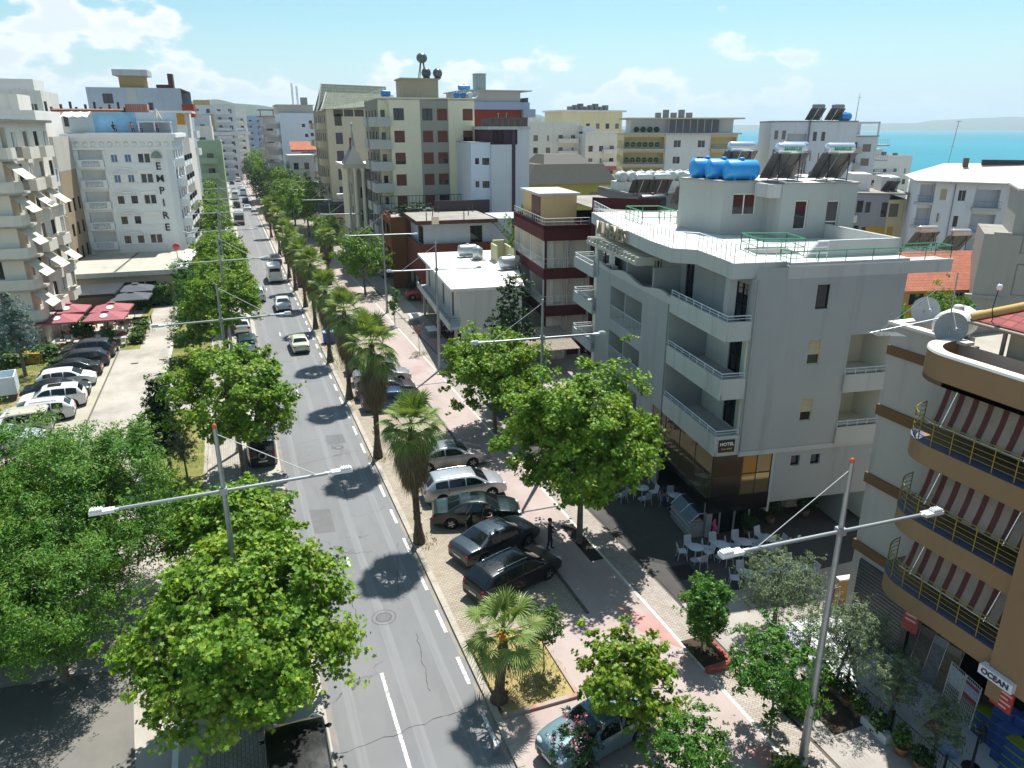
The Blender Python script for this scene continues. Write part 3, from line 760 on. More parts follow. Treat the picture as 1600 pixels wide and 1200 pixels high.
tree('olive', 'olive_tree', 'small silvery olive tree in the lawn by the left lamp', -4.2, 44.6, 1.1, 3.0, .85, 25)
tree('cedar', 'cedar_tree', 'blue-green cedar beside the cafe terrace with red parasols', -17.8, 70.3, 1.7, 7.2, 2.5, 3)
for i, (x, y, z1, rr, lb) in enumerate([(-4.4, 71.5, 4.0, 2.1, 'pale green spreading tree in the lawn strip beside the path'), (-5.2, 80, 3.4, 1.5, 'young tree in the lawn strip, level with the grey parasols'),
                                        (-4.8, 89, 5.0, 2.4, 'leafy tree in front of the restaurant arches'), (-5.6, 97, 5.2, 2.1, 'leafy tree at the restaurant corner')]):
    tree('citrus', 'leafy_tree', lb, x, y, .9, z1, rr, 31 + i % 2, key=('far', 'c') if False else ('citr', i % 2))
SH = [(-5.9, 68.2, 1.0, .6, 'round dark shrub at the near end of the lawn strip'), (-4.6, 67.6, .9, .55, 'brownish ball shrub in the lawn strip'), (-5.8, 75.8, 1.2, .8, 'broad shrub beside the path kerb'),
      (-17.2, 75.2, 1.5, 1.1, 'clipped round bush next to the orange bin'), (-19.6, 74.4, 1.4, 1.3, 'wide clipped bush under the cedar'), (-19.6, 70.2, 1.2, .7, 'small cube bush on the lawn'),
      (-15.6, 71.4, 1.1, .8, 'bush at the nose of the dark parked cars'), (-9.9, 78.3, 1.0, .7, 'ball shrub at the path corner of the cafe'), (-9.9, 81, 1.1, .75, 'ball shrub next to the path, second from the cafe corner'),
      (-10, 84.5, .9, .8, 'spreading shrub beside the path near the orange seats'), (-13.2, 77, .9, .7, 'green mound in the cafe flower bed'), (-15.4, 77, .8, .6, 'low plant in the cafe flower bed'),
      (-17.4, 77.6, .8, .6, 'low plant at the left end of the flower bed'), (-14.8, 80.5, 2.2, .9, 'bushy plant between the parasols'), (-12.4, 78.8, 1.6, .5, 'upright plant between the cafe tables'),
      (-20.5, 79, 1.6, 1.4, 'dark bush under the balconies')]
for i, (x, y, h, rr, lb) in enumerate(SH):
    tree('shrub', 'shrub', lb, x, y, .05, h, rr, 40 + i % 3, 'shrubs round the cafe terrace and lawn', cat='shrub', key=('sh', i % 3))
hd = MB()
crown_mb(5, .0, 1.9, 1., 0, 0, .2, KITE, mb=hd)
rg = random.Random(9)
for i in range(3200):
    x = rg.uniform(-11.6, -7.6); y = rg.choice([95.0, 95.0, 96.2, rg.uniform(95, 96.2)]); z = rg.uniform(.1, 2.3) if rg.random() < .6 else 2.3
    nn = Vector((rg.gauss(0, .5), rg.gauss(-.6, .5), rg.gauss(.5, .5))).normalized()
    leaf(hd, Vector((x + rg.gauss(0, .1), y + rg.gauss(0, .12), z + rg.gauss(0, .1))), nn, .24, KITE, rg)
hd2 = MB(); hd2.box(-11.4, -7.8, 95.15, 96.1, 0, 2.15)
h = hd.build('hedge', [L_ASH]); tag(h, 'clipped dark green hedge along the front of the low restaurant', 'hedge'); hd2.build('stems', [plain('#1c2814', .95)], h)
# oleander
ol, cent = crown_mb(3, .1, 1.9, .85, 90, 20, .22, LANCE, .32)
o = thing('oleander_bush', 'oleander bush with pink flowers in front of the teal car', 'bush', (8.55, 16.75, .1))
ol.build('foliage', [L_DARK], o); fl = MB(); rg = random.Random(4)
for c in rg.sample(cent, 34):
    for k in range(9): leaf(fl, c * 1.12 + Vector((rg.gauss(0, .07), rg.gauss(0, .07), rg.gauss(.1, .06))), Vector((rg.gauss(0, 1), rg.gauss(0, 1), 1)).normalized(), .1, KITE, rg)
fl.build('blossom', [L_FLOWER], o)
# --- fan palms
def fan_leaf(mb, base, direc, plen, R, rg, droop=.35, mi=0, span=4.3, nseg=30):
    d = direc.normalized(); side = d.cross(Vector((0, 0, 1)))
    side = side.normalized() if side.length > .05 else Vector((1, 0, 0)); up = side.cross(d).normalized()
    tip = base + d * plen - Vector((0, 0, droop * plen * .25))
    w = .028
    mb.add([base + side * w, base - side * w, tip - side * w * .5, tip + side * w * .5], [(0, 1, 2, 3)], mi)
    f = (d - Vector((0, 0, droop * .6))).normalized(); side = f.cross(up).normalized(); upn = side.cross(f).normalized()
    if upn.z < 0: upn = -upn
    for k in range(nseg):
        a = -span / 2 + span * (k + .5) / nseg; h = span / nseg / 2 * 1.02
        def pt(r, ang, dz):
            return tip + f * (math.cos(ang) * r) + side * (math.sin(ang) * r) + upn * dz
        Rk = R * (1 - .28 * (abs(a) / (span / 2)) ** 2) * rg.uniform(.9, 1.06)
        pl = .018 * (1 if k % 2 else -1)
        cup = .12 * R * math.cos(a)
        m1 = .5 * Rk
        dr = droop * rg.uniform(.5, 1.2) * Rk * .6
        e = tip.z
        p0 = pt(.03, a, 0); p1 = pt(m1, a - h, pl + cup * .3 - .02); p2 = pt(m1, a + h, -pl + cup * .3 - .02)
        p3 = pt(Rk, a, 0) - Vector((0, 0, dr)); q1 = pt(Rk * .8, a - h * .26, 0) - Vector((0, 0, dr * .35)); q2 = pt(Rk * .8, a + h * .26, 0) - Vector((0, 0, dr * .35))
        mb.add([p0, p1, q1, p3, q2, p2], [(0, 1, 2, 4, 5), (2, 3, 4)], mi)
def palm_meshes(seed, H, nlive, ndead, R, skirt, tr=.24):
    rg = random.Random(seed); live = MB(); dead = MB(); tk = MB()
    n = 22; pts = []; rad = []
    for i in range(n + 1):
        q = i / n; pts.append((.12 * math.sin(q * 2 + seed), .1 * math.sin(q * 1.4 + seed * 2) , H * q - .15 * (i == 0)))
        rad.append(tr * (1.55 - .75 * min(1, q * 6)) * (1 - .12 * q) * (1 + .07 * (i % 2)))
    tk.tube(pts, rad, 12)
    for i in range(int(H * 26)):                       # cut leaf bases on the trunk
        z = rg.uniform(.1, H); a = rg.uniform(0, 6.283); r = tr * .95
        c = Vector((math.cos(a) * r, math.sin(a) * r, z)); t = Vector((-math.sin(a), math.cos(a), 0))
        tk.add([c - t * .06, c + t * .06, c + Vector((math.cos(a) * .06, math.sin(a) * .06, .11))], [(0, 1, 2)])
    c = Vector((pts[-1][0], pts[-1][1], H))
    for i in range(nlive):
        a = i * 2.39996 + rg.uniform(-.2, .2); q = i / nlive
        el = R_(84 - 118 * q ** .9 + rg.uniform(-9, 9))
        d = Vector((math.cos(a) * math.cos(el), math.sin(a) * math.cos(el), math.sin(el)))
        fan_leaf(live, c + Vector((0, 0, rg.uniform(-.25, .15))), d, R * rg.uniform(.46, .66), R * rg.uniform(.42, .55), rg, .15 + .75 * q)
    for i in range(ndead):
        a = i * 2.39996 + rg.uniform(-.3, .3); q = i / max(1, ndead)
        el = R_(-48 - 36 * q + rg.uniform(-6, 6))
        d = Vector((math.cos(a) * math.cos(el), math.sin(a) * math.cos(el), math.sin(el)))
        fan_leaf(dead, c - Vector((0, 0, .15 + skirt * .62 * q)), d, R * rg.uniform(.32, .55) * (1 - .25 * q), R * rg.uniform(.42, .56), rg, .9, span=2.6, nseg=16)
    return tk, live, dead
PALMS = []
for sd_, nd in ((3, 110), (8, 96)):
    t, l, d = palm_meshes(sd_, 6.5, 36, nd, 2.05, 2.6)
    PALMS.append((t.mesh('trunk', [PALMB]), l.mesh('crown', [L_PALM]), d.mesh('skirt', [L_SKIRT])))
PLB = ['tall fan palm with thick brown skirt, left of the silver estate car', 'tall fan palm behind the nearest tall one, over the blue car', 'third tall fan palm, its trunk foot in dry grass by the dashed kerb line',
       'fan palm next to the pale green saloon on the road', 'fan palm with leaning fronds near the blue bin', 'fan palm right of the white saloon', 'fan palm level with the white van',
       'fan palm beyond the white van', 'slim fan palm near the zebra of shadows', 'small distant fan palm before the plane tree row']
for i, (x, y, k, s) in enumerate([(7.11, 32.27, 0, 1.), (7.07, 43.1, 1, 1.17), (7.12, 54.7, 0, 1.08), (7.1, 65, 1, 1.03), (7.15, 77.3, 0, 1.05), (7.1, 88, 1, 1.0), (6.95, 98, 0, 1.02), (7.0, 107, 1, 1.), (7.1, 127.6, 0, .98), (7.1, 150, 1, .95)]):
    o = thing('fan_palm', PLB[i], 'palm', (x, y, .1), i * 1.3, 'fan palms lining the right kerb', (.9, .9, s))
    for nme, me in zip(('trunk', 'crown', 'skirt'), PALMS[k]): link(nme, me, o)
o = thing('fan_palm', 'fan palm standing apart on the promenade behind the kerb palms', 'palm', (11.6, 100, .1), .5, None, (.85, .85, 1.))
for nme, me in zip(('trunk', 'crown', 'skirt'), PALMS[0]): link(nme, me, o)
t, l, d = palm_meshes(5, 3.1, 26, 4, 1.72, .5, .23)
o = thing('fan_palm', 'short young fan palm with a shaggy trunk on the straw bed', 'palm', (7.35, 20.6, .1))
t.build('trunk', [PALMB], o); l.build('crown', [L_PALM], o); d.build('dead_frond', [L_SKIRT], o)
fr = MB(); rg = random.Random(2)
for k in range(40): fr.blob((-.1 + rg.gauss(0, .1), -.42 + rg.gauss(0, .06), 3.05 + rg.gauss(0, .12)), .04, .04, .04, 0, 6, 4)
fr.build('fruit_bunch', [plain('#c98a1e', .6)], o)
# grass tufts round the palm feet and pits
tf = MB(); rg = random.Random(8)
for (cx_, cy_, rr, n, zz) in [(7.2, 32.3, .8, 260, .1), (7.2, 43.1, .7, 200, .1), (7.2, 54.7, .7, 200, .1), (7.2, 65, 1.2, 260, .1), (7.9, 69, 1.6, 420, .1), (8.2, 63, 1.2, 300, .1), (7.4, 77, 1., 160, .1), (15.1, 64.5, .75, 300, .11), (8.6, 21.6, 1.6, 900, .13), (15.1, 92, 1.2, 160, .11), (-5, 48, 2.4, 700, .02), (-4.7, 70, 2.6, 800, .02), (-5, 85, 3, 500, .02), (-19, 70, 4, 900, .02), (-10, 83, 1.5, 400, .02), (15.45, 20.1, .4, 80, .11)]:
    for k in range(n):
        a = rg.uniform(0, 6.28); q = math.sqrt(rg.random()) * rr; x, y = cx_ + q * math.cos(a), cy_ + q * math.sin(a) * 1.2
        s = rg.uniform(.05, .14); b = rg.uniform(0, 6.28); h_ = rg.uniform(.05, .16)
        tf.add([(x, y, zz), (x + s * .4 * math.cos(b), y + s * .4 * math.sin(b), zz), (x + rg.uniform(-s, s), y + rg.uniform(-s, s), zz + h_)], [(0, 1, 2)])
tag(tf.build('grass', [leaf_mat('grass_blade', '#5d6b2c', '#7e8238', '#b09d5c', .3)]), kind='stuff')
# ---------------------------------------------------------------- vehicles
KINDS = {  # side outline from tail to nose (x, z), belt height, width, wheel x, glass ranges
    'sedan': dict(L=4.7, W=1.8, pr=[(-2.35, .62), (-2.3, .9), (-2.1, 1.0), (-1.55, 1.04), (-.85, 1.37), (-.45, 1.44), (.1, 1.44), (.45, 1.39), (1.2, .99), (1.7, .91), (2.1, .8), (2.3, .66), (2.35, .55)], belt=.95, wx=(-1.38, 1.42), rear=(-1.55, -.85), front=(.45, 1.2), side=[(-1.25, -.33), (-.25, .78)]),
    'hatch': dict(L=4.25, W=1.77, pr=[(-2.12, .62), (-2.08, .95), (-1.98, 1.05), (-1.55, 1.42), (-1.2, 1.49), (-.4, 1.52), (.2, 1.5), (.5, 1.44), (1.25, 1.02), (1.65, .93), (1.95, .8), (2.1, .65), (2.12, .52)], belt=.98, wx=(-1.27, 1.32), rear=(-1.97, -1.55), front=(.5, 1.25), side=[(-1.5, -.95), (-.88, -.1), (-.03, .85)]),
    'wagon': dict(L=4.75, W=1.82, pr=[(-2.37, .62), (-2.33, .95), (-2.22, 1.05), (-1.78, 1.42), (-1.4, 1.48), (-.4, 1.51), (.25, 1.49), (.55, 1.43), (1.3, 1.02), (1.75, .94), (2.15, .82), (2.33, .66), (2.37, .52)], belt=.98, wx=(-1.4, 1.45), rear=(-2.2, -1.78), front=(.55, 1.3), side=[(-1.75, -1.05), (-.98, -.08), (0., .9)]),
    'suv': dict(L=4.5, W=1.86, pr=[(-2.25, .7), (-2.22, 1.0), (-2.12, 1.12), (-1.8, 1.58), (-1.45, 1.66), (-.4, 1.7), (.2, 1.68), (.5, 1.6), (1.15, 1.12), (1.65, 1.05), (2.05, .95), (2.22, .78), (2.25, .6)], belt=1.08, wx=(-1.32, 1.36), rear=(-2.1, -1.8), front=(.5, 1.15), side=[(-1.75, -1.05), (-.98, -.12), (-.04, .8)]),
    'boxy': dict(L=4.1, W=1.76, pr=[(-2.05, .7), (-2.03, 1.0), (-2.0, 1.1), (-1.88, 1.72), (-1.7, 1.8), (-.4, 1.82), (.3, 1.8), (.5, 1.74), (.85, 1.14), (1.5, 1.08), (1.95, 1.0), (2.03, .8), (2.05, .6)], belt=1.1, wx=(-1.2, 1.25), rear=(-1.99, -1.88), front=(.5, .85), side=[(-1.7, -1.0), (-.9, -.1), (0., .55)]),
    'van': dict(L=5.4, W=2.0, pr=[(-2.7, .8), (-2.69, 1.2), (-2.66, 1.5), (-2.6, 2.35), (-2.4, 2.46), (-.5, 2.5), (.6, 2.46), (1.0, 2.34), (1.85, 1.35), (2.2, 1.2), (2.55, 1.0), (2.68, .75), (2.7, .5)], belt=1.3, wx=(-1.6, 1.75), rear=(-2.655, -2.61), front=(1.0, 1.85), side=[(.55, 1.45)]),
    'old': dict(L=4.3, W=1.66, pr=[(-2.15, .6), (-2.13, .85), (-2.05, .97), (-1.45, 1.0), (-1.0, 1.34), (-.7, 1.4), (.1, 1.4), (.35, 1.36), (.85, .98), (1.5, .94), (2.0, .88), (2.12, .75), (2.15, .5)], belt=.94, wx=(-1.25, 1.3), rear=(-1.45, -1.0), front=(.35, .85), side=[(-1.1, -.38), (-.3, .55)]),
}
def interp(pr, x):
    if x <= pr[0][0]: return pr[0][1]
    for (a, za), (b, zb) in zip(pr, pr[1:]):
        if x <= b:
            t = (x - a) / (b - a); return za + (zb - za) * t
    return pr[-1][1]
def car_parts(kind):
    K = KINDS[kind]; L, W, pr, belt = K['L'], K['W'], K['pr'], K['belt']; RA = .39 if kind not in ('van', 'suv', 'boxy') else .42
    zmax = max(z for _, z in pr); wr = .315 if kind not in ('van', 'suv', 'boxy') else .35
    sm = lambda x: (interp(pr, x - .05) + interp(pr, x) * 2 + interp(pr, x + .05)) / 4
    def hw(x, z):
        plan = 1 - .17 * (abs(x) / (L / 2)) ** 5
        k = 1. if z <= belt else 1 - (.30 if kind not in ('van', 'boxy') else .12) * (z - belt) / (zmax - belt)
        low = 1 - .05 * max(0, (.55 - z) / .4)
        return W / 2 * plan * k * low
    def top(x, t):
        z = sm(x); return Vector((x, t * hw(x, z), z + .03 - .05 * abs(t) ** 3))
    zc = wr
    def bot(x):
        z = .2 + .1 * (abs(x) / (L / 2)) ** 8
        for wx in K['wx']:
            if abs(x - wx) < RA: z = max(z, zc + math.sqrt(RA * RA - (x - wx) ** 2))
        return z
    def side(x, z, s): return Vector((x, s * hw(x, z), z))
    xs = set(); x = -L / 2
    while x < L / 2: xs.add(round(x, 3)); x += .1
    xs.add(L / 2)
    for p in pr: xs.add(round(max(-L / 2, min(L / 2, p[0])), 3))
    for wx in K['wx']:
        for k in range(13): xs.add(round(wx + RA * math.cos(math.pi * k / 12), 3))
    xs = sorted(xs); xs = [a for i, a in enumerate(xs) if i == 0 or a - xs[i - 1] > .012]
    body = MB(); ts = [-1, -.93, -.8, -.4, 0, .4, .8, .93, 1]; rows = []
    for x in xs:
        zt = sm(x) + .03 - .05; zb = min(bot(x), zt - .05); col = []
        lv = [zb, zb + (min(belt, zt) - zb) * .35, zb + (min(belt, zt) - zb) * .75]
        lv += [belt, belt + (zt - belt) * .5] if zt > belt + .02 else [zb + (zt - zb) * .86, zb + (zt - zb) * .95]
        for z in lv: col.append(side(x, z, -1))
        col += [top(x, t) for t in ts]
        for z in reversed(lv): col.append(side(x, z, 1))
        rows.append(col)
    n = len(rows[0]); vs = [p for r in rows for p in r]
    body.add(vs, [(i * n + j, (i + 1) * n + j, (i + 1) * n + j + 1, i * n + j + 1) for i in range(len(rows) - 1) for j in range(n - 1)], 0, True)
    for r, rev in ((rows[0], False), (rows[-1], True)):
        m = n // 2
        for j in range(m):
            q = (r[j], r[j + 1], r[n - 2 - j], r[n - 1 - j])
            body.add(q if not rev else q[::-1], [(0, 1, 2, 3)], 0, True)
    body.box(-L / 2 + .15, L / 2 - .15, -W / 2 * .8, W / 2 * .8, .2, .5, 1)
    body.box(-L / 2 - .015, -L / 2 + .3, -W * .36, W * .36, .28, .42, 1); body.box(L / 2 - .3, L / 2 + .015, -W * .33, W * .33, .26, .46, 1)
    for s in (-1, 1):
        for wx in K['wx']:                       # dark wheel wells
            body.lathe([(RA * .98, -.1), (RA * .98, .1), (0, .1)], 14, (wx, s * (W / 2 - .2), zc), 1, True, 'y')
    # glass
    gl = MB(); e = .011
    def topglass(a, b, tw):
        d = b - a; k = 5; g = []
        for i in range(k + 1):
            x = a + d * (.07 + .86 * i / k); g.append([top(x, t) + Vector((e * (1 if a > 0 else -1), 0, e)) for t in [-tw, -tw * .5, 0, tw * .5, tw]])
        gl.add([p for r in g for p in r], [(i * 5 + j, (i + 1) * 5 + j, (i + 1) * 5 + j + 1, i * 5 + j + 1) for i in range(k) for j in range(4)], 0, True)
    topglass(*K['rear'], .84); topglass(*K['front'], .88)
    for s in (-1, 1):
        for a, b in K['side']:
            k = 6; g = []
            for i in range(k + 1):
                x = a + (b - a) * i / k; zt = sm(x) - .1; z0 = belt + .03
                zt = max(zt, z0 + .01)
                g.append([side(x, z0 + (zt - z0) * q, s) + Vector((0, s * e, 0)) for q in (0, .5, 1)])
            fs = [(i * 3 + j, (i + 1) * 3 + j, (i + 1) * 3 + j + 1, i * 3 + j + 1) for i in range(k) for j in range(2)]
            gl.add([p for r in g for p in r], fs if s < 0 else [f[::-1] for f in fs], 0, True)
    tyre = MB().lathe([(wr * .6, -.1), (wr * .92, -.105), (wr, -.07), (wr, .07), (wr * .92, .105), (wr * .6, .1)], 20, (0, 0, 0), 0, True, 'y')
    rim = MB(); rim.lathe([(wr * .64, .09), (wr * .62, .1), (wr * .58, .06), (0, .05)], 20, (0, 0, 0), 0, True, 'y')
    rim.lathe([(wr * .64, -.09), (wr * .62, -.1), (wr * .58, -.06), (0, -.05)], 20, (0, 0, 0), 0, True, 'y')
    for s in (-1, 1):
        for k in range(5):
            a = 2 * math.pi * k / 5
            c, q = math.cos(a), math.sin(a); w = .035
            rim.add([(c * .04 - q * w, s * .085, q * .04 + c * w), (c * .04 + q * w, s * .085, q * .04 - c * w), (c * wr * .6 + q * w * .7, s * .098, q * wr * .6 - c * w * .7), (c * wr * .6 - q * w * .7, s * .098, q * wr * .6 + c * w * .7)], [(0, 1, 2, 3)], 1)
    zl = sm(L / 2 - .25) - .1; hl = []
    for s in (-1, 1):
        h = MB(); yy = hw(L / 2 - .15, zl) - .2
        h.blob((L / 2 - .17, s * yy, zl - .02), .2, .2, .085, 0, 10, 6); hl.append(h.mesh('headlight', [plain('#c8ced2', .08, .3)]))
    tl = []
    for s in (-1, 1):
        h = MB(); yy = hw(-L / 2 + .1, belt - .1) - .12; zt = interp(pr, -L / 2 + .04) - .12
        h.blob((-L / 2 + .07, s * yy, zt if kind not in ('van', 'boxy') else 1.0), .1, .17 if kind in ('sedan', 'old', 'hatch') else .1, .09 if kind in ('sedan', 'old') else .16, 0, 10, 6)
        tl.append(h.mesh('tail_light', [plain('#8f1414', .15)]))
    mi_ = MB()
    mir = []
    for s in (-1, 1):
        h = MB(); x = K['front'][1] - .28; h.blob((x, s * (hw(x, belt) + .09), belt + .07), .07, .11, .075, 0, 8, 5); mir.append(h)
    plate = MB(); plate.box(-L / 2 - .03, -L / 2 - .012, -.26, .26, .5, .61); plate.box(L / 2 + .012, L / 2 + .03, -.26, .26, .42, .53)
    trim = MB()
    for s in (-1, 1):                            # door seams and handles as fine dark strips set proud
        xs_ = [K['side'][0][1] + .03, K['side'][-1][1] - .05, K['side'][0][0] + .25]
        for x in xs_[:3 if len(K['side']) > 1 else 1]:
            zz = [bot(x) + .12, (bot(x) + belt) / 2 + .1, belt - .02]
            pts = [side(x, z, s) + Vector((0, s * .004, 0)) for z in zz]
            for a, b in zip(pts, pts[1:]):
                trim.add([a - Vector((.008, 0, 0)), a + Vector((.008, 0, 0)), b + Vector((.008, 0, 0)), b - Vector((.008, 0, 0))], [(0, 1, 2, 3)])
    return dict(body=body, glass=gl.mesh('window_glass', [CARGLASS]), tyre=tyre.mesh('tyre', [RUBBER]), rim=rim.mesh('rim', [plain('#2a2b2d', .5), plain('#b4b7ba', .3, .8)]),
                hl=hl, tl=tl, mir=mir, plate=plate.mesh('number_plate', [plain('#cfcdc6', .5)]), trim=trim.mesh('door_seam', [BLACK]), wr=wr, top=top, sm=sm, **K)
CARS = {}
def car(kind, name, label, x, y, heading, col, z=0., metal=0., group=None, detail=True, sunroof=False, rack=False, cat='car'):
    if kind not in CARS: CARS[kind] = car_parts(kind)
    P = CARS[kind]; pm = paint(col, .25, metal)
    o = thing(name, label, cat, (x, y, z), R_(heading), group)
    P['body'].build('body', [pm, BLACK], o); link('window_glass', P['glass'], o)
    for s in (-1, 1):
        for wx in P['wx']:
            t = link('wheel', P['tyre'], o, (wx, s * (P['W'] / 2 - .12), P['wr'])); link('rim', P['rim'], t)
    for h in P['hl']: link('headlight', h, o)
    for h in P['tl']: link('tail_light', h, o)
    if detail:
        for h in P['mir']: h.build('wing_mirror', [pm], o)
        link('number_plate', P['plate'], o); link('door_seam', P['trim'], o)
    if sunroof:
        mb = MB(); g = [[P['top'](x_, t) + Vector((0, 0, .012)) for t in (-.62, 0, .62)] for x_ in (-.75, -.3, .15)]
        mb.add([p for r in g for p in r], [(i * 3 + j, (i + 1) * 3 + j, (i + 1) * 3 + j + 1, i * 3 + j + 1) for i in range(2) for j in range(2)])
        mb.build('sunroof', [CARGLASS], o)
    if rack:
        mb = MB()
        for s in (-1, 1): mb.tube([tuple(P['top'](x_, s * .86) + Vector((0, 0, .05))) for x_ in (-1.4, -.7, 0, .3)], .025, 5)
        mb.build('roof_rail', [STEEL], o)
    return o
# parked on the right, noses towards the promenade
car('sedan', 'parked_car', 'silver-grey saloon parked in tree shade behind the nearest tall palm', 11.0, 40.6, -4, '#8b8f93', .1, .5)
car('wagon', 'parked_car', 'silver estate car with a bright white roof, parked nose in', 10.75, 36.4, -3, '#aeb4ba', .1, .55, rack=True)
g = car('sedan', 'parked_car', 'dark green saloon with its doors standing open', 10.55, 33.4, -14, '#0d2320', .1, .3, sunroof=True)
dr = MB(); dr.box(0, .95, -.03, .03, .3, .95); dr.box(.04, .1, -.025, .025, .95, 1.33); dr.box(.86, .9, -.025, .025, .95, 1.2); dr.box(.1, .86, -.02, .02, 1.27, 1.33)
link('door', dr.mesh('door', [paint('#0d2320', .25, .3)]), g, (-.3, -.93, .05), R_(-112)); link('door', dr.mesh('door', [paint('#0d2320', .25, .3)]), g, (.75, -.93, .05), R_(-128))
car('sedan', 'parked_car', 'dark blue-grey saloon with a bright rear window, parked at a slant', 10.55, 30.35, 20, '#39444d', .1, .5)
car('wagon', 'parked_car', 'black estate car in the tree shade behind the short palm', 10.35, 27.25, 20, '#0c0d10', .1, .2, rack=True)
car('wagon', 'parked_car', 'blue estate car beyond the second palm trunk', 9.95, 51.7, -2, '#1c3552', .1, .4)
car('wagon', 'parked_car', 'dark maroon people carrier with a silver roof next to the blue estate', 9.95, 54.3, -2, '#4b4449', .1, .5)
car('sedan', 'parked_car', 'silver saloon with its bonnet past the palm skirt', 10.3, 57.9, -4, '#a2a6a8', .1, .5)
car('hatch', 'parked_car', 'grey hatchback mostly hidden by the big palm, beyond the silver saloon', 9.9, 61.0, -4, '#5a626a', .1, .3)
car('hatch', 'parked_car', 'blue hatchback behind the thin palm trunk near the grass bed', 9.9, 76, -4, '#23418a', .1, .2)
car('suv', 'parked_car', 'red off-roader under the brown building', 21.4, 87.4, 160, '#8f1c20', .1)
car('sedan', 'parked_car', 'silver saloon in the shade of the brown building', 21.2, 104, 10, '#b6babc', .1, .4, detail=False)
car('sedan', 'parked_car', 'black saloon in the shade next to the red off-roader', 23.0, 93.5, 0, '#15171a', .1, detail=False)
o = car('old', 'parked_car', 'old teal-grey saloon under the maple at the bottom', 9.75, 17.55, 193, '#5f7c84', .1, .2)
for i, (x, y, h, c, k, lb) in enumerate([(9.6, 120, 0, '#20242a', 'suv', 'dark off-roader parked beyond the promenade palm'), (9.8, 127, 0, '#c9cccd', 'sedan', 'white saloon parked just past the dark off-roader'), (9.6, 133, 0, '#9aa0a4', 'hatch', 'grey hatchback parked near the globe tree'),
                                         (11, 145, 90, '#b9bcbe', 'sedan', 'silver saloon parked along the far right kerb'), (9.5, 100.5, 0, '#1f2226', 'hatch', 'black hatchback beside the white van')]):
    car(k, 'parked_car', lb, x, y, h, c, .1, .2, detail=False)
# moving away on the road
car('van', 'delivery_van', 'white high-roofed delivery van driving up the avenue', 4.9, 106.6, 90, '#d6d6d2', cat='van')
car('sedan', 'moving_car', 'white saloon driving in the right lane', 4.65, 88.6, 90, '#c9cccd', 0, .1)
car('old', 'moving_car', 'pale green old saloon driving past a palm shadow', 4.85, 70.6, 91, '#b3b8a0')
car('sedan', 'moving_car', 'dark saloon overtaking on the inside near the white van', 6.0, 121, 90, '#34373b', 0, .2, detail=False)
car('suv', 'moving_car', 'silver car partly behind leaves on the left lane', 2.1, 94.5, 90, '#b6babb', 0, .2, detail=False)
# bus
b = thing('minibus', 'white and blue minibus seen from behind on the avenue', 'bus', (1.9, 176, 0), R_(90))
m_ = MB(); pr = [(-3.4, .45), (-3.42, 2.2), (-3.25, 2.75), (2.6, 2.8), (3.2, 2.5), (3.5, 1.3), (3.5, .45)]
vs = [(x, s * 1.1, z) for s in (-1, 1) for x, z in pr]; n = len(pr)
m_.add(vs, [tuple(range(n)), tuple(reversed(range(n, 2 * n)))] + [(i, i + n, (i + 1) % n + n, (i + 1) % n) for i in range(n)])
m_.box(-1.8, .6, -.7, .7, 2.8, 3.05); m_.box(-3.46, -3.38, -1.02, 1.02, .45, .75, 1)
m_.build('body', [paint('#d4d6d6'), plain('#7c3a2a', .6)], b)
gg = MB(); gg.quad((-3.435, .95, 1.15), (-3.435, -.95, 1.15), (-3.435, -.95, 2.2), (-3.435, .95, 2.2)); gg.build('window_glass', [CARGLASS], b)
gg = MB(); gg.quad((3.3, -.95, 2.2), (3.52, -.95, 1.35), (3.52, .95, 1.35), (3.3, .95, 2.2)); gg.build('window_glass', [CARGLASS], b)
for s in (-1, 1): gg = MB(); gg.quad((-3.1, s * 1.115, 1.4), (2.6, s * 1.115, 1.4), (2.6, s * 1.115, 2.25), (-3.1, s * 1.115, 2.25)); gg.build('window_glass', [CARGLASS], b)
ty = MB().lathe([(0, -.12), (.42, -.12), (.42, .12), (0, .12)], 14, (0, 0, 0), 0, True, 'y').mesh('wheel', [RUBBER])
for x in (-2.1, 2.3):
    for s in (-1, 1): link('wheel', ty, b, (x, s * .98, .42))
# far traffic and cars at the left kerb
FT = [(.2, 71.5, 90, '#b4b8bb', 'suv', 'silver off-roader parked at the left kerb, nearer of the pair'), (-.1, 79.5, 90, '#c4c7c8', 'hatch', 'pale hatchback parked at the left kerb, farther of the pair'),
      (4.6, 205, 90, '#c5c8cb', 'sedan', 'white car on the avenue just past the minibus'), (2.2, 214, 90, '#2b3038', 'suv', 'dark off-roader on the avenue ahead of the white car'), (4.8, 228, 90, '#3a4660', 'hatch', 'blue hatchback far up the avenue'),
      (2.3, 240, 90, '#d0d2d2', 'van', 'white van far up the avenue'), (4.9, 252, 90, '#c9cbcc', 'van', 'second white van far up the avenue'), (2.4, 268, 90, '#8a9096', 'sedan', 'grey saloon far up the avenue'),
      (4.9, 284, 90, '#d2d3d3', 'sedan', 'white saloon in the far queue'), (2.4, 305, 90, '#27408a', 'hatch', 'blue car in the far queue'), (4.9, 320, 90, '#c8caca', 'suv', 'white off-roader in the far queue'), (2.5, 338, 90, '#d8d8d6', 'van', 'white van at the end of the far queue')]
for x, y, h, c, k, lb in FT: car(k, 'parked_car' if y < 90 else 'moving_car', lb, x, y, h, c, 0, .1, detail=y < 100, cat='van' if k == 'van' else 'car', sunroof=False)
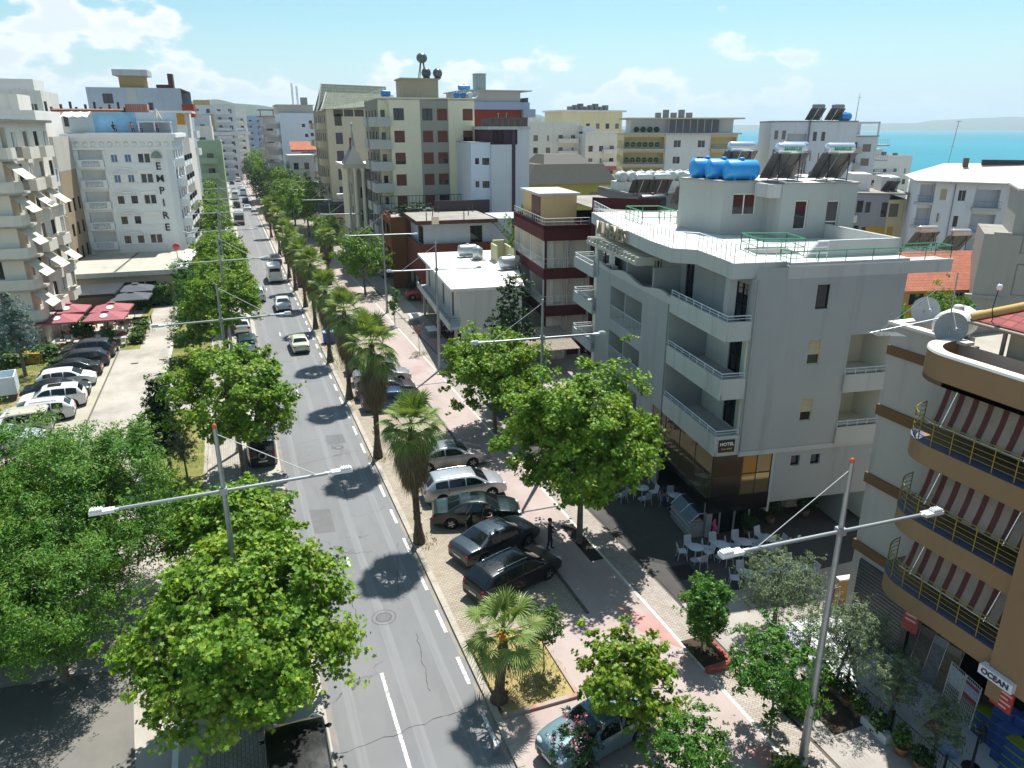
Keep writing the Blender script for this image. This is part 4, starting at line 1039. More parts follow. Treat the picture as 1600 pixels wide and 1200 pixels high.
# off-roader with spare wheel under the left plane tree, dark van at the bottom
o = car('boxy', 'parked_car', 'black off-roader with a spare wheel on its tailgate under the plane tree', .2, 46.2, 90, '#141719')
sp = MB().lathe([(0, -.08), (.2, -.1), (.33, -.08), (.33, .08), (0, .08)], 18, (0, 0, 0), 0, True, 'x'); s_ = sp.build('spare_wheel', [RUBBER], o, loc=(-2.14, 0, 1.0))
MB().lathe([(.17, -.11), (.27, -.1), (.27, -.095), (.17, -.09)], 18, (0, 0, 0), 0, True, 'x').build('rim', [plain('#9b9c9c', .4, .5)], s_)
car('van', 'parked_van', 'black van parked under the front plane tree at the bottom edge', .05, 18.6, 90, '#101214', cat='van')
# left car park
G_P = None
LOT = [(-13.6, 74.6, 178, '#30363c', 'suv', 'dark grey car next to the cafe flower bed, first in the car park row', 0), (-13.9, 71.8, 183, '#23282a', 'wagon', 'black-green estate car, second in the car park row', 0),
       (-14.1, 69.0, 181, '#101318', 'sedan', 'black saloon parked between the estate and the white hatchback', 0), (-14.0, 66.2, 3, '#dcdcda', 'hatch', 'white hatchback facing the path with a blue windscreen', 0),
       (-14.3, 63.6, 2, '#161d27', 'sedan', 'black saloon facing the path between two white cars', 0), (-14.1, 61.1, 184, '#dcdcd9', 'suv', 'white off-roader with a long sunroof', 1), (-14.6, 58.4, 184, '#cfd0cf', 'wagon', 'white estate car with roof rails', 2),
       (-15.2, 55.7, 184, '#bdb8a8', 'boxy', 'beige boxy off-roader with a spare wheel', 0), (-15.4, 53.0, 2, '#aab4ba', 'suv', 'silver-blue car with a sunroof behind the leaves', 1)]
for x, y, h, c, k, lb, f in LOT:
    o = car(k, 'parked_car', lb, x, y, h, c, 0, .25 if c < '#9' else 0., sunroof=f == 1, rack=f == 2)
    if k == 'boxy':
        s_ = link('spare_wheel', sp.mesh('spare_wheel', [STEEL]), o, (-2.14, -.2, 1.0))
# a white trailer box by the lawn
tr = thing('trailer', 'white open-topped trailer box at the left edge by the lawn', 'trailer', (-19.3, 64.6, 0), R_(8))
mb = MB(); 
for x0, x1, y0, y1 in ((-2.2, 2.2, -1.1, -1.02), (-2.2, 2.2, 1.02, 1.1), (-2.2, -2.12, -1.02, 1.02), (2.12, 2.2, -1.02, 1.02)): mb.box(x0, x1, y0, y1, .5, 1.9)
mb.box(-2.12, 2.12, -1.02, 1.02, .5, .62); mb.build('body', [plain('#cfdbe0', .5, var=.05)], tr)
mb = MB(); mb.box(-2.0, .6, -.9, .9, 1.25, 1.32); mb.build('cover', [plain('#1f2a33', .3)], tr)
for s in (-1, 1): MB().lathe([(0, -.1), (.36, -.1), (.36, .1), (0, .1)], 14, (0, s * .95, .36), 0, True, 'y').build('wheel', [RUBBER], tr)
# ---------------------------------------------------------------- the grey hotel (local frame: x along the end facade, y along the avenue)
HP = plaster('#a2a6a5', .07, .34); HPW = plaster('#b6b9b6', .06, .42); HP3 = plaster('#a4a9a5', .06, .38); ROOFW = ground_mat('white_roof_screed', ['#bcbbb5', '#cac9c4', '#d4d3ce'], .5, 12)
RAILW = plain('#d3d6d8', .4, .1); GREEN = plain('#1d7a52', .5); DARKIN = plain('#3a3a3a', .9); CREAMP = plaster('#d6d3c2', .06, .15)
H = Bld('hotel', 'grey five-storey corner hotel with wrap-round balconies and a roof terrace', 'hotel', (20.85, 27.31, .42), R_(-8), None, .979)
W_ = H.w
# end facade
S0, S1 = (1.3, 0), (9.45, 0)
wn = [(3.28, 11.75, .72, 1.2, 'dark'), (3.24, 8.95, .72, 1.22, 'creamhalf'), (3.28, 5.92, .68, 1.2, 'creamhalf')]
H.wall(S0, S1, 4.45, 13.85, wn, [(5.5, 7.75, 8.3, 10.35, 1.9), (5.5, 7.75, 5.45, 7.3, 1.9)], bmi=1, rmi=1)
for z in (7.35, 4.5):
    H.part('balcony').box(6.75, 9.2, -.1, .1, z, z + .95)
    rail(H.part('railing'), [(6.8, -.02), (9.15, -.02)], z + .95, .3, .6, .022, (.5,))
H.win((1.3, 1.88), (9.45, 1.88), 5.65, 7.6, .95, 2.1, 0, 'door', name='door'); H.win((1.3, 1.88), (9.45, 1.88), 5.65, 4.75, .95, 2.1, 0, 'door', name='door')
facade(W_, (3.4, 0), (9.45, 0), 1.6, 4.33, [(1.0, 1.52, 3.48, 4.06, .15, False), (2.15, 2.7, 3.45, 4.02, .15, False)])
H.win((3.4, 0), (9.45, 0), 1.0, 3.48, .52, .58, .15, 'dark'); H.win((3.4, 0), (9.45, 0), 2.15, 3.45, .55, .57, .15, 'dark')
H.part('trim').box(1.32, 9.47, -.05, .1, 4.33, 4.58)
H.part('trim').box(3.3, 3.42, -.06, .25, 1.0, 4.33)
# recessed entrance under the end wall
facade(W_, (3.4, 2.4), (9.45, 2.4), -.43, 1.6); W_.box(3.4, 9.45, .01, 2.4, 1.5, 1.6); facade(W_, (9.45, 0), (9.45, 2.4), -.43, 1.6)
W_.box(7.9, 8.1, .0, 2.38, -.43, 1.5)
# the other outer walls
facade(W_, (9.45, 0), (9.45, 23), -.43, 13.3); facade(W_, (9.45, 23), (1.3, 23), -.43, 13.3)
# avenue facade
facade(W_, (0, 18.6), (0, 6.3), -.43, 11.0, [(2.9, 5.55, z0, z1, 1.25, True) for z0, z1 in ((7.75, 10.0), (4.9, 6.95), (2.05, 4.1))] + [(5.65, 8.4, z0, z1, 1.25, True) for z0, z1 in ((7.75, 10.0), (4.9, 6.95), (2.05, 4.1))], bmi=1)
for z in (7.75, 4.9, 2.05):
    rail(H.part('railing'), [(.02, 15.68), (.02, 10.22)], z, .95, .22, .014, ())
    H.win((1.22, 18.6), (1.22, 6.3), 3.0, z + 1.0, .7, 1.1, 0, 'dark'); H.win((1.22, 18.6), (1.22, 6.3), 6.9, z, .95, 2.0, 0, 'dark', name='door')
# wavy parapet of the upper terrace
pr = MB(); n = 40
for i in range(n):
    ya, yb = 6.3 + 12.3 * i / n, 6.3 + 12.3 * (i + 1) / n
    hz = lambda y: 11.18 + .16 * math.sin((y - 6.3) * 1.1)
    pr.add([(x, y, z) for y in (ya, yb) for x, z in ((-.012, 10.8), (-.012, hz(y)), (.18, hz(y)), (.18, 10.8))], [(0, 4, 5, 1), (1, 5, 6, 2), (2, 6, 7, 3)])
H.part('parapet').join(pr)
# south-west wrap balconies
BM = MB()
for zb, zt in ((4.45, 5.5), (7.45, 8.5), (10.4, 11.35)):
    BM.prism([(.02, .0), (1.28, .0), (1.28, .3), (2.4, .3), (2.4, 6.3), (.02, 6.3)], zb, zb + .25)
    BM.box(-.02, .12, 0, 6.3, zb, zt); BM.box(.12, 1.3, -.02, .12, zb, zt)
    rail(H.part('railing'), [(.05, 6.25), (.05, .05), (1.28, .05)], zt, .28, .9, .022, (.5,))
H.part('balcony').join(BM)
facade(W_, (2.4, 6.3), (2.4, .12), 4.7, 10.4, [(2.5, 3.8, 4.75, 6.9, .1, False), (2.5, 3.8, 7.72, 9.9, .1, False)], 1)
for z in (4.75, 7.72): H.win((2.4, 6.3), (2.4, .12), 2.5, z, 1.3, 2.15, .1, 'darkdoor', name='door')
W_.box(1.3, 2.4, .12, .3, 4.7, 10.4, 1); W_.quad((0, 6.3, 4.7), (2.4, 6.3, 4.7), (2.4, 6.3, 10.4), (0, 6.3, 10.4), 0)
# north end balconies
for zb in (4.5, 7.35, 10.0):
    H.part('balcony').box(-.3, 1.3, 18.6, 23.0, zb, zb + .22); H.part('balcony').box(-.32, -.2, 18.6, 23.0, zb, zb + .8); H.part('balcony').box(-.2, 1.3, 22.9, 23.02, zb, zb + .8)
    rail(H.part('railing'), [(-.26, 18.7), (-.26, 22.96), (1.2, 22.96)], zb + .8, .3, 1., .022, (.5,))
facade(W_, (1.3, 23), (1.3, 18.6), -.43, 13.3, [(1, 3.2, z, z + 2, .1, False) for z in (4.75, 7.6, 10.3)], 1)
for z in (4.75, 7.6, 10.3): H.win((1.3, 23), (1.3, 18.6), 1, z, 2.2, 2., .1, 'darkdoor', name='door')
# upper terrace back wall, dividers, column
facade(W_, (1.9, 18.6), (1.9, 0.4), 10.4, 13.3, [(.8, 1.6, 11.2, 12.6, .12, False), (5.6, 6.6, 11.2, 12.6, .12, False), (10., 11.1, 10.65, 12.75, .12, False), (15.6, 17, 10.65, 12.75, .12, False)])
for s_, z, w_2, h_, st in ((.8, 11.2, .8, 1.4, 'dark'), (5.6, 11.2, 1., 1.4, 'white'), (10., 10.65, 1.1, 2.1, 'darkdoor'), (15.6, 10.65, 1.4, 2.1, 'darkdoor')): H.win((1.9, 18.6), (1.9, .4), s_, z, w_2, h_, .12, st)
W_.quad((0, .3, 10.42), (1.9, .3, 10.42), (1.9, 18.6, 10.42), (0, 18.6, 10.42), 1)
for y, h_ in ((9.2, 1.9), (13.4, 1.9)): W_.box(.2, 1.88, y, y + .16, 10.42, 10.42 + h_)
W_.box(1.9, 2.2, 18.58, 23, 10.2, 13.3); W_.box(1.32, 1.9, .03, .4, 11.35, 13.3)
H.part('column').box(.35, .75, .7, 1.1, 10.42, 13.3); H.part('column').box(-.1, .25, 18.2, 18.55, 10.2, 13.0)
H.part('bench').box(1.35, 1.8, .7, 2.6, 10.62, 10.9)
# air conditioners
AC = MB(); AC.box(0, .85, 0, .32, 0, .6); ACF = MB().lathe([(.0, 0), (.22, 0), (.24, .02)], 16, (.3, -.012, .3), 0, True, 'y')
def ac(x, y, z, rz, label, par=None):
    o = thing('air_conditioner', label, 'air conditioner', (x, y, z), rz)
    link('casing', acm[0], o); link('fan_grille', acm[1], o); return o
acm = (AC.mesh('casing', [plain('#c9c9c4', .5, var=.05)]), ACF.mesh('fan_grille', [BLACK]))
hm = Matrix.Translation((20.85, 27.31, .42)) @ Matrix.Rotation(R_(-8), 4, 'Z') @ Matrix.Scale(.979, 4)
def hp(x, y, z): return hm @ Vector((x, y, z))
ac(*hp(.3, 7.4, 10.44), R_(-8 - 90), 'white air conditioner lying on the hotel upper terrace')
ac(*hp(7.0, .5, 7.7), R_(-8), 'white air conditioner with black fan in the hotel end balcony')
ac(*hp(.5, 17.6, 10.44), R_(-98), 'white air conditioner at the far end of the hotel upper terrace')
# roof slab and planter terrace
RP = [(.3, .45), (3.0, .4), (3.0, .02), (9.45, .02), (9.6, 3.0), (9.6, 22.9), (.9, 22.9), (-.1, 15.7), (-.6, 8), (-.55, 5.4), (.5, 4.6), (.4, 1.6)]
H.part('roof').prism(RP, 13.3, 14.05, 0, 1)
H.part('roof').box(2.9, 11.9, -.02, 0.02, 13.3, 13.92); H.part('roof').box(9.45, 11.9, .02, 1.2, 13.3, 13.86); H.part('roof').box(2.9, 11.9, -.03, .18, 13.86, 13.94, 1)
H.part('parapet').box(5.2, 9.7, 1.15, 1.33, 14.05, 14.85); H.part('parapet').box(9.5, 9.68, 1.33, 8, 14.05, 14.85)
H.part('parapet').add([(4.5, 1.15, 14.06), (5.2, 1.15, 14.06), (5.2, 1.15, 14.85), (4.5, 1.33, 14.06), (5.2, 1.33, 14.06), (5.2, 1.33, 14.85)], [(0, 1, 2), (5, 4, 3), (0, 2, 5, 3)])
RW = H.part('railing'); rail(RW, [(9.4, 22.7), (1.0, 22.7), (0., 15.7), (-.5, 8), (-.45, 5.5), (.6, 4.7), (.5, 1.6), (.42, .6), (5.3, .65), (9.6, 1.2)][1:9], 14.05, .85, .55, .02, (.35, .68))
RG = H.part('green_railing'); rail(RG, [(3.0, .9), (3.0, .08), (11.8, .08), (11.8, 1.1), (9.8, 1.1)], 13.94, .62, 1.5, .025, (.5,))
rail(RG, [(2.6, 2.4), (4.9, 1.9), (5.2, 4.0), (2.9, 4.5)], 14.05, .8, 1.2, .03, (.5,), close=True)
rail(RG, [(1.9, 15.5), (4.2, 15.2), (4.4, 18.6), (2.1, 19)], 14.05, .8, 1., .03, (.5,), close=True)
H.part('skylight').prism([(2.75, 2.55), (4.8, 2.1), (5.05, 3.85), (3.0, 4.3)], 14.05, 14.13)
# pergola and roof sign
PG = H.part('pergola')
for i in range(15): PG.box(-1.0, .6, 9.2 + i * .62, 9.34 + i * .62, 12.72, 12.98)
PG.box(-1.0, -.85, 9.1, 18.2, 12.5, 12.72); PG.box(-.95, .1, 9.0, 9.08, 12.5, 12.98)
H.part('drain_pipe').tube([(1.42, -.06, 4.6), (1.42, -.06, 13.3)], .045, 6); H.part('drain_pipe').tube([(-.05, 6.42, .0), (-.05, 6.42, 10.8)], .045, 6)
# penthouse
PP = [(3.3, 13.2), (4.3, 9.5), (6.7, 9.0), (6.75, 7.3), (11.2, 6.9), (12.6, 14.5)]
for i in range(len(PP)):
    A, B = PP[i], PP[(i + 1) % len(PP)]; L = math.dist(A, B); wl = []
    if i == 1: wl = [(.6, 15.2, 1.35, 1.2, 'white')]
    if i == 3: wl = [(.85, 14.55, .75, 1.6, 'white'), (2.75, 14.07, .75, 2.05, 'door')]
    H.wall(A, B, 14.04, 17.05, wl, mi=2)
H.part('penthouse_roof').prism([(x + (-.06 if x < 5 else .06), y - .06) for x, y in PP], 17.05, 17.13, 0, 1)
H.part('trim').box(6.0, 6.74, 7.4, 9.0, 16.3, 17.04)
# ground floor showcase and cafe front
GF = H.part('glass_front')
GF.quad((-.01, 7.6, 2.0), (-.01, -.02, 2.0), (-.01, -.02, 4.44), (-.01, 7.6, 4.44)); GF.quad((-.01, -.02, 2.15), (3.3, -.02, 2.15), (3.3, -.02, 4.44), (-.01, -.02, 4.44))
MU = H.part('mullion')
for y in (0, 1.9, 3.8, 5.7, 7.6): MU.box(-.03, .02, y - .02, y + .02, 2.0, 4.44)
for x in (.02, 1.65, 2.45, 3.27): MU.box(x - .02, x + .02, -.04, .02, 2.15, 4.44)
MU.box(-.035, .02, -.02, 7.6, 3.2, 3.25); MU.box(0, 3.3, -.045, .02, 3.3, 3.35)
FA = H.part('fascia'); FA.box(-.06, 3.32, -.06, .2, 1.25, 2.14); FA.box(-.06, .2, .2, 7.6, 1.75, 2.0); FA.box(0, 1.6, -.035, -.03, 2.16, 4.43)
for x, y in ((.3, .5), (3.2, 2.3), (.3, 7.3)): H.part('column').box(x - .16, x + .16, y - .16, y + .16, -.43, 1.8)
for x in (1.0, 1.85, 2.7): H.part('door_frame').box(x - .04, x + .04, .52, .6, -.43, 1.3)
H.part('cafe_glass').quad((1.0, .6, -.43), (3.3, .6, -.43), (3.3, .6, 1.3), (1.0, .6, 1.3))
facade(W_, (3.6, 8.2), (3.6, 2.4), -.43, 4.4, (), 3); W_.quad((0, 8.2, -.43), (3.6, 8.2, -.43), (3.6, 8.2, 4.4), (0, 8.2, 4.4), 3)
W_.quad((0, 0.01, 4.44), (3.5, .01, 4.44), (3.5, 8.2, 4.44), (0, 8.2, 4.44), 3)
# hotel roof sign letters are fixed to the slab edge, the plate on the corner balcony
H.done([HP, CREAMP, HP3, DARKIN], {'balcony': [HPW], 'railing': [RAILW], 'green_railing': [GREEN], 'trim': [HPW], 'parapet': [HPW], 'column': [HP], 'bench': [plain('#8f8a70', .8)],
        'roof': [HPW, ROOFW], 'skylight': [plain('#6d7472', .3)], 'pergola': [plaster('#b7b7ab', .06, .4)], 'penthouse_roof': [plaster('#9c8f84', .1, .4), ROOFW],
        'glass_front': [plain('#85795a', .03, .8, 1.)], 'mullion': [plain('#3a3732', .4, .4)], 'fascia': [plain('#0c0d0f', .18)], 'door_frame': [plain('#b9bcbc', .4, .3)], 'cafe_glass': [GLASS]})
sg = thing('roof_sign', 'white standing letters along the hotel roof edge above the pergola', 'sign', hp(-.62, 17.2, 13.75), R_(-8), None, .979)
tm = text_mesh('VILA EMES', 1.15, plain('#958b74', .5), .09, 'LEFT', .012)
o = link('lettering', tm, sg, (0, 0, -.05), rot=(R_(90), 0, R_(-90)), scale=(1., 1., 1.))
hs = thing('hotel_sign', 'small dark hotel sign with white letters on the corner balcony', 'sign', hp(.62, -.06, 5.0), R_(-8))
mb = MB(); mb.box(-.42, .42, -.03, .03, -.32, .32); mb.build('board', [plain('#14161c', .4)], hs)
link('lettering', text_mesh('HOTEL', .24, plain('#e8e8e6', .5), .006, bold=.004), hs, (0, -.04, .11), rot=(R_(90), 0, 0))
link('lettering', text_mesh('VILA EMES', .13, plain('#c9b25c', .5), .006), hs, (0, -.04, -.14), rot=(R_(90), 0, 0))
vs_ = thing('wall_lettering', 'dark upright letters on the wall beside the hotel entrance', 'sign', hp(4.35, 2.36, 1.3), R_(-8))
for i, c in enumerate('VILA EMES'):
    if c != ' ': link('lettering', text_mesh(c, .22, plain('#1c1c1e', .5), .01, bold=.003), vs_, (0, 0, -.19 * i), rot=(R_(90), 0, 0))
ed = thing('entrance_door', 'plain white door in the recess under the hotel end wall', 'door', hp(6.1, 2.3, -.43), R_(-8))
mb = MB(); mb.box(0, 1.2, 0, .06, 0, 1.95); mb.build('leaf', [plain('#cfd0cd', .5)], ed); mb = MB(); mb.box(1.05, 1.1, -.06, 0, .9, 1.05); mb.box(.4, .7, -.01, 0, 1.8, 1.88); mb.build('handle', [DARKMETAL], ed)
# water tanks and solar heaters on the penthouse roof
def tank_thing(label, x, y, z, r, L, col, rz=0, group=None, axis='x', rough=.35, metal=0.):
    o = thing('water_tank', label, 'water tank', (x, y, z), rz, group)
    mb = MB(); cyl_tank(mb, (0, 0, r), r, L, axis); mb.build('shell', [plain(col, rough, metal, var=.08)], o)
    mb = MB()
    if axis == 'x': mb.lathe([(r * .32, 0), (r * .32, .1), (r * .2, .14), (0, .14)], 12, (0, 0, 2 * r - .02)); mb.box(-L * .3, -L * .22, -r * .7, r * .7, 0, r * .3); mb.box(L * .22, L * .3, -r * .7, r * .7, 0, r * .3)
    else: mb.lathe([(r * .3, 0), (r * .3, .08), (0, .1)], 12, (0, 0, r))
    mb.build('lid', [plain(sc(lin(col), .8), .5)], o); return o
for i, (x, y) in enumerate([(4.6, 12.4), (5.0, 11.1), (5.5, 9.9)]):
    p = hp(x, y, 17.13); tank_thing(['farthest of three blue water tanks on the hotel roof', 'middle of three blue water tanks on the hotel roof', 'nearest of three blue water tanks on the hotel roof'][i], *p, .56, 1.8, '#2b93d6', R_(-8 - 4), 'blue water tanks on the hotel roof')
def solar(label, p, rz, tank='#c6ccd2', logo=None, s=1., panels=2):
    """Thermosiphon heater: tilted collectors seen from behind, drum on top, steel legs."""
    o = thing('solar_water_heater', label, 'solar heater', p, rz, 'solar water heaters on the roofs' if not logo else None, s)
    mb = MB(); cyl_tank(mb, (0, 0, 1.75), .3, 1.55); mb.build('drum', [plain(tank, .22, .5)], o)
    mb = MB()
    for k in range(panels):
        x0 = -1.05 + k * 1.1 + (0.0 if panels == 2 else .5)
        a = [(x0, -.15, 1.5), (x0 + 1., -.15, 1.5), (x0 + 1., 1.1, .1), (x0, 1.1, .1)]
        b = [(q[0], q[1] + .06, q[2] + .06) for q in a]
        mb.add(a + b, [(0, 1, 2, 3), (7, 6, 5, 4), (0, 4, 5, 1), (1, 5, 6, 2), (2, 6, 7, 3), (3, 7, 4, 0)])
    mb.build('collector', [plain('#5d5c5a', .5, .3, var=.15)], o)
    mb = MB()
    for x in (-.6, .6):
        mb.tube([(x, -.1, 0), (x, -.1, 1.5)], .03, 4); mb.tube([(x, 1.0, 0), (x, -.1, 1.4)], .025, 4); mb.tube([(x, -.1, .1), (x, 1., .1)], .025, 4)
    mb.tube([(-.6, -.1, .2), (.6, -.1, 1.2)], .02, 4)
    mb.build('stand', [DARKMETAL], o)
    if logo: link('lettering', text_mesh(logo, .27, plain('#2b9a58', .5), .005, bold=.008), o, (0, -.31, 1.72), rot=(R_(90), 0, 0))
    return o
solar('solar heater with a lettered steel drum, left of the pair on the hotel roof', hp(7.6, 8.4, 17.13), R_(-10), '#cfd6dd', 'MARKUS')
solar('solar heater with a lettered steel drum, right of the pair on the hotel roof', hp(10.4, 7.9, 17.13), R_(-10), '#cfd6dd', 'MARKUS')
solar('solar heater standing behind the lettered pair on the hotel roof', hp(9.9, 11.6, 17.13), R_(-10), '#b9c6d6', None)
solar('solar heater behind the blue tanks on the hotel roof', hp(6.9, 12.6, 17.13), R_(-10), '#cdd0d2', None)
# ---------------------------------------------------------------- tan apartment house with striped awnings over a shop
GREY = plaster('#aba69f', .07, .35); BROWN = plaster('#8d7254', .09, .3); BEIGE = plaster('#b8ab92', .06, .25); CAPW = plaster('#d2cec6', .04, .2)
T = Bld('apartment_house', 'tan and grey apartment house with curved balconies and striped awnings over a shop', 'building')
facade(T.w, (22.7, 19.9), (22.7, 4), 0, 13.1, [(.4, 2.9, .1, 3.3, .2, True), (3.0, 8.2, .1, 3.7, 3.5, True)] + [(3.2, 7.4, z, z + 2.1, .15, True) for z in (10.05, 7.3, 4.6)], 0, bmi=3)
facade(T.w, (36, 19.9), (22.7, 19.9), 0, 13.1, [(8.4, 9.3, 5.6, 6.6, .15, False), (11.5, 12.2, 2.2, 2.9, .12, False)]); T.win((36, 19.9), (22.7, 19.9), 8.4, 5.6, .9, 1., .15); T.win((36, 19.9), (22.7, 19.9), 11.5, 2.2, .7, .7, .12)
for z in (9.5, 6.6, 3.55): T.part('band').box(22.62, 22.76, 16.6, 19.84, z, z + .42); T.part('band').box(22.62, 30, 19.84, 19.98, z, z + .42)
T.part('band').box(22.63, 22.76, 16.6, 19.96, 11.95, 12.3)
T.part('roof').box(22.9, 36, 4, 19.7, 12.25, 12.35); T.part('coping').box(22.55, 22.95, 16.8, 20.05, 13.1, 13.2); T.part('coping').box(22.95, 36, 19.7, 20.05, 13.1, 13.2)
T.w.box(22.72, 22.95, 16.6, 19.88, 12.2, 13.1); T.w.box(22.95, 36, 19.72, 19.88, 12.2, 13.1)
def curve(xo, y0=17.5, y1=16.0, xw=22.7, n=8, off=0.):
    """Plan line of a balcony front: from the wall round a quarter curve, then straight along the avenue."""
    pts = [(xw, y0 - off)]
    for i in range(n + 1):
        a = math.pi / 2 * i / n
        pts.append((xo + off + (1.35) * (1 - math.sin(a)), y1 + (y0 - y1 - off) * math.cos(a) * 1.0))
    return pts
XO = 20.75
for z0, z1, yend in ((9.35, 10.05, 12.4), (6.6, 7.3, 12.4), (3.9, 4.6, 12.4), (12.15, 13.2, 4)):
    c = curve(XO); poly = c + [(XO, yend), (22.7, yend)]
    key = 'parapet' if z1 > 13 else 'balcony'
    if key == 'balcony': T.part(key).prism(poly, z0, z1)
    else:
        ci = curve(XO, off=.35); outer = c + [(XO, yend)]; inner = ci + [(XO + .35, yend)]
        m_ = len(outer); vs = [(x, y, z) for z in (z0, z1) for x, y in outer] + [(x, y, z) for z in (z0 + .2, z1) for x, y in inner]
        fs = []
        for i in range(m_ - 1): fs += [(i, i + 1, m_ + i + 1, m_ + i), (2 * m_ + i + 1, 2 * m_ + i, 3 * m_ + i, 3 * m_ + i + 1)]
        T.part(key).add(vs, fs)
        T.part('coping').add([(x, y, z1 + .005) for x, y in outer] + [(x, y, z1 + .005) for x, y in inner] + [(x - .03, y, z1 - .07) for x, y in outer],
                             [(i, i + 1, m_ + i + 1, m_ + i) for i in range(m_ - 1)] + [(i, i + 1, 2 * m_ + i + 1, 2 * m_ + i) for i in range(m_ - 1)])
        T.part('parapet').prism(poly, z0, z0 + .15)
    if key == 'balcony':
        pts = c[1:] + [(XO, 12.45)]
        T.part('balcony_edge').add([(x - .02, y, z1 + .006) for x, y in pts] + [(x + .5, y - .02, z1 + .006) for x, y in pts], [(i, i + 1, len(pts) + i + 1, len(pts) + i) for i in range(len(pts) - 1)])
        pl = [Vector((x + .06, y, 0)) for x, y in pts]
        for hh in (.22, .4, .58, .76): T.part('railing').tube([(p.x, p.y, z1 + hh) for p in pl], .014, 4)
        T.part('railing').tube([(p.x, p.y, z1 + .88) for p in pl], .022, 5)
        ps = [pl[k] for k in (0, 3, 6)] + [Vector((XO + .06, 16 - .72 * k, 0)) for k in range(6)]
        for p in ps: T.part('rail_post').tube([(p.x, p.y, z1), (p.x, p.y, z1 + .92)], .021, 5)
        for k in (1, 5): T.win((22.7, 19.9), (22.7, 4), 3.3 + k * .7, z1 + .02, 1.2, 2.05, .14, 'darkdoor', name='door')
T.w.box(20.62, 22.72, 4, 12.38, 3.72, 13.15, 1); T.w.box(20.7, 22.7, 11.9, 12.36, 3.0, 3.72, 1); T.w.box(21.4, 22.6, 4, 11.8, 3.5, 3.7, 1)
T.part('soffit').box(21.3, 22.68, 12.5, 16.2, 12.05, 12.14)
for z0 in (9.2, 6.45): T.part('soffit').box(21.2, 22.68, 12.42, 16.4, z0, z0 + .14)
SM = stripes_mat('awning_stripe', '#8a8075', '#552a29', .5, 1, .4)
AW = MB()
for z1 in (12.1, 9.3, 6.55):
    zt = z1; zb = z1 - 1.3; n = 16
    for i in range(n):
        ya, yb = 16.2 - (3.7 * i / n), 16.2 - (3.7 * (i + 1) / n)
        sag = lambda y, q: .05 * math.sin(q * math.pi) + .015 * math.sin(y * 9)
        for k in range(4):
            q0, q1 = k / 4, (k + 1) / 4
            AW.add([(21.3 - .36 * q + sag(y, q), y + .12 * q, zt - (zt - zb) * q) for y, q in ((ya, q0), (yb, q0), (yb, q1), (ya, q1))], [(0, 1, 2, 3)], 0, True)
    for y in (15.7, 12.9):
        T.part('awning_arm').tube([(21.15, y, zt - .1), (20.82, y + .1, zb + .02)], .03, 5)
    T.part('awning_arm').tube([(20.93, 16.35, zb), (20.93, 12.5, zb)], .025, 5)
T.parts['awning'] = AW
# roller shutter, shop glass
SH_ = MB()
for i in range(40): SH_.box(22.6 + .02 * (i % 2), 22.75, 17.02, 19.48, .1 + i * .08, .1 + i * .08 + .074)
T.parts['roller_shutter'] = SH_
T.part('shop_glass').quad((24.2, 16.6, .1), (24.2, 11.8, .1), (24.2, 11.8, 3.4), (24.2, 16.6, 3.4))
T.part('shop_frame').box(22.55, 22.72, 16.75, 17.0, .1, 3.7)
# rooftop room with red tiled roof
T.w.box(23.3, 36, 4, 15.9, 12.36, 14.0, 2); T.w.box(23.2, 23.5, 13.6, 13.9, 12.36, 13.95, 1)
T.part('tile_roof').add([(22.75, 16.95, 14.0), (22.75, 4, 14.0), (27, 4, 16.0), (27, 13.0, 16.0), (36, 13, 16.0), (36, 16.95, 14.0)], [(0, 1, 2, 3), (0, 3, 4, 5)])
T.part('tile_roof').add([(22.73, 16.97, 13.84), (22.73, 4, 13.84), (22.73, 4, 13.99), (22.73, 16.97, 13.99), (36, 16.97, 13.84), (36, 16.97, 13.99)], [(0, 1, 2, 3), (4, 0, 3, 5)])
T.part('ridge_band').tube([(22.75, 16.95, 14.04), (27, 13.0, 16.04)], .16, 6)
T.part('gutter').tube([(22.66, 16.95, 13.9), (22.66, 4, 13.9)], .06, 6); T.part('gutter').tube([(23.2, 16.0, 13.85), (23.2, 16.0, 12.3)], .07, 6)
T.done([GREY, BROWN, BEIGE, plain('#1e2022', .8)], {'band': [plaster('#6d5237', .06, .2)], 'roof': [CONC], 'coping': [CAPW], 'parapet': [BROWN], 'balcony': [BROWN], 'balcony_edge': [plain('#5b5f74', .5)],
       'railing': [plain('#8b7b3a', .45, .3)], 'rail_post': [plain('#8f7c30', .5, .3)], 'soffit': [plain('#6b6256', .9)], 'awning_arm': [STEEL], 'awning': [SM], 'roller_shutter': [plain('#4c4f52', .45, .4, var=.1)],
       'shop_glass': [GLASS], 'shop_frame': [BLACK], 'tile_roof': [tile_mat('red_tiles', '#a14a44', '#8b3d3a')], 'ridge_band': [plaster('#b99a5f', .08, .3)], 'gutter': [plain('#8a8274', .6)]})
dish_cache = {}
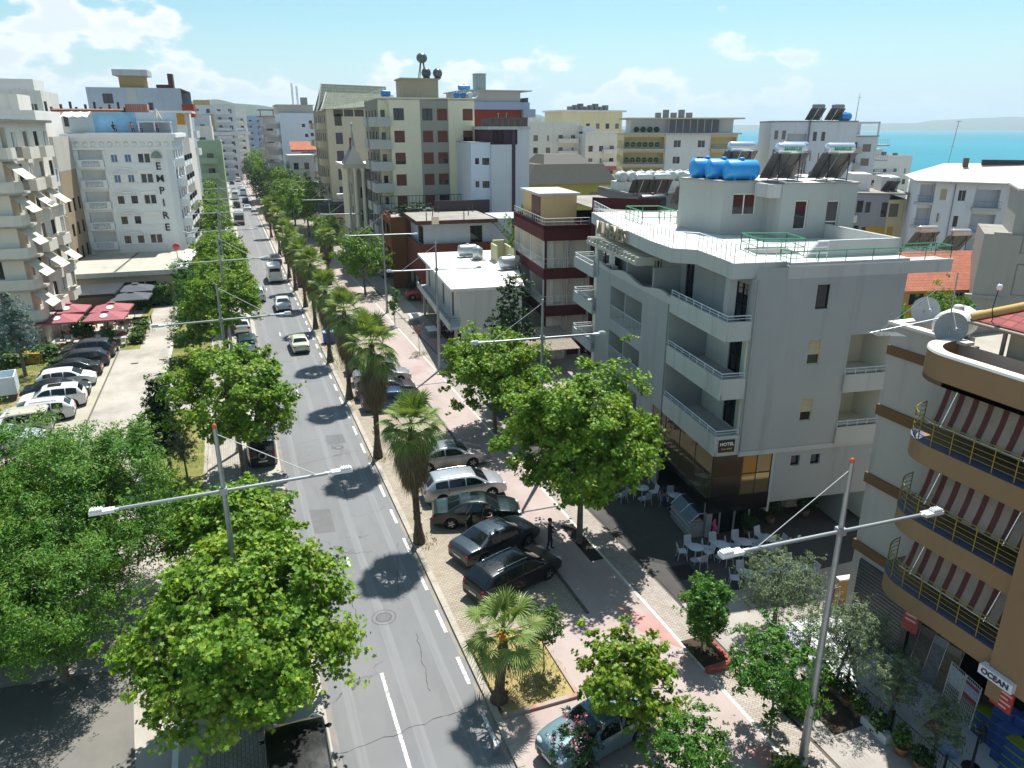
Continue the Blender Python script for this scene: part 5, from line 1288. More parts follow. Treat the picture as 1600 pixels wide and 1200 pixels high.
def dish(label, x, y, z, r, az, el=35, mast=.8, col='#b4b8ba', group=None):
    o = thing('satellite_dish', label, 'satellite dish', (x, y, z), R_(az), group)
    mb = MB(); pr = [(0, 0)] + [(r * k / 6, .22 * r * (k / 6) ** 2) for k in range(1, 7)]
    t = MB().lathe(pr, 20); m = Matrix.Translation((0, 0, mast)) @ Matrix.Rotation(R_(-90 + el), 4, 'X')
    mb.join(t, m); mb.build('reflector', [plain(col, .5, .1, var=.1)], o)
    mb = MB(); mb.tube([(0, 0, 0), (0, .02, mast)], .035, 6); f = m @ Vector((0, 0, r * 1.0)); b = m @ Vector((0, -r, .2 * r))
    mb.tube([tuple(b), tuple(f)], .02, 4); mb.blob(tuple(f), .07, .07, .07, 0, 6, 4); mb.build('mount', [GALV], o); return o
dish('big grey satellite dish in front of the white tank on the tan house roof', 22.6, 17.55, 12.35, .55, 150, 8, 1.2, '#8f989d')
dish('rust rimmed satellite dish at the corner of the grey roof terrace', 23.4, 19.3, 13.15, .5, 150, 12, .55, '#9a9fa1')
o = tank_thing('white plastic water tank lying on the tan house roof', 23.7, 18.2, 12.9, .55, 1.5, '#d6d6d0', R_(20), None, 'x', .5)
mb = MB(); mb.box(-.7, .7, -.5, .5, -.58, 0); mb.build('plinth', [CONC], o)
an = thing('tv_antenna', 'tall TV aerial with slanting booms above the grey roof terrace', 'antenna', (22.9, 17.8, 12.35))
mb = MB(); mb.tube([(0, 0, 0), (.15, .2, 3.0)], .025, 5); mb.build('mast', [GALV], an)
mb = MB(); mb.tube([(.05, .1, 1.5), (-2.6, .9, .95)], .022, 4); mb.tube([(.15, .2, 2.9), (-2.3, .8, 1.02)], .012, 4)
for k in range(9): mb.tube([(-2.5 + .16 * k, .62, .9 - .018 * k), (-2.5 + .16 * k, 1.1, .93 - .018 * k)], .008, 4)
mb.build('boom', [STEEL], an)
sp_ = thing('roof_lamp', 'small globe lamp on a thin bracket at the red tiled roof', 'lamp', (23.0, 16.4, 14.1))
mb = MB(); mb.tube([(0, 0, 0), (-.05, .05, .3), (0, 0, 1.2)], .015, 5); mb.build('bracket', [DARKMETAL], sp_); MB().blob((0, 0, 1.05), .09, .09, .11).build('globe', [plain('#dedede', .2)], sp_)
# shop sign and goods
s_ = thing('shop_sign', 'white box sign with dark blue lettering under the brown wall', 'sign', (20.6, 12.02, 3.95), R_(-90))
mb = MB(); mb.box(-.55, .55, -.16, .12, -.16, .16); mb.build('box', [plain('#d3d6da', .35)], s_)
link('lettering', text_mesh('OCEAN', .26, plain('#22314f', .5), .006, bold=.01), s_, (0, -.17, 0), rot=(R_(90), 0, 0))
s_ = thing('red_sign', 'red shop board with faint white writing below the white box sign', 'sign', (20.75, 11.85, 3.25), R_(-90))
mb = MB(); mb.box(-.34, .34, -.03, .03, -.36, .36); mb.build('board', [plain('#a3322c', .5)], s_)
mb = MB()
for k in range(4): mb.box(-.3, .3 - .1 * (k % 2), -.036, -.03, .22 - .16 * k, .28 - .16 * k)
mb.build('writing', [plain('#d9a7a0', .6)], s_)
s_ = thing('red_banner', 'narrow red banner hanging beside the roller shutter', 'banner', (22.45, 16.6, 2.6), R_(-80))
mb = MB(); mb.box(-.3, .3, -.015, .015, -.75, .75); mb.build('cloth', [plain('#a84b45', .7)], s_)
mb = MB()
for k in range(5): mb.box(-.22, .2, -.022, -.016, .5 - .2 * k, .58 - .2 * k)
mb.build('writing', [plain('#d8bdb6', .7)], s_)
for i, (y, c, lb) in enumerate([(16.85, '#8a857e', 'pale folded sun bed leaning on the shop front, nearest the shutter'), (16.25, '#6b655f', 'brown patterned folded sun bed leaning on the shop front'), (15.65, '#7f8084', 'grey and white folded sun bed leaning on the shop front'), (15.1, '#7c7060', 'tan folded sun bed leaning nearest the wire rack')]):
    o = thing('folded_sun_bed', lb, 'sun bed', (22.75, y, .1), R_(-90 + 8), 'folded sun beds leaning at the shop')
    mb = MB()
    for k in range(8): mb.add([(x, .42 * q + .02 * math.sin(q * 9), 1.85 * q) for q in (k / 8, (k + 1) / 8) for x in (-.28, .28)], [(0, 1, 3, 2)], 0, True)
    mb.box(-.28, .28, -.02, .1, .0, .12); mb.build('fabric', [plain(c, .85, var=.35, scale=9)], o)
    mb = MB()
    for x in (-.3, .3): mb.tube([(x, 0, 0), (x, .45, 1.95)], .018, 5)
    mb.tube([(-.3, .45, 1.95), (.3, .45, 1.95)], .018, 5); mb.build('frame', [STEEL], o)
    mb = MB(); mb.box(-.26, .26, .34, .46, 1.55, 1.9); mb.build('pillow', [plain(sc(lin(c), 1.5), .85, var=.2, scale=9)], o)
for i, (y, lb) in enumerate([(14.45, 'white wire display rack, left of the two at the shop'), (13.75, 'white wire display rack with a red striped price board')]):
    o = thing('wire_rack', lb, 'rack', (22.35 - .12 * i, y, .1), R_(-100)); mb = MB()
    for x in (-.33, .33): mb.tube([(x, 0, 0), (x, .1, 1.75)], .02, 5)
    for k in range(12): mb.tube([(-.33, .01 * k, .1 + .15 * k), (.33, .01 * k, .1 + .15 * k)], .011, 4)
    for k in range(9): mb.tube([(-.3 + .075 * k, 0, .1), (-.3 + .075 * k, .1, 1.75)], .008, 4)
    mb.build('frame', [WHITE], o)
    mb = MB(); mb.box(-.28, .28, .07, .1, 1.0 if i else .9, 1.65); mb.build('board', [plain('#b9c4cc' if i == 0 else '#a9b3cc', .5, var=.3, scale=12)], o)
    if i:
        mb = MB(); mb.box(-.28, .28, .045, .07, 1.5, 1.6); mb.box(-.28, .28, .045, .07, 1.0, 1.1); mb.build('stripe', [plain('#a8303a', .5)], o)
# stacked lidded storage boxes
SBm = MB(); SBm.box(-.29, .29, -.2, .2, 0, .3); SBm.box(-.24, .24, -.205, -.2, .05, .22); sbm = SBm.mesh('bin', [plain('#2c4a80', .3, var=.15)])
SL = MB(); SL.box(-.31, .31, -.22, .22, .3, .34)
sll = [SL.mesh('lid', [plain('#4468a8', .3)]), SL.mesh('lid', [plain('#7d9424', .3)])]
pos = ['left stack', 'second stack', 'third stack', 'fourth stack', 'right-hand stack']
lev = ['lowest', 'second', 'third', 'fourth', 'top']
for si, (x, y, n) in enumerate([(22.35, 13.05, 3), (22.3, 12.5, 5), (21.95, 12.05, 4), (21.7, 11.55, 4), (22.45, 11.9, 5)]):
    for k in range(n):
        g_ = si in (0, 3)
        o = thing('storage_box', f'blue plastic storage box with {"green" if g_ else "blue"} lid, {lev[k]} of the {pos[si]} at the shop', 'storage box', (x, y, .1 + k * .345), R_(-90 + (k * 7 % 5 - 2)), 'stacked storage boxes at the shop')
        link('bin', sbm, o); link('lid', sll[1 if g_ else 0], o)
# standing fan
o = thing('standing_fan', 'black industrial standing fan on a round base in the shop', 'fan', (20.75, 12.2, .1), R_(40))
mb = MB(); mb.lathe([(0, 0), (.3, .0), (.28, .05), (.05, .07), (.035, 1.35), (0, 1.35)], 16); mb.build('stand', [BLACK], o)
mb = MB()
for k in range(24):
    a = 2 * math.pi * k / 24; mb.tube([(0, -.16, 1.5), (.24 * math.cos(a), -.14, 1.5 + .24 * math.sin(a)), (.36 * math.cos(a), -.02, 1.5 + .36 * math.sin(a))], .007, 4, caps=False)
for r_ in (.2, .36): mb.tube([(r_ * math.cos(2 * math.pi * k / 24), -.15 if r_ < .3 else -.02, 1.5 + r_ * math.sin(2 * math.pi * k / 24)) for k in range(25)], .011, 4)
mb.build('guard', [DARKMETAL], o)
mb = MB()
for k in range(3):
    a = 2 * math.pi * k / 3; c, q = math.cos(a), math.sin(a)
    mb.add([(c * .05, -.06, 1.5 + q * .05), (c * .3 - q * .12, -.1, 1.5 + q * .3 + c * .12), (c * .33 + q * .02, -.05, 1.5 + q * .33 - c * .02), (c * .28 + q * .12, -.02, 1.5 + q * .28 - c * .12)], [(0, 1, 2, 3)])
mb.lathe([(0, -.05), (.08, -.05), (.1, .2), (0, .22)], 10, (0, 0, 1.5), 0, True, 'y'); mb.build('blade', [plain('#2c2e30', .4)], o)
for i, (x, y, c, lb) in enumerate([(20.9, 14.6, '#c8cdd2', 'pale pinwheel toy on a thin stick stand in the shop'), (21.1, 13.9, '#b03848', 'red and white round swim ring on the shop floor'), (20.6, 12.9, '#8fa0c4', 'blue-white round tray on the shop floor')]):
    o = thing(['pinwheel', 'swim_ring', 'round_tray'][i], lb, ['toy', 'swim ring', 'tray'][i], (x, y, .1)); mb = MB()
    if i == 1:
        ptsr = [(.22 * math.cos(2 * math.pi * k / 16), .22 * math.sin(2 * math.pi * k / 16), .09) for k in range(17)]; mb.tube(ptsr, .085, 8)
    elif i == 0:
        mb.tube([(0, 0, 0), (0, 0, .9)], .012, 5)
        for k in range(6):
            a = k * 1.047; mb.add([(0, 0, .9), (.25 * math.cos(a), .25 * math.sin(a), .95), (.18 * math.cos(a + .5), .18 * math.sin(a + .5), .88)], [(0, 1, 2)])
        for k in range(3): mb.tube([(0, 0, .02), (.2 * math.cos(k * 2.1), .2 * math.sin(k * 2.1), .01)], .012, 4)
    else: mb.lathe([(0, .0), (.3, .02), (.34, .07), (.32, .07), (.28, .035), (0, .03)], 18)
    ob = mb.build(['wheel', 'ring', 'plate'][i], [plain(c, .5, var=.4, scale=9)], o)
# iron fence of the shop terrace
fo = thing('iron_fence', 'black iron fence along the shop terrace', 'fence', (0, 0, .06)); mb = MB(); mp_ = MB()
y = 20.4
while y > 8:
    mb.tube([(19.42, y, .08), (19.42, y, .95)], .008, 4, caps=False); y -= .13
mb.tube([(19.42, 20.4, .95), (19.42, 8, .95)], .02, 4); mb.tube([(19.42, 20.4, .12), (19.42, 8, .12)], .016, 4); mb.build('bar', [BLACK], fo)
for k in range(7): mp_.box(19.39, 19.45, 20.37 - 2.05 * k, 20.43 - 2.05 * k, 0, 1.05)
mp_.build('post', [BLACK], fo)
for i, (x, y, k) in enumerate([(19.12, 17.3, 'trough'), (19.1, 16.6, 'pot'), (19.08, 15.9, 'pot'), (19.05, 15.3, 'pot'), (19.05, 14.5, 'trough'), (19.1, 13.5, 'pot'), (19.15, 12.8, 'pot')]):
    lb = ['white trough planter at the fence, nearest the olive tree', 'terracotta pot with dark leaves, first after the white trough', 'terracotta pot with a leafy plant in the middle of the fence row', 'wide terracotta bowl with yellowish plant by the fence',
          'white trough planter with a spilling plant, farther along the fence', 'terracotta pot with a dark bush near the bottom edge', 'terracotta pot at the bottom of the fence row'][i]
    o = thing('planter', lb, 'planter', (x, y, .06)); mb = MB()
    if k == 'pot': mb.lathe([(0, 0), (.16, 0), (.24, .3), (.26, .34), (.21, .34), (.19, .28), (0, .28)], 16); mb.build('pot', [plain('#9a6a4c', .85, var=.15)], o)
    else: mb.box(-.18, .18, -.55, .55, 0, .32); mb.build('trough', [plain('#c9ccce', .6, var=.08)], o)
    f, _ = crown_mb(60 + i, .3, .3 + rnd.uniform(.35, .8), .32 if k == 'pot' else .42, 30, 16, .15, KITE, .2); f.build('foliage', [L_SHRUB if i % 2 else L_DARK], o)
# ---------------------------------------------------------------- other buildings, right of the avenue
def grid(n, s0, step, w, zs, h, style): 
    return [(s0 + i * step, z, w, h, (style[(i + j) % len(style)] if isinstance(style, (list, tuple)) else style)) for j, z in enumerate(zs) for i in range(n)]
def flat_roof(B, poly, z, par=.5, thick=.2, key='roof', pk='parapet'):
    B.part(key).add([(x, y, z) for x, y in poly], [tuple(range(len(poly)))])
    cx_ = sum(p[0] for p in poly) / len(poly); cy_ = sum(p[1] for p in poly) / len(poly)
    n = len(poly)
    for i in range(n):
        A = Vector((*poly[i], 0)); Bv = Vector((*poly[(i + 1) % n], 0)); u = (Bv - A).normalized(); q = Vector((-u.y, u.x, 0)) * thick
        B.part(pk).add([A + Vector((0, 0, z)), Bv + Vector((0, 0, z)), Bv + Vector((0, 0, z + par)), A + Vector((0, 0, z + par)), A + q + Vector((0, 0, z + .01)), Bv + q + Vector((0, 0, z + .01)), Bv + q + Vector((0, 0, z + par)), A + q + Vector((0, 0, z + par))],
                       [(0, 1, 2, 3), (5, 4, 7, 6), (3, 2, 6, 7)])
def solid_balcony(B, x0, x1, y0, y1, z, h=.95, key='balcony', t=.12, open_side=None):
    p = B.part(key); p.box(x0, x1, y0, y1, z - .15, z)
    for s, bx in (('w', (x0, x0 + t, y0, y1)), ('e', (x1 - t, x1, y0, y1)), ('s', (x0 + t, x1 - t, y0, y0 + t)), ('n', (x0 + t, x1 - t, y1 - t, y1))):
        if s != open_side: p.box(*bx, z, z + h)
ROOFG = ground_mat('grey_roof', ['#7d7a73', '#8e8a82', '#9d988f'], .4, 10)
# maroon balcony house behind the hotel
MAR = plaster('#4f2124', .08, .12); PEACH = plaster('#cfae7e', .04, .12)
B = Bld('apartment_house', 'maroon and white house with rows of balconies between hotel and yard', 'building', (25.6, 60, 0), R_(-8))
bays = lambda z: [(.35, 3.1, z, z + 2.25, 1.6), (3.3, 6.1, z, z + 2.25, 1.6)]
LW = [q for z in (1.6, 5.0, 8.3) for q in bays(z)]
B.wall((0, 12), (0, 0), 0, 11.9, (), [(.4, 3.3, z, z + 2.4, 1.) for z in (1.4, 4.8, 8.2)] + [(3.6, 7.2, z, z + 2.4, 1.) for z in (1.4, 4.8, 8.2)] + [(7.5, 11.6, z, z + 2.4, 1.) for z in (1.4, 4.8, 8.2)], bmi=1, rmi=1)
B.wall((0, 0), (4.3, 0), 0, 11.9, (), [(.3, 2.1, z, z + 2.4, 1.) for z in (1.4, 4.8, 8.2)] + [(2.3, 4.1, z, z + 2.4, 1.) for z in (1.4, 4.8, 8.2)], bmi=1, rmi=1)
B.wall((4.3, 0), (4.3, -4), 0, 13.4, [(.6, 9.0, 1., 2.2, 'dark'), (2.2, 9.0, 1., 2.2, 'dark'), (.6, 5.4, 1., 2.2, 'dark'), (2.2, 5.4, 1., 2.2, 'dark')]); B.wall((4.3, -4), (9, -4), 0, 13.4)
B.wall((9, -4), (9, 12), 0, 13.4); B.wall((9, 12), (0, 12), 0, 11.9)
for z in (1.4, 4.8, 8.2):
    rail(B.part('railing'), [(-.04, 11.8), (-.04, -.04), (4.2, -.04)], z, .85, .45, .016, (.5,))
for z in (1.4, 4.8, 8.2):
    for p in ((0, 8.55), (0, 4.65), (0, 0)): B.part('white_trim').box(p[0] - .05, p[0] + .06, p[1] - .1, p[1] + .1, z, z + 2.4)
    B.part('white_trim').box(2.15, 2.25, -.05, .06, z, z + 2.4); B.part('white_trim').box(4.12, 4.36, -.06, .02, z - 1.2, z + 2.5)
flat_roof(B, [(0, 0), (4.3, 0), (4.3, 12), (0, 12)], 11.6, .35)
rail(B.part('railing'), [(.06, 11.9), (.06, .06), (4.2, .06)], 11.95, .6, .8, .016, (.5,))
B.part('rooftop_room').box(.8, 4.25, 4.2, 11, 11.6, 14.15); B.part('rooftop_frame').box(.72, .8, 4.3, 7.4, 11.7, 14.0); B.part('roof_slab').box(.5, 4.5, 3.9, 11.3, 14.15, 14.35)
facade(B.part('upper_front'), (4.32, -.05), (9, -4), 11.9, 14.3); B.part('roof').box(4.35, 9, -4, 12, 13.3, 13.4)
B.done([MAR, plaster('#cfc8bb', .05, .15)], {'railing': [RAILW], 'white_trim': [HPW], 'roof': [ROOFG], 'parapet': [MAR], 'rooftop_room': [PEACH], 'rooftop_frame': [plain('#57292b', .4)], 'roof_slab': [HPW], 'upper_front': [MAR]})
# two-storey white shop
B = Bld('white_shop', 'two-storey white shop with a bare white flat roof and open ground floor', 'shop', (18.0, 60.6, 0), R_(-5.5))
B.wall((0, 19.5), (0, 0), 3.4, 6.6, [(1.8, 3.55, .9, 2.4, 'dark'), (6.2, 3.55, .9, 2.4, 'dark'), (10.5, 3.55, .9, 2.4, 'dark'), (15.5, 3.55, .9, 2.4, 'dark')])
B.wall((0, 0), (5.6, 0), 0, 6.6); B.wall((5.6, 0), (8.6, 14), 0, 6.6); B.wall((8.6, 14), (8.6, 19.5), 0, 6.6); B.wall((8.6, 19.5), (0, 19.5), 0, 6.6)
facade(B.w, (1.6, 19.5), (1.6, .2), 0, 3.4, [(1 + i * 3.1, 3.4 + i * 3.1, .1, 2.7, .3, True) for i in range(6)], bmi=1)
B.part('balcony').box(-1.0, 0, .0, 19.5, 3.15, 3.4); B.part('balcony').box(-1.02, -.9, -.02, 19.5, 3.1, 3.75); rail(B.part('railing'), [(-.95, 19.4), (-.95, .05), (0, .05)], 3.75, .45, .9, .014, (.5,))
for y in (.3, 9.4, 19): B.part('column').box(-.5, -.25, y - .12, y + .12, 0, 3.12)
B.part('roof').prism([(-.8, -.15), (5.75, -.15), (8.8, 13.9), (8.8, 19.9), (-.8, 19.9)], 6.6, 6.85)
B.part('stair_house').box(6.1, 6.3, 11.6, 13.8, 6.85, 8.6); B.part('stair_house').box(7.5, 7.7, 9.6, 13.8, 6.85, 8.5); B.part('stair_house').box(6.3, 7.5, 13.4, 13.8, 6.85, 8.9)
B.part('sign_board').box(-1.05, -1.02, 6.6, 8.4, 3.1, 3.7); B.part('roof_curb').box(5.5, 5.75, .1, 5, 6.85, 7.1)
B.done([plaster('#c6c4bd', .05, .25), DARKIN], {'balcony': [HPW], 'railing': [DARKMETAL], 'column': [HPW], 'roof': [ground_mat('bright_roof', ['#d0cfc9', '#dbd9d4', '#e3e1dd'], .5, 9)], 'stair_house': [plaster('#b9b692', .08, .4)], 'sign_board': [plain('#b3b3b0', .5, var=.2)], 'roof_curb': [CAPW]})
o = thing('shop_awning', 'corrugated lean-to roof beside the white shop', 'awning', (20.4, 54.2, 0), R_(-6)); mb = MB()
for i in range(26): mb.add([(i * .23, 0, 2.5), (i * .23 + .115, 0, 2.56), (i * .23 + .115, 5.6, 3.1), (i * .23, 5.6, 3.04)], [(0, 1, 2, 3)]); mb.add([(i * .23 + .115, 0, 2.56), (i * .23 + .23, 0, 2.5), (i * .23 + .23, 5.6, 3.04), (i * .23 + .115, 5.6, 3.1)], [(0, 1, 2, 3)])
mb.build('sheet', [plain('#8b8175', .6, .2, var=.2)], o); mb = MB()
for x in (.1, 3, 5.9): mb.tube([(x, .1, 0), (x, .1, 2.5)], .05, 6)
mb.build('post', [GALV], o)
for i, (x, y, rz) in enumerate([(23.6, 76.2, 0), (25.2, 67.6, 4)]): tank_thing(['galvanised water drum on the white shop roof near the stair opening', 'galvanised water drum on the white shop roof near its right edge'][i], x, y, 6.95, .62, 1.9, '#a4adb1', R_(rz), None, 'x', .35, .5)
o = thing('water_tank', 'upright galvanised water tank on the white shop roof', 'water tank', (24.0, 73.9, 6.95)); MB().lathe([(0, 0), (.55, 0), (.55, 1.1), (.1, 1.4), (0, 1.4)], 14).build('shell', [plain('#a4adb1', .35, .5, var=.1)], o); MB().box(-.7, .7, -.7, .7, -.1, 0).build('base', [CONC], o)
# brown unfinished house
BRN = plaster('#6d3a30', .07, .15)
B = Bld('brown_house', 'unfinished brown and white house with an outside concrete stair', 'building', (20.5, 85, 0), R_(-4))
B.wall((0, 13), (0, 0), 2.9, 6.6); B.wall((0, 0), (9.0, 0), 0, 6.6, (), [(5.6, 8.3, 3.3, 5.2, .4)], bmi=3); B.wall((9, 0), (9, 13), 0, 6.6); B.wall((9, 13), (0, 13), 0, 6.6)
facade(B.w, (2.0, 13), (2.0, 0), 0, 2.9, (), 3)
B.wall((.6, 13), (.6, .5), 6.6, 9.7, [(1.0, 7.0, 1.6, 1.6, 'dark'), (8.5, 6.8, 3.6, 2.2, 'dark')], mi=1); B.wall((.6, .5), (8.9, .5), 6.6, 9.7, [(5.6, 6.7, 1.5, 2.3, 'darkdoor')], mi=1); B.wall((8.9, .5), (8.9, 13), 6.6, 9.7, mi=1)
B.part('parapet').box(-.06, 9.0, -.06, .1, 6.6, 7.1); B.part('parapet').box(-.06, .1, .1, 13, 6.6, 7.1)
B.part('roof').box(-.3, 9.3, -.4, 13, 9.7, 9.75); B.part('roof_edge').box(-.35, 9.35, -.45, -.4, 9.4, 9.85); B.part('roof_edge').box(-.4, -.35, -.45, 13, 9.4, 9.85)
for i in range(6): B.part('rebar').tube([(1 + 1.5 * i, .6 + (i % 3) * 4, 9.75), (1 + 1.5 * i, .6 + (i % 3) * 4, 10.7)], .06, 5)
ST = B.part('stair')
for k in range(11): ST.box(9.1 + .28 * k, 9.38 + .28 * k, -.2, 1.1, 2.9 + .3 * (10 - k) - .3, 3.2 + .3 * (10 - k)); ST.box(9.1 + .28 * k, 9.38 + .28 * k, .0, 1.2, 6.4 + .3 * (10 - k) - .3, 6.7 + .3 * (10 - k))
ST.box(12.2, 14.2, -.4, 3, 6.2, 6.4); ST.box(12.2, 14.2, -.4, 3, 2.6, 2.8); ST.box(9.4, 14.4, -.5, 6, 9.7, 9.85)
for x in (12.4, 14.0): ST.box(x, x + .3, -.3, 0, 0, 9.7)
B.part('poster').box(5.7, 8.2, -.03, .0, 3.9, 5.1)
for x in (1.2, 4.8, 8.4): B.part('column').box(.2, .5, x, x + .3, 0, 2.9)
B.done([BRN, plaster('#b5bac0', .06, .2), BRN, DARKIN], {'parapet': [BRN], 'roof': [ROOFG], 'roof_edge': [plaster('#5b3a30', .08, .2)], 'rebar': [plain('#57504a', .9)], 'stair': [plaster('#a9abac', .08, .35)], 'poster': [plain('#9c4a40', .7, var=.4, scale=2)], 'column': [HP]})
# brown restaurant with roof garden
B = Bld('restaurant', 'ochre-brown restaurant with a planted roof terrace and dark screen wall', 'restaurant', (19.2, 95, 0), R_(-3))
B.wall((0, 9), (0, 0), 3, 9.2, [(1, 3.6, 3, 1.6, 'dark'), (5, 3.6, 3, 1.6, 'dark'), (1, 6.6, 3, 1.6, 'dark'), (5, 6.6, 3, 1.6, 'dark')], mi=0); B.wall((0, 0), (1.9, 0), 0, 9.2); B.wall((1.9, 0), (13.2, 0), 0, 9.2, mi=1); B.wall((13.2, 0), (13.2, 9), 0, 9.2, mi=1); B.wall((13.2, 9), (0, 9), 0, 9.2, mi=1)
B.part('roof').quad((0, 0, 9.2), (13.2, 0, 9.2), (13.2, 9, 9.2), (0, 9, 9.2)); B.part('screen').box(5.8, 13.2, .0, .2, 9.2, 11.1); B.part('red_panel').box(-.06, .04, 0, 4.4, 8.9, 9.7)
rail(B.part('railing'), [(.1, 8.9), (13, 8.9)], 9.2, 1.9, .5, .03, (.5,)); rail(B.part('railing'), [(.1, 8.9), (.1, .1), (5.8, .1)], 9.2, 1., .6, .02, (.5,))
for i in range(5): B.part('terrace_seat').box(1.5 + i * .9, 2.1 + i * .9, 2 + i % 2, 2.6 + i % 2, 9.2, 10)
B.done([plaster('#80532c', .08, .15), BRN], {'roof': [CONC], 'screen': [plain('#3a2a30', .6, var=.1)], 'red_panel': [plain('#b3352a', .6, var=.25)], 'railing': [DARKMETAL], 'terrace_seat': [WHITE]})
o = thing('roof_plants', 'green and red flowering plants along the restaurant roof edge', 'plants', (20.6, 95.6, 9.2)); f, _ = crown_mb(71, 0, 1.5, 1., 60, 16, .26, KITE, .4)
f.v = [(x * 3.2 + 1.8, y * .5, z) for x, y, z in f.v]; f.build('foliage', [L_DARK], o)
# beige block with maroon shutters
BG1 = plaster('#ddd6bb', .05, .18, streak=3); BG2 = plaster('#96948a', .05, .15); BG3 = plaster('#8b8578', .06, .2)
B = Bld('apartment_block', 'tall beige and grey-green block with maroon roller shutters', 'building', (20.7, 106, 0), R_(-2))
zs = [21.0, 18.1, 15.2, 12.3, 9.4]
def shut(cols, zs, st):
    return [(x, z, 1.45, 1.55, st[(i * 2 + j * 3) % len(st)]) for i, x in enumerate(cols) for j, z in enumerate(zs)]
SM_ = ['maroon', 'maroon', 'maroonhalf', 'maroon', 'maroon', 'dark', 'maroonhalf']
B.wall((1.4, 0), (5.6, 0), 0, 23.8, shut([.5], zs, ['dark', 'maroonhalf', 'maroon', 'maroon', 'maroon']), d=.1); B.wall((5.6, 0), (9.6, 0), 0, 23.8, shut([.3, 2.4], zs, ['dark', 'maroonhalf', 'maroon', 'maroon', 'maroonhalf', 'maroon', 'maroon']), mi=1, d=.1)
B.wall((9.6, 0), (13.4, 0), 0, 23.8, shut([2.1], zs, ['maroon', 'maroon', 'maroon', 'maroonhalf', 'maroon']), d=.1); B.wall((13.4, 0), (13.4, 14), 0, 23.8); B.wall((13.4, 14), (0, 14), 0, 23.8); 
B.wall((0, 14), (0, 1.2), 0, 23.8, [(a, z, 1., 2., 'darkdoor') for a in (1, 4, 7, 10) for z in (20.4, 17.5, 14.6, 11.7, 8.8, 5.9)], mi=2); B.wall((0, 1.2), (1.4, 1.2), 0, 23.8, [(.3, z, .7, 2., 'door') for z in (20.4, 17.5, 14.6, 11.7, 8.8)]); B.wall((1.4, 1.2), (1.4, 0), 0, 23.8)
for z in (20.3, 17.4, 14.5, 11.6, 8.7, 5.8): solid_balcony(B, -1.2, 1.38, -.5, 2.4, z, 1.1); solid_balcony(B, -1.1, 0, 5, 8.2, z, 1.1)
flat_roof(B, [(1.4, 0), (13.4, 0), (13.4, 14), (0, 14), (0, 1.2), (1.4, 1.2)], 23.6, .35); B.part('stair_house').box(3.8, 9., 3, 7.5, 23.6, 26.4); B.part('stair_house').box(3.6, 9.2, 2.8, 7.7, 26.4, 26.6)
B.done([BG1, BG2, BG3], {'balcony': [plaster('#b4b3ad', .06, .3)], 'roof': [ROOFG], 'parapet': [BG1], 'stair_house': [plaster('#a69c86', .1, .4)]})
o = thing('water_tower', 'steel water ball on a tripod on the beige block roof', 'water tank', (27.9, 110, 26.6)); mb = MB()
for k in range(4): a = k * 1.57 + .78; mb.tube([(.7 * math.cos(a), .7 * math.sin(a), 0), (.25 * math.cos(a), .25 * math.sin(a), 2.2)], .06, 5)
mb.build('stand', [DARKMETAL], o); MB().blob((0, 0, 2.7), .8, .8, .7).build('shell', [plain('#5f666b', .4, .4)], o)
for i, (x, y, c, lb) in enumerate([(28.2, 109, '#4a4f55', 'dark round tank under the water ball'), (29.9, 109.2, '#5f666b', 'grey round tank right of the water ball')]):
    o = thing('water_tank', lb, 'water tank', (x, y, 26.6)); MB().blob((0, 0, .7), .7, .7, .7).build('shell', [plain(c, .4, .4)], o); MB().box(-.4, .4, -.4, .4, 0, .15).build('base', [DARKMETAL], o)
tank_thing('blue tank on the left corner of the beige block roof', 22.3, 109, 24.1, .45, 1.2, '#1b74c0')
for i in range(3): tank_thing(['left', 'middle', 'right'][i] + ' one of three blue and white barrels on the beige block roof', 32.2 + i * 1.0, 108, 24.0, .42, .9, '#2f6ea8' if i < 2 else '#b9c4cc', R_(90))
dish('small dish on the beige block roof edge', 34.8, 107.5, 23.9, .55, 150, 30, .5)
# grey-white stepped office in front of the beige block
B = Bld('office_building', 'blank grey-white stepped office with a purple stripe and roof pergola', 'building', (31.1, 98, 0), R_(-2))
B.wall((0, 11), (0, 0), 0, 18.2); B.wall((0, 0), (2.7, 0), 0, 18.2, [(1.55, z, 1., .9, 'dark') for z in (15.3, 12.3)] + [(.55, z, .55, .8, 'dark') for z in (15.4, 12.4)], mi=1)
B.wall((2.7, -.4), (6.4, -.4), 0, 17.9, mi=0); B.wall((6.4, -.4), (8.1, -.4), 0, 19.8, mi=0); B.wall((8.1, -.4), (8.1, 11), 0, 19.8); B.wall((8.1, 11), (0, 11), 0, 18.2); facade(B.w, (2.7, 0), (2.7, -.4), 0, 17.9); 
B.w.box(2.75, 6.4, -.1, 8, 17.9, 19.8, 2); B.win((2.7, -.12), (8, -.12), .3, 18.0, 1.6, 1.7, 0, 'dark'); B.part('stripe').box(5.6, 6.1, -.46, -.4, 0, 19.8); B.part('roof').box(0, 8.1, 0, 11, 18.1, 18.2); B.part('roof_slab').box(2.3, 8.2, -.5, 8, 19.8, 20.2)
for i in range(7): B.part('pergola').box(2.6 + i * .85, 2.75 + i * .85, -.3, 4, 20.2, 21.2)
B.part('pergola').box(2.6, 7.8, -.3, -.1, 21.2, 21.3)
B.done([plaster('#c3c9ce', .04, .18), plaster('#ccd7e2', .04, .1), plaster('#4a3440', .06, .1)], {'stripe': [plaster('#4e3a48', .06, .1)], 'roof': [ROOFG], 'roof_slab': [HPW], 'pergola': [plain('#5d554f', .7, var=.2)]})
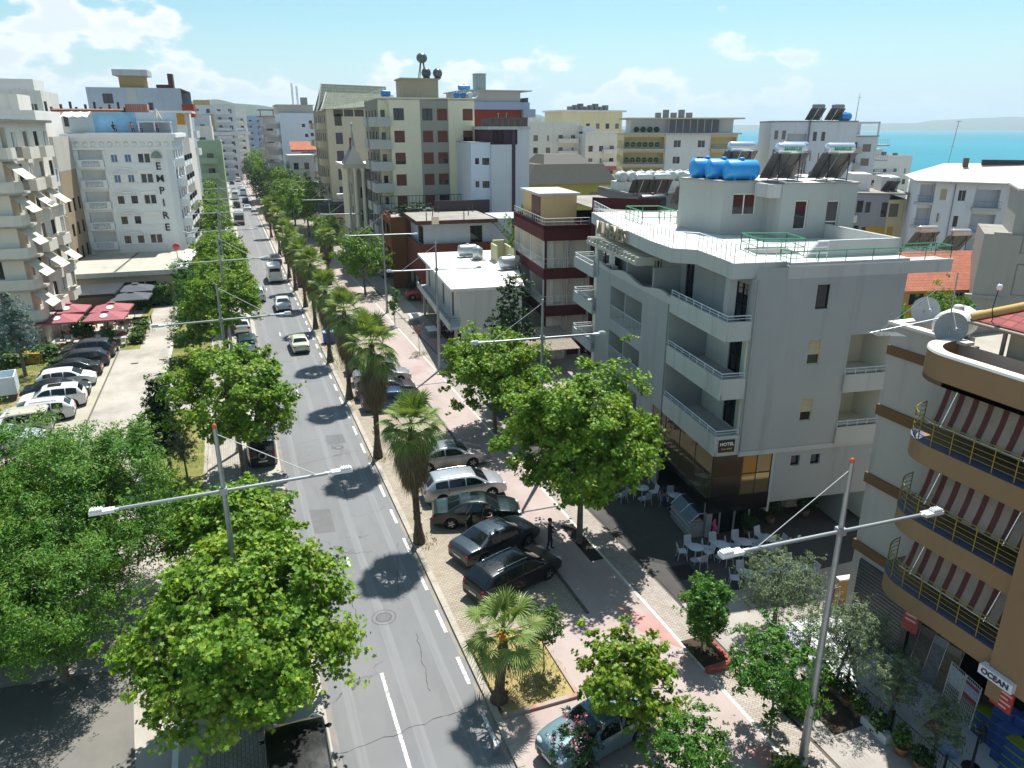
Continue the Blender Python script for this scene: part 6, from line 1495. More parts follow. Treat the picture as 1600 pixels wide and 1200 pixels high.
# red and lilac block behind
B = Bld('apartment_block', 'lilac framed block with a brick-red upper wall', 'building', (39.6, 128, 0), R_(-1))
B.wall((0, 14), (0, 0), 0, 25, mi=1); B.wall((0, 0), (11.6, 0), 0, 21.4, mi=1); facade(B.w, (1.2, -.1), (10.2, -.1), 14, 23, [(4.6, 5.1, 20.7, 22.4, .15, False), (6.2, 6.7, 20.7, 22.4, .15, False)], 0)
B.win((1.2, -.1), (10.2, -.1), 4.3, 20.7, 1.1, 1.7, .1, 'white'); B.win((1.2, -.1), (10.2, -.1), 6.3, 20.7, 1.1, 1.7, .1, 'white'); B.part('frame').box(0, 11.7, -.5, 0, 23, 24.2); B.part('frame').box(0, 1.2, -.4, 0, 14, 23); B.part('upper_wall').box(.3, 10.2, .2, 13, 24.2, 26); B.wall((11.6, 0), (11.6, 14), 0, 25, mi=1); B.wall((11.6, 14), (0, 14), 0, 25, mi=1)
B.part('roof').box(0, 12.2, -.3, 14, 26, 26.15); solid_balcony(B, 10.4, 12.6, -1, 4, 21.9, 1.2); solid_balcony(B, -1.6, 0, -1, 3, 20, 1.1); solid_balcony(B, -1.6, 0, -1, 3, 17, 1.1)
B.done([plaster('#8f3d30', .05, .1), plaster('#aab3c6', .05, .15)], {'frame': [plaster('#a4afc8', .04, .1)], 'upper_wall': [plaster('#bfb6b0', .05, .2)], 'roof': [HPW], 'balcony': [plaster('#aab3c6', .05, .15)]})
o = thing('roof_shed', 'grey sheet-metal cabin on the lilac and red block roof', 'shed', (43.3, 131, 26.15)); MB().box(-.9, .9, -.9, .9, 0, 2.6).build('cabin', [plain('#8f9a98', .5, .2, var=.2)], o); MB().box(-1, 1, -1, 1, 2.6, 2.72).build('lid', [GALV], o)
tank_thing('small blue and white tank beside the roof cabin', 40.2, 130, 26.15, .4, 2.0, '#3f86c4')
# church-like front with tall columns
B = Bld('columned_house', 'cream house front with giant columns and a pointed roof crown', 'building', (17.4, 118.5, 0), R_(-2))
B.wall((1.2, 10), (1.2, 1), 0, 14, [(1 + i * 2.6, z, 1.1, 1.7, 'dark') for i in range(3) for z in (3, 6.5, 10)]); B.wall((1.2, 1), (4.4, 1), 0, 14, [(1, z, 1.1, 1.8, 'white') for z in (6, 9.5)]); B.wall((4.4, 1), (4.4, 10), 0, 14)
for x, y in ((.3, .3), (1.5, .1), (2.7, .1), (.2, 2.2), (.2, 4.2)): B.part('column').lathe([(.42, 5.2), (.42, 5.6), (.33, 5.8), (.28, 13.4), (.4, 13.8), (.45, 14.2)], 14, (x, y, 0)); B.part('pedestal').box(x - .5, x + .5, y - .5, y + .5, 0, 5.2)
B.part('cornice').box(-.4, 4.6, -.5, 10, 14.2, 14.8); B.part('gable').add([(-.1, -.4, 14.8), (2.9, -.4, 14.8), (1.4, -.2, 17.6), (-.1, 3, 14.8), (2.9, 3, 14.8), (1.4, 2.6, 17.6)], [(0, 1, 2), (4, 3, 5), (1, 4, 5, 2)]); B.part('dark_slope').add([(-.15, -.42, 14.85), (1.35, -.22, 17.65), (1.35, 2.6, 17.65), (-.15, 3, 14.85)], [(0, 1, 2, 3)])
B.part('spire').tube([(1.4, .2, 17.2), (1.4, .2, 20.4)], [.45, .06], 8); B.part('spire').blob((1.4, .2, 20.5), .2, .2, .25); B.part('red_flag').box(.9, 1.3, -.05, .0, 16.6, 18.6)
B.part('cornice').box(-.6, 4.4, 4.5, 10, 9.3, 9.7)
B.done([plaster('#c7c1b0', .05, .25)], {'column': [plaster('#e0d9c2', .05, .2)], 'pedestal': [plaster('#c7c1b0', .05, .25)], 'cornice': [plaster('#cbc6b8', .05, .25)], 'gable': [plaster('#dcd8cc', .05, .25)], 'dark_slope': [plain('#3e4654', .6)], 'spire': [HPW], 'red_flag': [plain('#9c2b2e', .7)]})
# beige house with green gables
GB = plaster('#cfc5ae', .05, .22); GRF = tile_mat('green_tiles', '#76816f', '#6a7564')
B = Bld('apartment_block', 'beige block with twin grey-green gabled roofs', 'building', (18.6, 145, 0), R_(-1))
zz = [20.4, 17.2, 14., 10.8, 7.6]
B.wall((.8, 0), (12.5, 0), 0, 23.4, [(.6, z, 1.3, 2., 'purple' if i else 'dark') for i, z in enumerate(zz)] + [(8.4, z, 1.2, 1.9, 'dark') for z in zz[:3]] + [(.5 + 1.9 * i, 22.0, 1.7, 1.2, 'dark') for i in range(6)])
B.wall((0, 24), (0, 0), 0, 23.4, [(1.5 + i * 3.6, z - .3, 1.5, 2.2, ['darkdoor', 'shut', 'darkdoor'][(i + j) % 3]) for i in range(6) for j, z in enumerate(zz + [4.4])], mi=1); B.wall((0, 0), (.8, 0), 0, 23.4); B.wall((12.5, 0), (12.5, 24), 0, 23.4); B.wall((12.5, 24), (0, 24), 0, 23.4)
for z in (19.9, 16.7, 13.5, 10.3, 7.1):
    for y in (2.2, 9.5, 17): solid_balcony(B, -1.3, 0, y, y + 4, z, 1.)
    if z > 13: solid_balcony(B, 10.0, 12.9, -1.2, 0, z, 1.)
for y0, zt in ((0, 26.2), (7, 28.0)):
    B.part('gable_roof').add([(-.8, y0 - .4, 23.2), (13, y0 - .4, 23.9), (13, y0 + 3, zt - .3), (.6, y0 + 3, zt), (-.8, y0 + 6.6, 23.2), (13, y0 + 6.6, 23.9)], [(0, 1, 2, 3), (3, 2, 5, 4)])
    B.part('gable').add([(-.6, y0 - .3, 23.0), (.7, y0 + 3, zt - .15), (-.6, y0 + 6.5, 23.0)], [(0, 1, 2)]); B.part('eave').tube([(-.8, y0 - .45, 23.2), (.6, y0 + 3, zt)], .14, 5)
B.part('gable_roof').add([(-.8, 13, 23.2), (13, 13, 23.9), (13, 24, 24), (-.8, 24, 23.4)], [(0, 1, 2, 3)])
B.part('porch').box(-3.2, 5, -6, 0, 4.2, 5.2); B.part('porch_roof').box(-3, 4.6, -6.2, -.2, 5.2, 6.9)
for x in (-2.8, 0, 2.8): B.part('column').box(x, x + .3, -5.8, -5.5, 0, 4.2)
B.done([GB, plaster('#b3a78e', .06, .25)], {'balcony': [plaster('#c4baa3', .05, .3)], 'gable_roof': [GRF], 'gable': [GB], 'eave': [HPW], 'porch': [plaster('#b0a68f', .05, .3)], 'porch_roof': [plain('#22262a', .7)], 'column': [GB]})
acm_ = lambda B, pts: [B.part('air_conditioner').box(x, x + .9, y - .4, y - .02, z, z + .65) if ax == 's' else B.part('air_conditioner').box(x - .4, x - .02, y, y + .9, z, z + .65) for ax, x, y, z in pts]
# blind white tower and its neighbours
B = Bld('apartment_block', 'white block with a blind side wall and antenna masts on top', 'building', (14.8, 205, 0), R_(0))
B.wall((0, 16), (0, 0), 0, 23.6, [(1 + i * 3, z, 1.4, 1.8, 'dark') for i in range(5) for z in (19.6, 16.4, 13.2, 10, 6.8)]); B.wall((0, 0), (8.7, 0), 0, 23.6, [(a, z, .8, .8, 'dark') for a, z in ((5.2, 20.2), (7., 21), (5.8, 17.8), (7.2, 18), (5.9, 15.2), (6.2, 12.6), (7.4, 12.6))]); B.wall((8.7, 0), (8.7, 16), 0, 23.6); B.wall((8.7, 16), (0, 16), 0, 23.6)
acm_(B, [('w', 0, 3 + 2.6 * k, 8 + 3.2 * (k % 4)) for k in range(5)]); B.part('penthouse').box(-.4, 8.4, .8, 14, 23.6, 25.4); B.part('roof').box(-.7, 8.7, .5, 14.3, 25.4, 25.6)
for z in (20, 16.8, 13.6, 10.4, 7.2):
    solid_balcony(B, -3.6, 0, 2, 7, z, 1.); solid_balcony(B, 8.7, 10.4, -1, 3, z, 1.)
for x, y in ((3.6, 2.2), (4.8, 2.6)): rail(B.part('mast'), [(x, y), (x + .3, y + .3)], 25.6, 5 if x < 4 else 4.4, .4, .08, (.3, .55, .8)); 
B.part('roof_box').box(5.8, 7.4, 3, 5, 25.6, 27.4)
B.done([plaster('#d2d8e2', .04, .12)], {'penthouse': [plaster('#bdb6ae', .05, .2)], 'roof': [HPW], 'balcony': [plaster('#b1aaa6', .05, .2)], 'mast': [plain('#9aa0a8', .6)], 'roof_box': [plain('#7f8582', .6)], 'air_conditioner': [WHITE]})
B = Bld('apartment_block', 'narrow balconied block left of the blind white one', 'building', (11.6, 226, 0)); B.wall((0, 14), (0, 0), 0, 23, [(1 + i * 3.4, z, 1.6, 1.9, 'dark') for i in range(4) for z in (18.6, 15.4, 12.2, 9, 5.8)]); B.wall((0, 0), (3.4, 0), 0, 23, [(.9, z, 1.6, 1.9, 'dark') for z in (18.6, 15.4, 12.2, 9, 5.8)])
for z in (18.3, 15.1, 11.9, 8.7): solid_balcony(B, -1.2, 3.3, -1.3, 0, z, 1.)
B.part('roof').box(-.8, 3.6, -.8, 14, 23, 23.2); B.part('canopy').box(-.9, 3.3, -1.2, 4, 24.6, 24.8); B.part('canopy').box(-.5, -.3, -.5, -.3, 23.2, 24.6); B.part('canopy').box(2.9, 3.1, -.5, -.3, 23.2, 24.6)
B.done([plaster('#b9b4ae', .05, .2)], {'balcony': [plaster('#aea8a2', .05, .25)], 'roof': [ROOFG], 'canopy': [plain('#5c5650', .7)]})
B = Bld('small_house', 'low grey house with an orange tiled roof terrace below the white block', 'house', (14.6, 186, 0)); B.wall((0, 10), (0, 0), 0, 13.8, [(1 + i * 3, z, 1.2, 1.6, 'dark') for i in range(3) for z in (10.6, 7)]); B.wall((0, 0), (6, 0), 0, 13.8, [(.9 + i * 2.4, z, 1.1, 1.5, 'dark') for i in range(2) for z in (10.8, 7.6)]); B.wall((6, 0), (6, 10), 0, 13.8)
B.part('tile_roof').add([(.6, -.5, 15.2), (6.4, -.5, 15.2), (6.4, 3.5, 17), (.6, 3.5, 17)], [(0, 1, 2, 3)]); B.part('tile_roof').box(.6, 6.4, -.5, -.3, 14.8, 15.2); B.part('terrace').box(0, 6, 0, 10, 13.8, 13.95); B.part('awning').box(3, 6, -.3, 1, 14.4, 14.7)
B.done([plaster('#a7aab0', .05, .2)], {'tile_roof': [tile_mat('orange_tiles', '#b5623f', '#a1553a')], 'terrace': [HPW], 'awning': [plain('#4a76a8', .6)]})
# ---------------------------------------------------------------- background buildings on the sea side
def slab_block(label, x, y, rz, w, d, h, cols, floors, wall, name='apartment_block', roofm=None, z_first=1.2, fh=3.0, win=(1.3, 1.5), style=('dark', 'white', 'shut', 'curtain'), west=0, bal=None, par=.5, side_wall=None):
    """A plain storeyed block: windows on the end facing the camera and on the avenue side, optional balcony bays."""
    B = Bld(name, label, 'building', (x, y, 0), R_(rz))
    zs_ = [z_first + i * fh for i in range(floors)]
    st = w / cols if cols else 1
    ws = [((i + .5) * st - win[0] / 2, z, *win, style if isinstance(style, str) else style[(i + 2 * j) % len(style)]) for i in range(cols) for j, z in enumerate(zs_)]
    B.wall((0, 0), (w, 0), 0, h, ws); B.wall((w, 0), (w, d), 0, h); B.wall((w, d), (0, d), 0, h)
    sw = d / west if west else 1
    B.wall((0, d), (0, 0), 0, h, [((i + .5) * sw - .6, z, 1.2, win[1], style if isinstance(style, str) else style[i % len(style)]) for i in range(west) for z in zs_], mi=1)
    flat_roof(B, [(0, 0), (w, 0), (w, d), (0, d)], h - .02, par)
    for (a, b, side) in (bal or ()):
        for z in zs_:
            if side == 's': solid_balcony(B, a, b, -1.3, 0, z - .4, 1., open_side='n')
            else: solid_balcony(B, -1.3, 0, a, b, z - .4, 1., open_side='e')
    return B, zs_
PW = plaster('#e0ddd7', .05, .2); PG_ = plaster('#cfd0d4', .05, .22); PY = plaster('#e0d2ab', .05, .2); PC = plaster('#dfdbd3', .05, .25)
def fin(B, wall, side=None, extra=None):
    d = {'roof': [ROOFG], 'parapet': [wall], 'balcony': [wall]}; d.update(extra or {}); return B.done([wall, side or wall], d)
B, z = slab_block('long pale block with rows of dark windows behind the olive roof', 76.5, 190, 0, 14.5, 12, 21, 4, 6, PC, west=3, fh=3.1, bal=[(8, 13.8, 's')]); B.part('hut').box(2, 5, 3, 8, 21, 22.6); fin(B, PC, None, {'hut': [PC]})
B, z = slab_block('white stepped block left of the cream balconied one', 91, 186, 0, 9.5, 12, 18.6, 3, 5, PW, fh=3.2, bal=[(5, 9, 's')]); B.part('band').box(-.5, 9.8, -1.5, 0, 9.2, 10.2); B.part('hut').box(0, 4, 2, 9, 18.6, 20.5); fin(B, PW, None, {'band': [plaster('#a8586a', .05, .2)], 'hut': [PG_]})
B, z = slab_block('yellow topped block behind the cream balconied one', 97, 214, 0, 20, 14, 24.6, 6, 7, PY, fh=3.1, style=['dark', 'shut']); B.part('roof_slab').box(-.8, 21, -.8, 14, 24.6, 25.1)
for i in range(8): B.part('roof_unit').box(3 + i * 1.7, 4.2 + i * 1.7, 2, 4, 25.1, 26.2 + .4 * (i % 3))
fin(B, PY, None, {'roof_slab': [PC], 'roof_unit': [plain('#5b5f64', .6, .2, var=.3)]})
# olive house with a mansard roof
B = Bld('mansard_house', 'olive yellow house with a dark sloping mansard roof and skylights', 'house', (44.2, 110, 0), R_(-3)); OL = plaster('#a39a4e', .06, .15); MS = plain('#4b4b45', .8, var=.15)
B.wall((0, 14), (0, 0), 0, 11.7, [(2 + 4 * i, 8.2, 1.2, 1.5, 'dark') for i in range(3)]); B.wall((0, 0), (14.5, 0), 0, 11.7, [(2 + i * 4.2, 8.8, 1.5, 1.5, 'shut') for i in range(3)]); B.wall((14.5, 0), (14.5, 14), 0, 11.7); B.wall((14.5, 14), (0, 14), 0, 11.7)
b0 = [(-.6, -.6), (15, -.6), (15, 14.6), (-.6, 14.6)]; b1 = [(1.4, 1.4), (13.2, 1.4), (13.2, 12.6), (1.4, 12.6)]
vs = [(x, y, 11.7) for x, y in b0] + [(x, y, 14.6) for x, y in b1]; B.part('mansard').add(vs, [(i, (i + 1) % 4, 4 + (i + 1) % 4, 4 + i) for i in range(4)] + [(4, 5, 6, 7), (3, 2, 1, 0)])
B.part('mansard').add([(3, 1.4, 14.6), (11, 1.4, 14.6), (10, 4, 16.0), (4, 4, 16.0), (3, 10, 14.6), (11, 10, 14.6), (10, 8, 16), (4, 8, 16)], [(0, 1, 2, 3), (5, 4, 7, 6), (3, 2, 6, 7), (1, 5, 6, 2), (4, 0, 3, 7)])
for x in (4.6, 8.0): B.part('skylight').add([(x, .35, 12.75), (x + 1.8, .35, 12.75), (x + 1.8, 1.0, 13.8), (x, 1.0, 13.8)], [(0, 1, 2, 3)])
B.part('skylight').add([(-.1, 3, 12.6), (-.1, 1.8, 12.6), (.7, 1.8, 13.7), (.7, 3, 13.7)], [(0, 1, 2, 3)])
B.done([OL], {'mansard': [MS], 'skylight': [plain('#b6c3cc', .1, .2)]})
# water drums in a row and heaters behind the hotel roof
B = Bld('low_house', 'flat roofed house crowded with water drums behind the hotel', 'house', (40.5, 72, 0), R_(-8)); B.wall((0, 10), (0, 0), 0, 13.2); B.wall((0, 0), (12, 0), 0, 13.2); B.wall((12, 0), (12, 10), 0, 13.2); B.wall((12, 10), (0, 10), 0, 13.2); flat_roof(B, [(0, 0), (12, 0), (12, 10), (0, 10)], 13.1, .3); B.part('drum_deck').box(.2, 8.6, 3.5, 6, 13.1, 14.3)
B.done([plaster('#8d8a86', .06, .25)], {'roof': [ROOFG], 'parapet': [CONC], 'drum_deck': [PW]})
for i in range(7):
    tank_thing(f'white water drum, {ORD[i]} from the left in the row behind the hotel roof', 41.8 + i * 1.16, 76 - i * .16, 14.3, .56, 1.5, '#c9cbc9', R_(90 - 8), 'white water drums in a row behind the hotel')
tank_thing('longer white drum at the right end of the row behind the hotel', 49.6, 74.6, 14.3, .55, 2.2, '#c9cbc9', R_(-8), 'white water drums in a row behind the hotel')
for i, (x, y, z) in enumerate([(41.6, 70.8, 11.9), (43.6, 70.4, 11.6), (47.5, 70.2, 11.9), (38.5, 57.5, 12.6)]):
    solar(['solar heater with white drum, left of the group behind the hotel roof', 'solar heater with white drum, second of the group behind the hotel roof', 'solar heater with white drum, right of the group behind the hotel roof', 'solar heater with orange-brown collectors nearest the hotel roof'][i], (x, y, 13.1 if i < 3 else 13.4), R_(-10), '#cdcfce', None, 1.15)
tank_thing('black plastic water tank lying behind the hotel roof, left one', 34.2, 56.6, 13.4, .62, 2.2, '#191b1d', R_(-8), 'black water tanks behind the hotel'); tank_thing('black plastic water tank behind the hotel roof, under the brown collectors', 41.4, 57.2, 13.4, .62, 1.6, '#191b1d', R_(-8), 'black water tanks behind the hotel')
# white hotel block with cream balconies
B = Bld('apartment_block', 'white block with cream balconies and a glazed roof storey', 'building', (82.5, 150, 0), R_(-24), None, (.81, 1, 1)); CB = plaster('#decd9f', .04, .1); WB = plaster('#e2e2e1', .04, .12)
B.wall((0, 0), (11.3, 0), 0, 18.7, (), [(.3, 10.9, z, z + 2.4, 1.5) for z in (15.7, 12.5, 9.3, 6.1)], bmi=1); B.wall((11.3, -.3), (23.2, -.3), 0, 18.7, [(a, z, 1.9, 1.5, 'white') for a in (2.2, 8.6) for z in (16.0, 12.6, 9.3)], mi=2); B.wall((23.2, 0), (30.4, 0), 0, 18.7, (), [(.3, 6.8, z, z + 2.4, 1.5) for z in (15.7, 12.5, 9.3, 6.1)], bmi=1)
facade(B.w, (11.3, 0), (11.3, -.3), 0, 18.7, (), 2); B.wall((30.4, 0), (30.4, 16), 0, 18.7); B.wall((30.4, 16), (0, 16), 0, 18.7); B.wall((0, 16), (0, 0), 0, 18.7, [(1 + i * 3, z, 1.4, 1.8, 'dark') for i in range(5) for z in (15.6, 12.4, 9.2)])
for z in (15.6, 12.4, 9.2, 6.0):
    for a, b in ((-.6, 11.2), (23.3, 31)): B.part('balcony').box(a, b, -1.5, 0, z - .25, z + .15); rail(B.part('railing'), [(a + .1, -1.4), (b - .1, -1.4)], z + .15, .9, .8, .03, (.5,))
    for k in range(6): B.part('planter').blob((1 + k * 1.6, -.9, z + 1.), .7, .35, .55, 0, 8, 5)
B.part('roof_terrace').box(-.6, 31, -1.5, 16, 18.7, 19.0); B.w.box(2, 29.5, 2.2, 14, 19.0, 21.8, 2); B.part('roof').box(0, 31.5, -1.4, 15.5, 21.8, 22.1)
for i in range(7): B.part('glazing').box(12.2 + i * 1.9, 14 + i * 1.9, 1.0, 1.1, 19.1, 21.7); B.part('post').box(12.05 + i * 1.9, 12.2 + i * 1.9, .95, 1.15, 19, 21.8)
for k in range(4): B.part('planter').blob((3.4 + k * 1.8, .2, 19.7), .8, .4, .6, 0, 8, 5)
for i in range(5): B.part('roof_unit').box(9 + i * 2.1, 10.4 + i * 2.1, 4, 6, 22.1, 23.2 + .6 * (i % 2))
B.done([CB, CB, WB], {'balcony': [HPW], 'railing': [plain('#8f8a80', .5)], 'planter': [L_DARK], 'roof_terrace': [HPW], 'roof': [plaster('#c3b9a0', .05, .2)], 'glazing': [GLASS2], 'post': [WHITE], 'roof_unit': [plain('#6d7176', .5, .3, var=.3)]})
# grey-white tower by the sea
B = Bld('apartment_block', 'grey-white block by the sea with balconies and rooftop heaters', 'building', (114.5, 141, 0), R_(-30), None, (.73, 1, 1)); GT = plaster('#cccfd6', .05, .28)
B.wall((0, 0), (24.5, 0), 0, 21.2, [(1, 17.6, 1.1, 1.9, 'shut'), (3.2, 17.6, 1.1, 1.9, 'shut'), (1, 13.6, 1.1, 1.9, 'shut'), (3.2, 13.6, 1.1, 1.9, 'shut'), (12.2, 17.3, 1.1, 1.9, 'dark'), (14.6, 17.3, 1.1, 1.9, 'dark'), (11.6, 13.0, 1.1, 1.9, 'curtain'), (14, 13.0, 1.1, 1.9, 'curtain'), (12, 9, 1.1, 1.9, 'curtain')], [(4.9, 10.4, z, z + 2.6, 1.3) for z in (16.2, 12.4, 8.6)])
for z in (16.2, 12.4, 8.6): B.part('balcony').box(4.8, 10.5, -.9, 0, z - .2, z + .05); rail(B.part('railing'), [(4.9, -.8), (10.4, -.8)], z + .05, 1., .5, .03, (.5,))
B.part('pipe').tube([(10.9, -.2, 4), (10.9, -.2, 21.8)], .25, 6)
B.wall((24.5, 0), (24.5, 3), 0, 21.2); B.wall((24.5, 3), (32, 3), 0, 18.2, [(.7, z, 1.1, 2., 'darkdoor') for z in (15, 12, 9, 6)] + [(3.4, z, 2.4, 1.6, 'shut') for z in (15, 12, 9, 6)]); B.wall((32, 3), (32, 18), 0, 18.2); B.wall((24.5, 3), (24.5, 18), 18.2, 21.2); B.wall((32, 18), (0, 18), 0, 21.2); B.wall((0, 18), (0, 0), 0, 21.2)
B.part('roof').box(-.1, 24.6, -.1, 18, 21.2, 21.5); B.part('roof').box(24.5, 32.2, 2.8, 18, 18.2, 18.45); B.part('frame').box(31.6, 32, 3, 3.4, 18.4, 21.2); B.part('frame').box(24.6, 32, 3, 3.5, 20.9, 21.3)
for z in (14.8, 11.6, 8.6): solid_balcony(B, 24.4, 27.4, 1.4, 3, z, 1.); B.part('balcony').box(32, 36, 4, 8, z + 1.4, z + 1.7); rail(B.part('railing'), [(32, 4.1), (35.9, 4.1)], z + 1.7, 1., .7, .03, (.5,))
B.done([GT], {'balcony': [plaster('#b1aca6', .05, .25)], 'railing': [plain('#85868a', .5)], 'pipe': [plain('#71757c', .6)], 'roof': [ROOFG], 'frame': [GT]})
for i, x in enumerate((124.3, 129.0)): solar(['left rooftop heater on the grey-white block by the sea', 'right rooftop heater on the grey-white block by the sea'][i], (x, 140 - .17 * (x - 114), 21.5), R_(-10), '#7c828a', None, 1.7)
tank_thing('blue tank on the grey-white block by the sea', 132.2, 138.5, 21.5, .9, 2.6, '#1b7cc4'); o = thing('antenna', 'thin mast aerial on the grey-white block by the sea', 'antenna', (135, 138, 21.4)); mb = MB(); mb.tube([(0, 0, 0), (.2, 0, 6)], [.1, .05], 5); mb.tube([(-.5, 0, 5), (.8, 0, 5)], .05, 4); mb.build('mast', [GALV], o)
# yellow-grey house and white pitched house on the right
B = Bld('house', 'grey and mustard house with a cluttered roof beside the grey-white block', 'house', (90.5, 91, 0), R_(-34), None, (.6, 1, 1)); 
B.wall((0, 0), (9, 0), 0, 10.4, [(1.5, 7.6, 1.5, 1.8, 'dark'), (3.6, 7.6, 1.2, 1.6, 'dark'), (1.5, 4.2, 1.2, 1.4, 'dark'), (3.4, 4, 1.2, 1.4, 'dark'), (7.4, 7, 1.4, 2.2, 'dark')]); B.wall((9, 0), (13.6, 1.4), 0, 9.6, [(.4, 7., 2.6, 2., 'shut')], mi=1); B.wall((13.6, 1.4), (13.6, 10), 0, 9.6); B.wall((13.6, 10), (0, 10), 0, 10.4); B.wall((0, 10), (0, 0), 0, 10.4)
B.part('mustard_panel').box(4.4, 9.02, -.05, 0, 2.5, 5.5); B.part('mustard_panel').box(9.1, 11, .2, .3, 2.5, 5.5); B.part('roof').box(-.2, 13.8, -.2, 10, 10.4, 10.6); B.part('roof_room').box(.5, 5, 3, 9, 10.6, 13.2); B.part('roof_room').box(8, 12, 4, 9, 10.6, 12.8); solid_balcony(B, -.5, 1.6, -1.2, 0, 6.3, .9)
B.done([plaster('#9b9ba0', .05, .2), PY], {'mustard_panel': [plaster('#c29a3f', .05, .1)], 'roof': [ROOFG], 'roof_room': [PW], 'balcony': [PC]})
solar('small heater on the mustard house roof', (97.0, 89.6, 10.6), R_(-12), '#c9ccd0', None, 1.1)
WH = plaster('#d9dce2', .04, .18)
B = Bld('white_house', 'white four-storey house with a pale hipped roof and corner balconies', 'house', (91.5, 80, 0), R_(-42), None, (.65, 1, 1))
B.wall((0, 0), (3., 0), 0, 13, (), [(.3, 2.8, z, z + 2.4, 1.) for z in (10.1, 6.9)]); B.wall((3., -.4), (10.6, -.4), 0, 13.1, [(1.2, 10.5, 1.2, 1.5, 'cream'), (4.6, 10.4, 1.4, 1.5, 'white'), (1.1, 7.4, .8, 1.3, 'curtain'), (4.5, 6.9, .9, 1.5, 'dark'), (1.2, 4.1, 1.2, 1.2, 'curtain'), (4.8, 3.8, 1.3, 1.3, 'curtain')]); B.wall((10.6, 0), (16, 0), 0, 13, (), [(.3, 4.8, z, z + 2.4, 1.4) for z in (9.6, 6.3, 3.)]); facade(B.w, (10.6, -.4), (10.6, 0), 0, 13); B.wall((16, 0), (26, -2), 0, 13.4); B.wall((26, -2), (26, 12), 0, 13); B.wall((26, 12), (0, 12), 0, 13); B.wall((0, 12), (0, 0), 0, 13)
B.part('roof').add([(-1.2, -1.4, 13.1), (15.5, -1.6, 13.0), (27, -3, 13.6), (27, 13, 13.6), (-1.2, 13, 13.1), (5, 5, 15.2), (22, 4.4, 15.4)], [(0, 1, 2, 6, 5), (0, 5, 4), (4, 5, 6, 3), (2, 3, 6)]); B.part('eave').tube([(-1.2, -1.4, 13.0), (15.5, -1.6, 12.9), (27, -3, 13.5)], .16, 5); B.part('chimney').box(8.4, 9.4, 3.6, 4.4, 14.6, 16)
for z in (9.6, 6.3, 3.): B.part('balcony').box(10.4, 15.6, -1.6, 0, z - .3, z + .05); rail(B.part('railing'), [(10.5, -1.5), (15.5, -1.5)], z + .05, .9, .4, .025, (.5,)); 
for z in (10.1, 6.9): B.part('balcony').box(-.6, 3, -1.2, 0, z - .3, z + .05); rail(B.part('railing'), [(-.5, -1.1), (2.9, -1.1)], z + .05, .9, .4, .025, (.5,))
B.part('pipe').tube([(6.8, -.5, 0), (6.8, -.5, 13)], .08, 5); B.part('dark_ridge').box(12, 24, 4.0, 4.6, 15.2, 15.8)
B.done([WH], {'roof': [plaster('#c9c3b4', .04, .15)], 'eave': [HPW], 'chimney': [plain('#5b5754', .8)], 'balcony': [HPW], 'railing': [plain('#8b8d92', .5)], 'pipe': [plain('#7b7f86', .6)], 'dark_ridge': [plain('#2d2f30', .7)]})
o = thing('antenna', 'tall thin aerial standing against the sea behind the white hipped roof', 'antenna', (101, 84, 15)); mb = MB(); mb.tube([(0, 0, 0), (.6, 0, 6)], .05, 5); mb.tube([(.1, 0, 5.9), (1.2, 0, 5.9)], .04, 4); mb.tube([(-.2, 0, 2.4), (.8, 0, 2.4)], .04, 4); mb.build('mast', [GALV], o)
for i, x in enumerate((80.4, 84.2)): solar(['heater with pale drum above the orange roof, left one', 'heater with pale drum above the orange roof, right one'][i], (x, 68 - i * 1.5, 5.6 - i * .4), R_(-15), '#c9b9ae', None, 1.5)
for i in range(4): tank_thing(f'pinkish white barrel, {ORD[i]} of the row left of the plain grey wall', 77.6 + i * 1.3, 57.5 - i * .3, 6.3, .6, 1.2, '#cbbcb4', R_(80), 'pinkish barrels on a roof by the plain wall')
PL2 = plaster('#a7a49c', .06, .2); OT = tile_mat('orange_roof_tiles', '#b3694a', '#a35b40')
B = Bld('plain_house', 'tall plain grey-beige wall with faint blind window frames on the right', 'building', (67.8, 51, 0), R_(-48)); B.wall((0, 0), (12, 0), 0, 10.4); B.w.box(2.2, 12, .2, 9, 10.4, 14.5); B.wall((12, 0), (12, 9), 0, 10.4); B.wall((12, 9), (0, 9), 0, 10.4); B.wall((0, 9), (0, 0), 0, 10.4)
for z in (10.2, 6.2): rail(B.part('frame'), [(3.2, -.02), (4.6, -.02)], z - 1.5, 3., 1.4, .05, (0.02,))
B.part('ledge').box(-.6, 2.4, -.2, .3, 4.2, 4.5); B.part('ledge').box(.8, 2.3, -.1, .3, 10.4, 10.6); B.part('cap').box(2, 12.1, 0, 9.1, 14.5, 14.7); B.part('roof').quad((0, 0, 10.4), (12, 0, 10.4), (12, 9, 10.4), (0, 9, 10.4))
B.done([PL2], {'frame': [plain('#8b8880', .8)], 'ledge': [PL2], 'cap': [PW], 'roof': [ROOFG]})
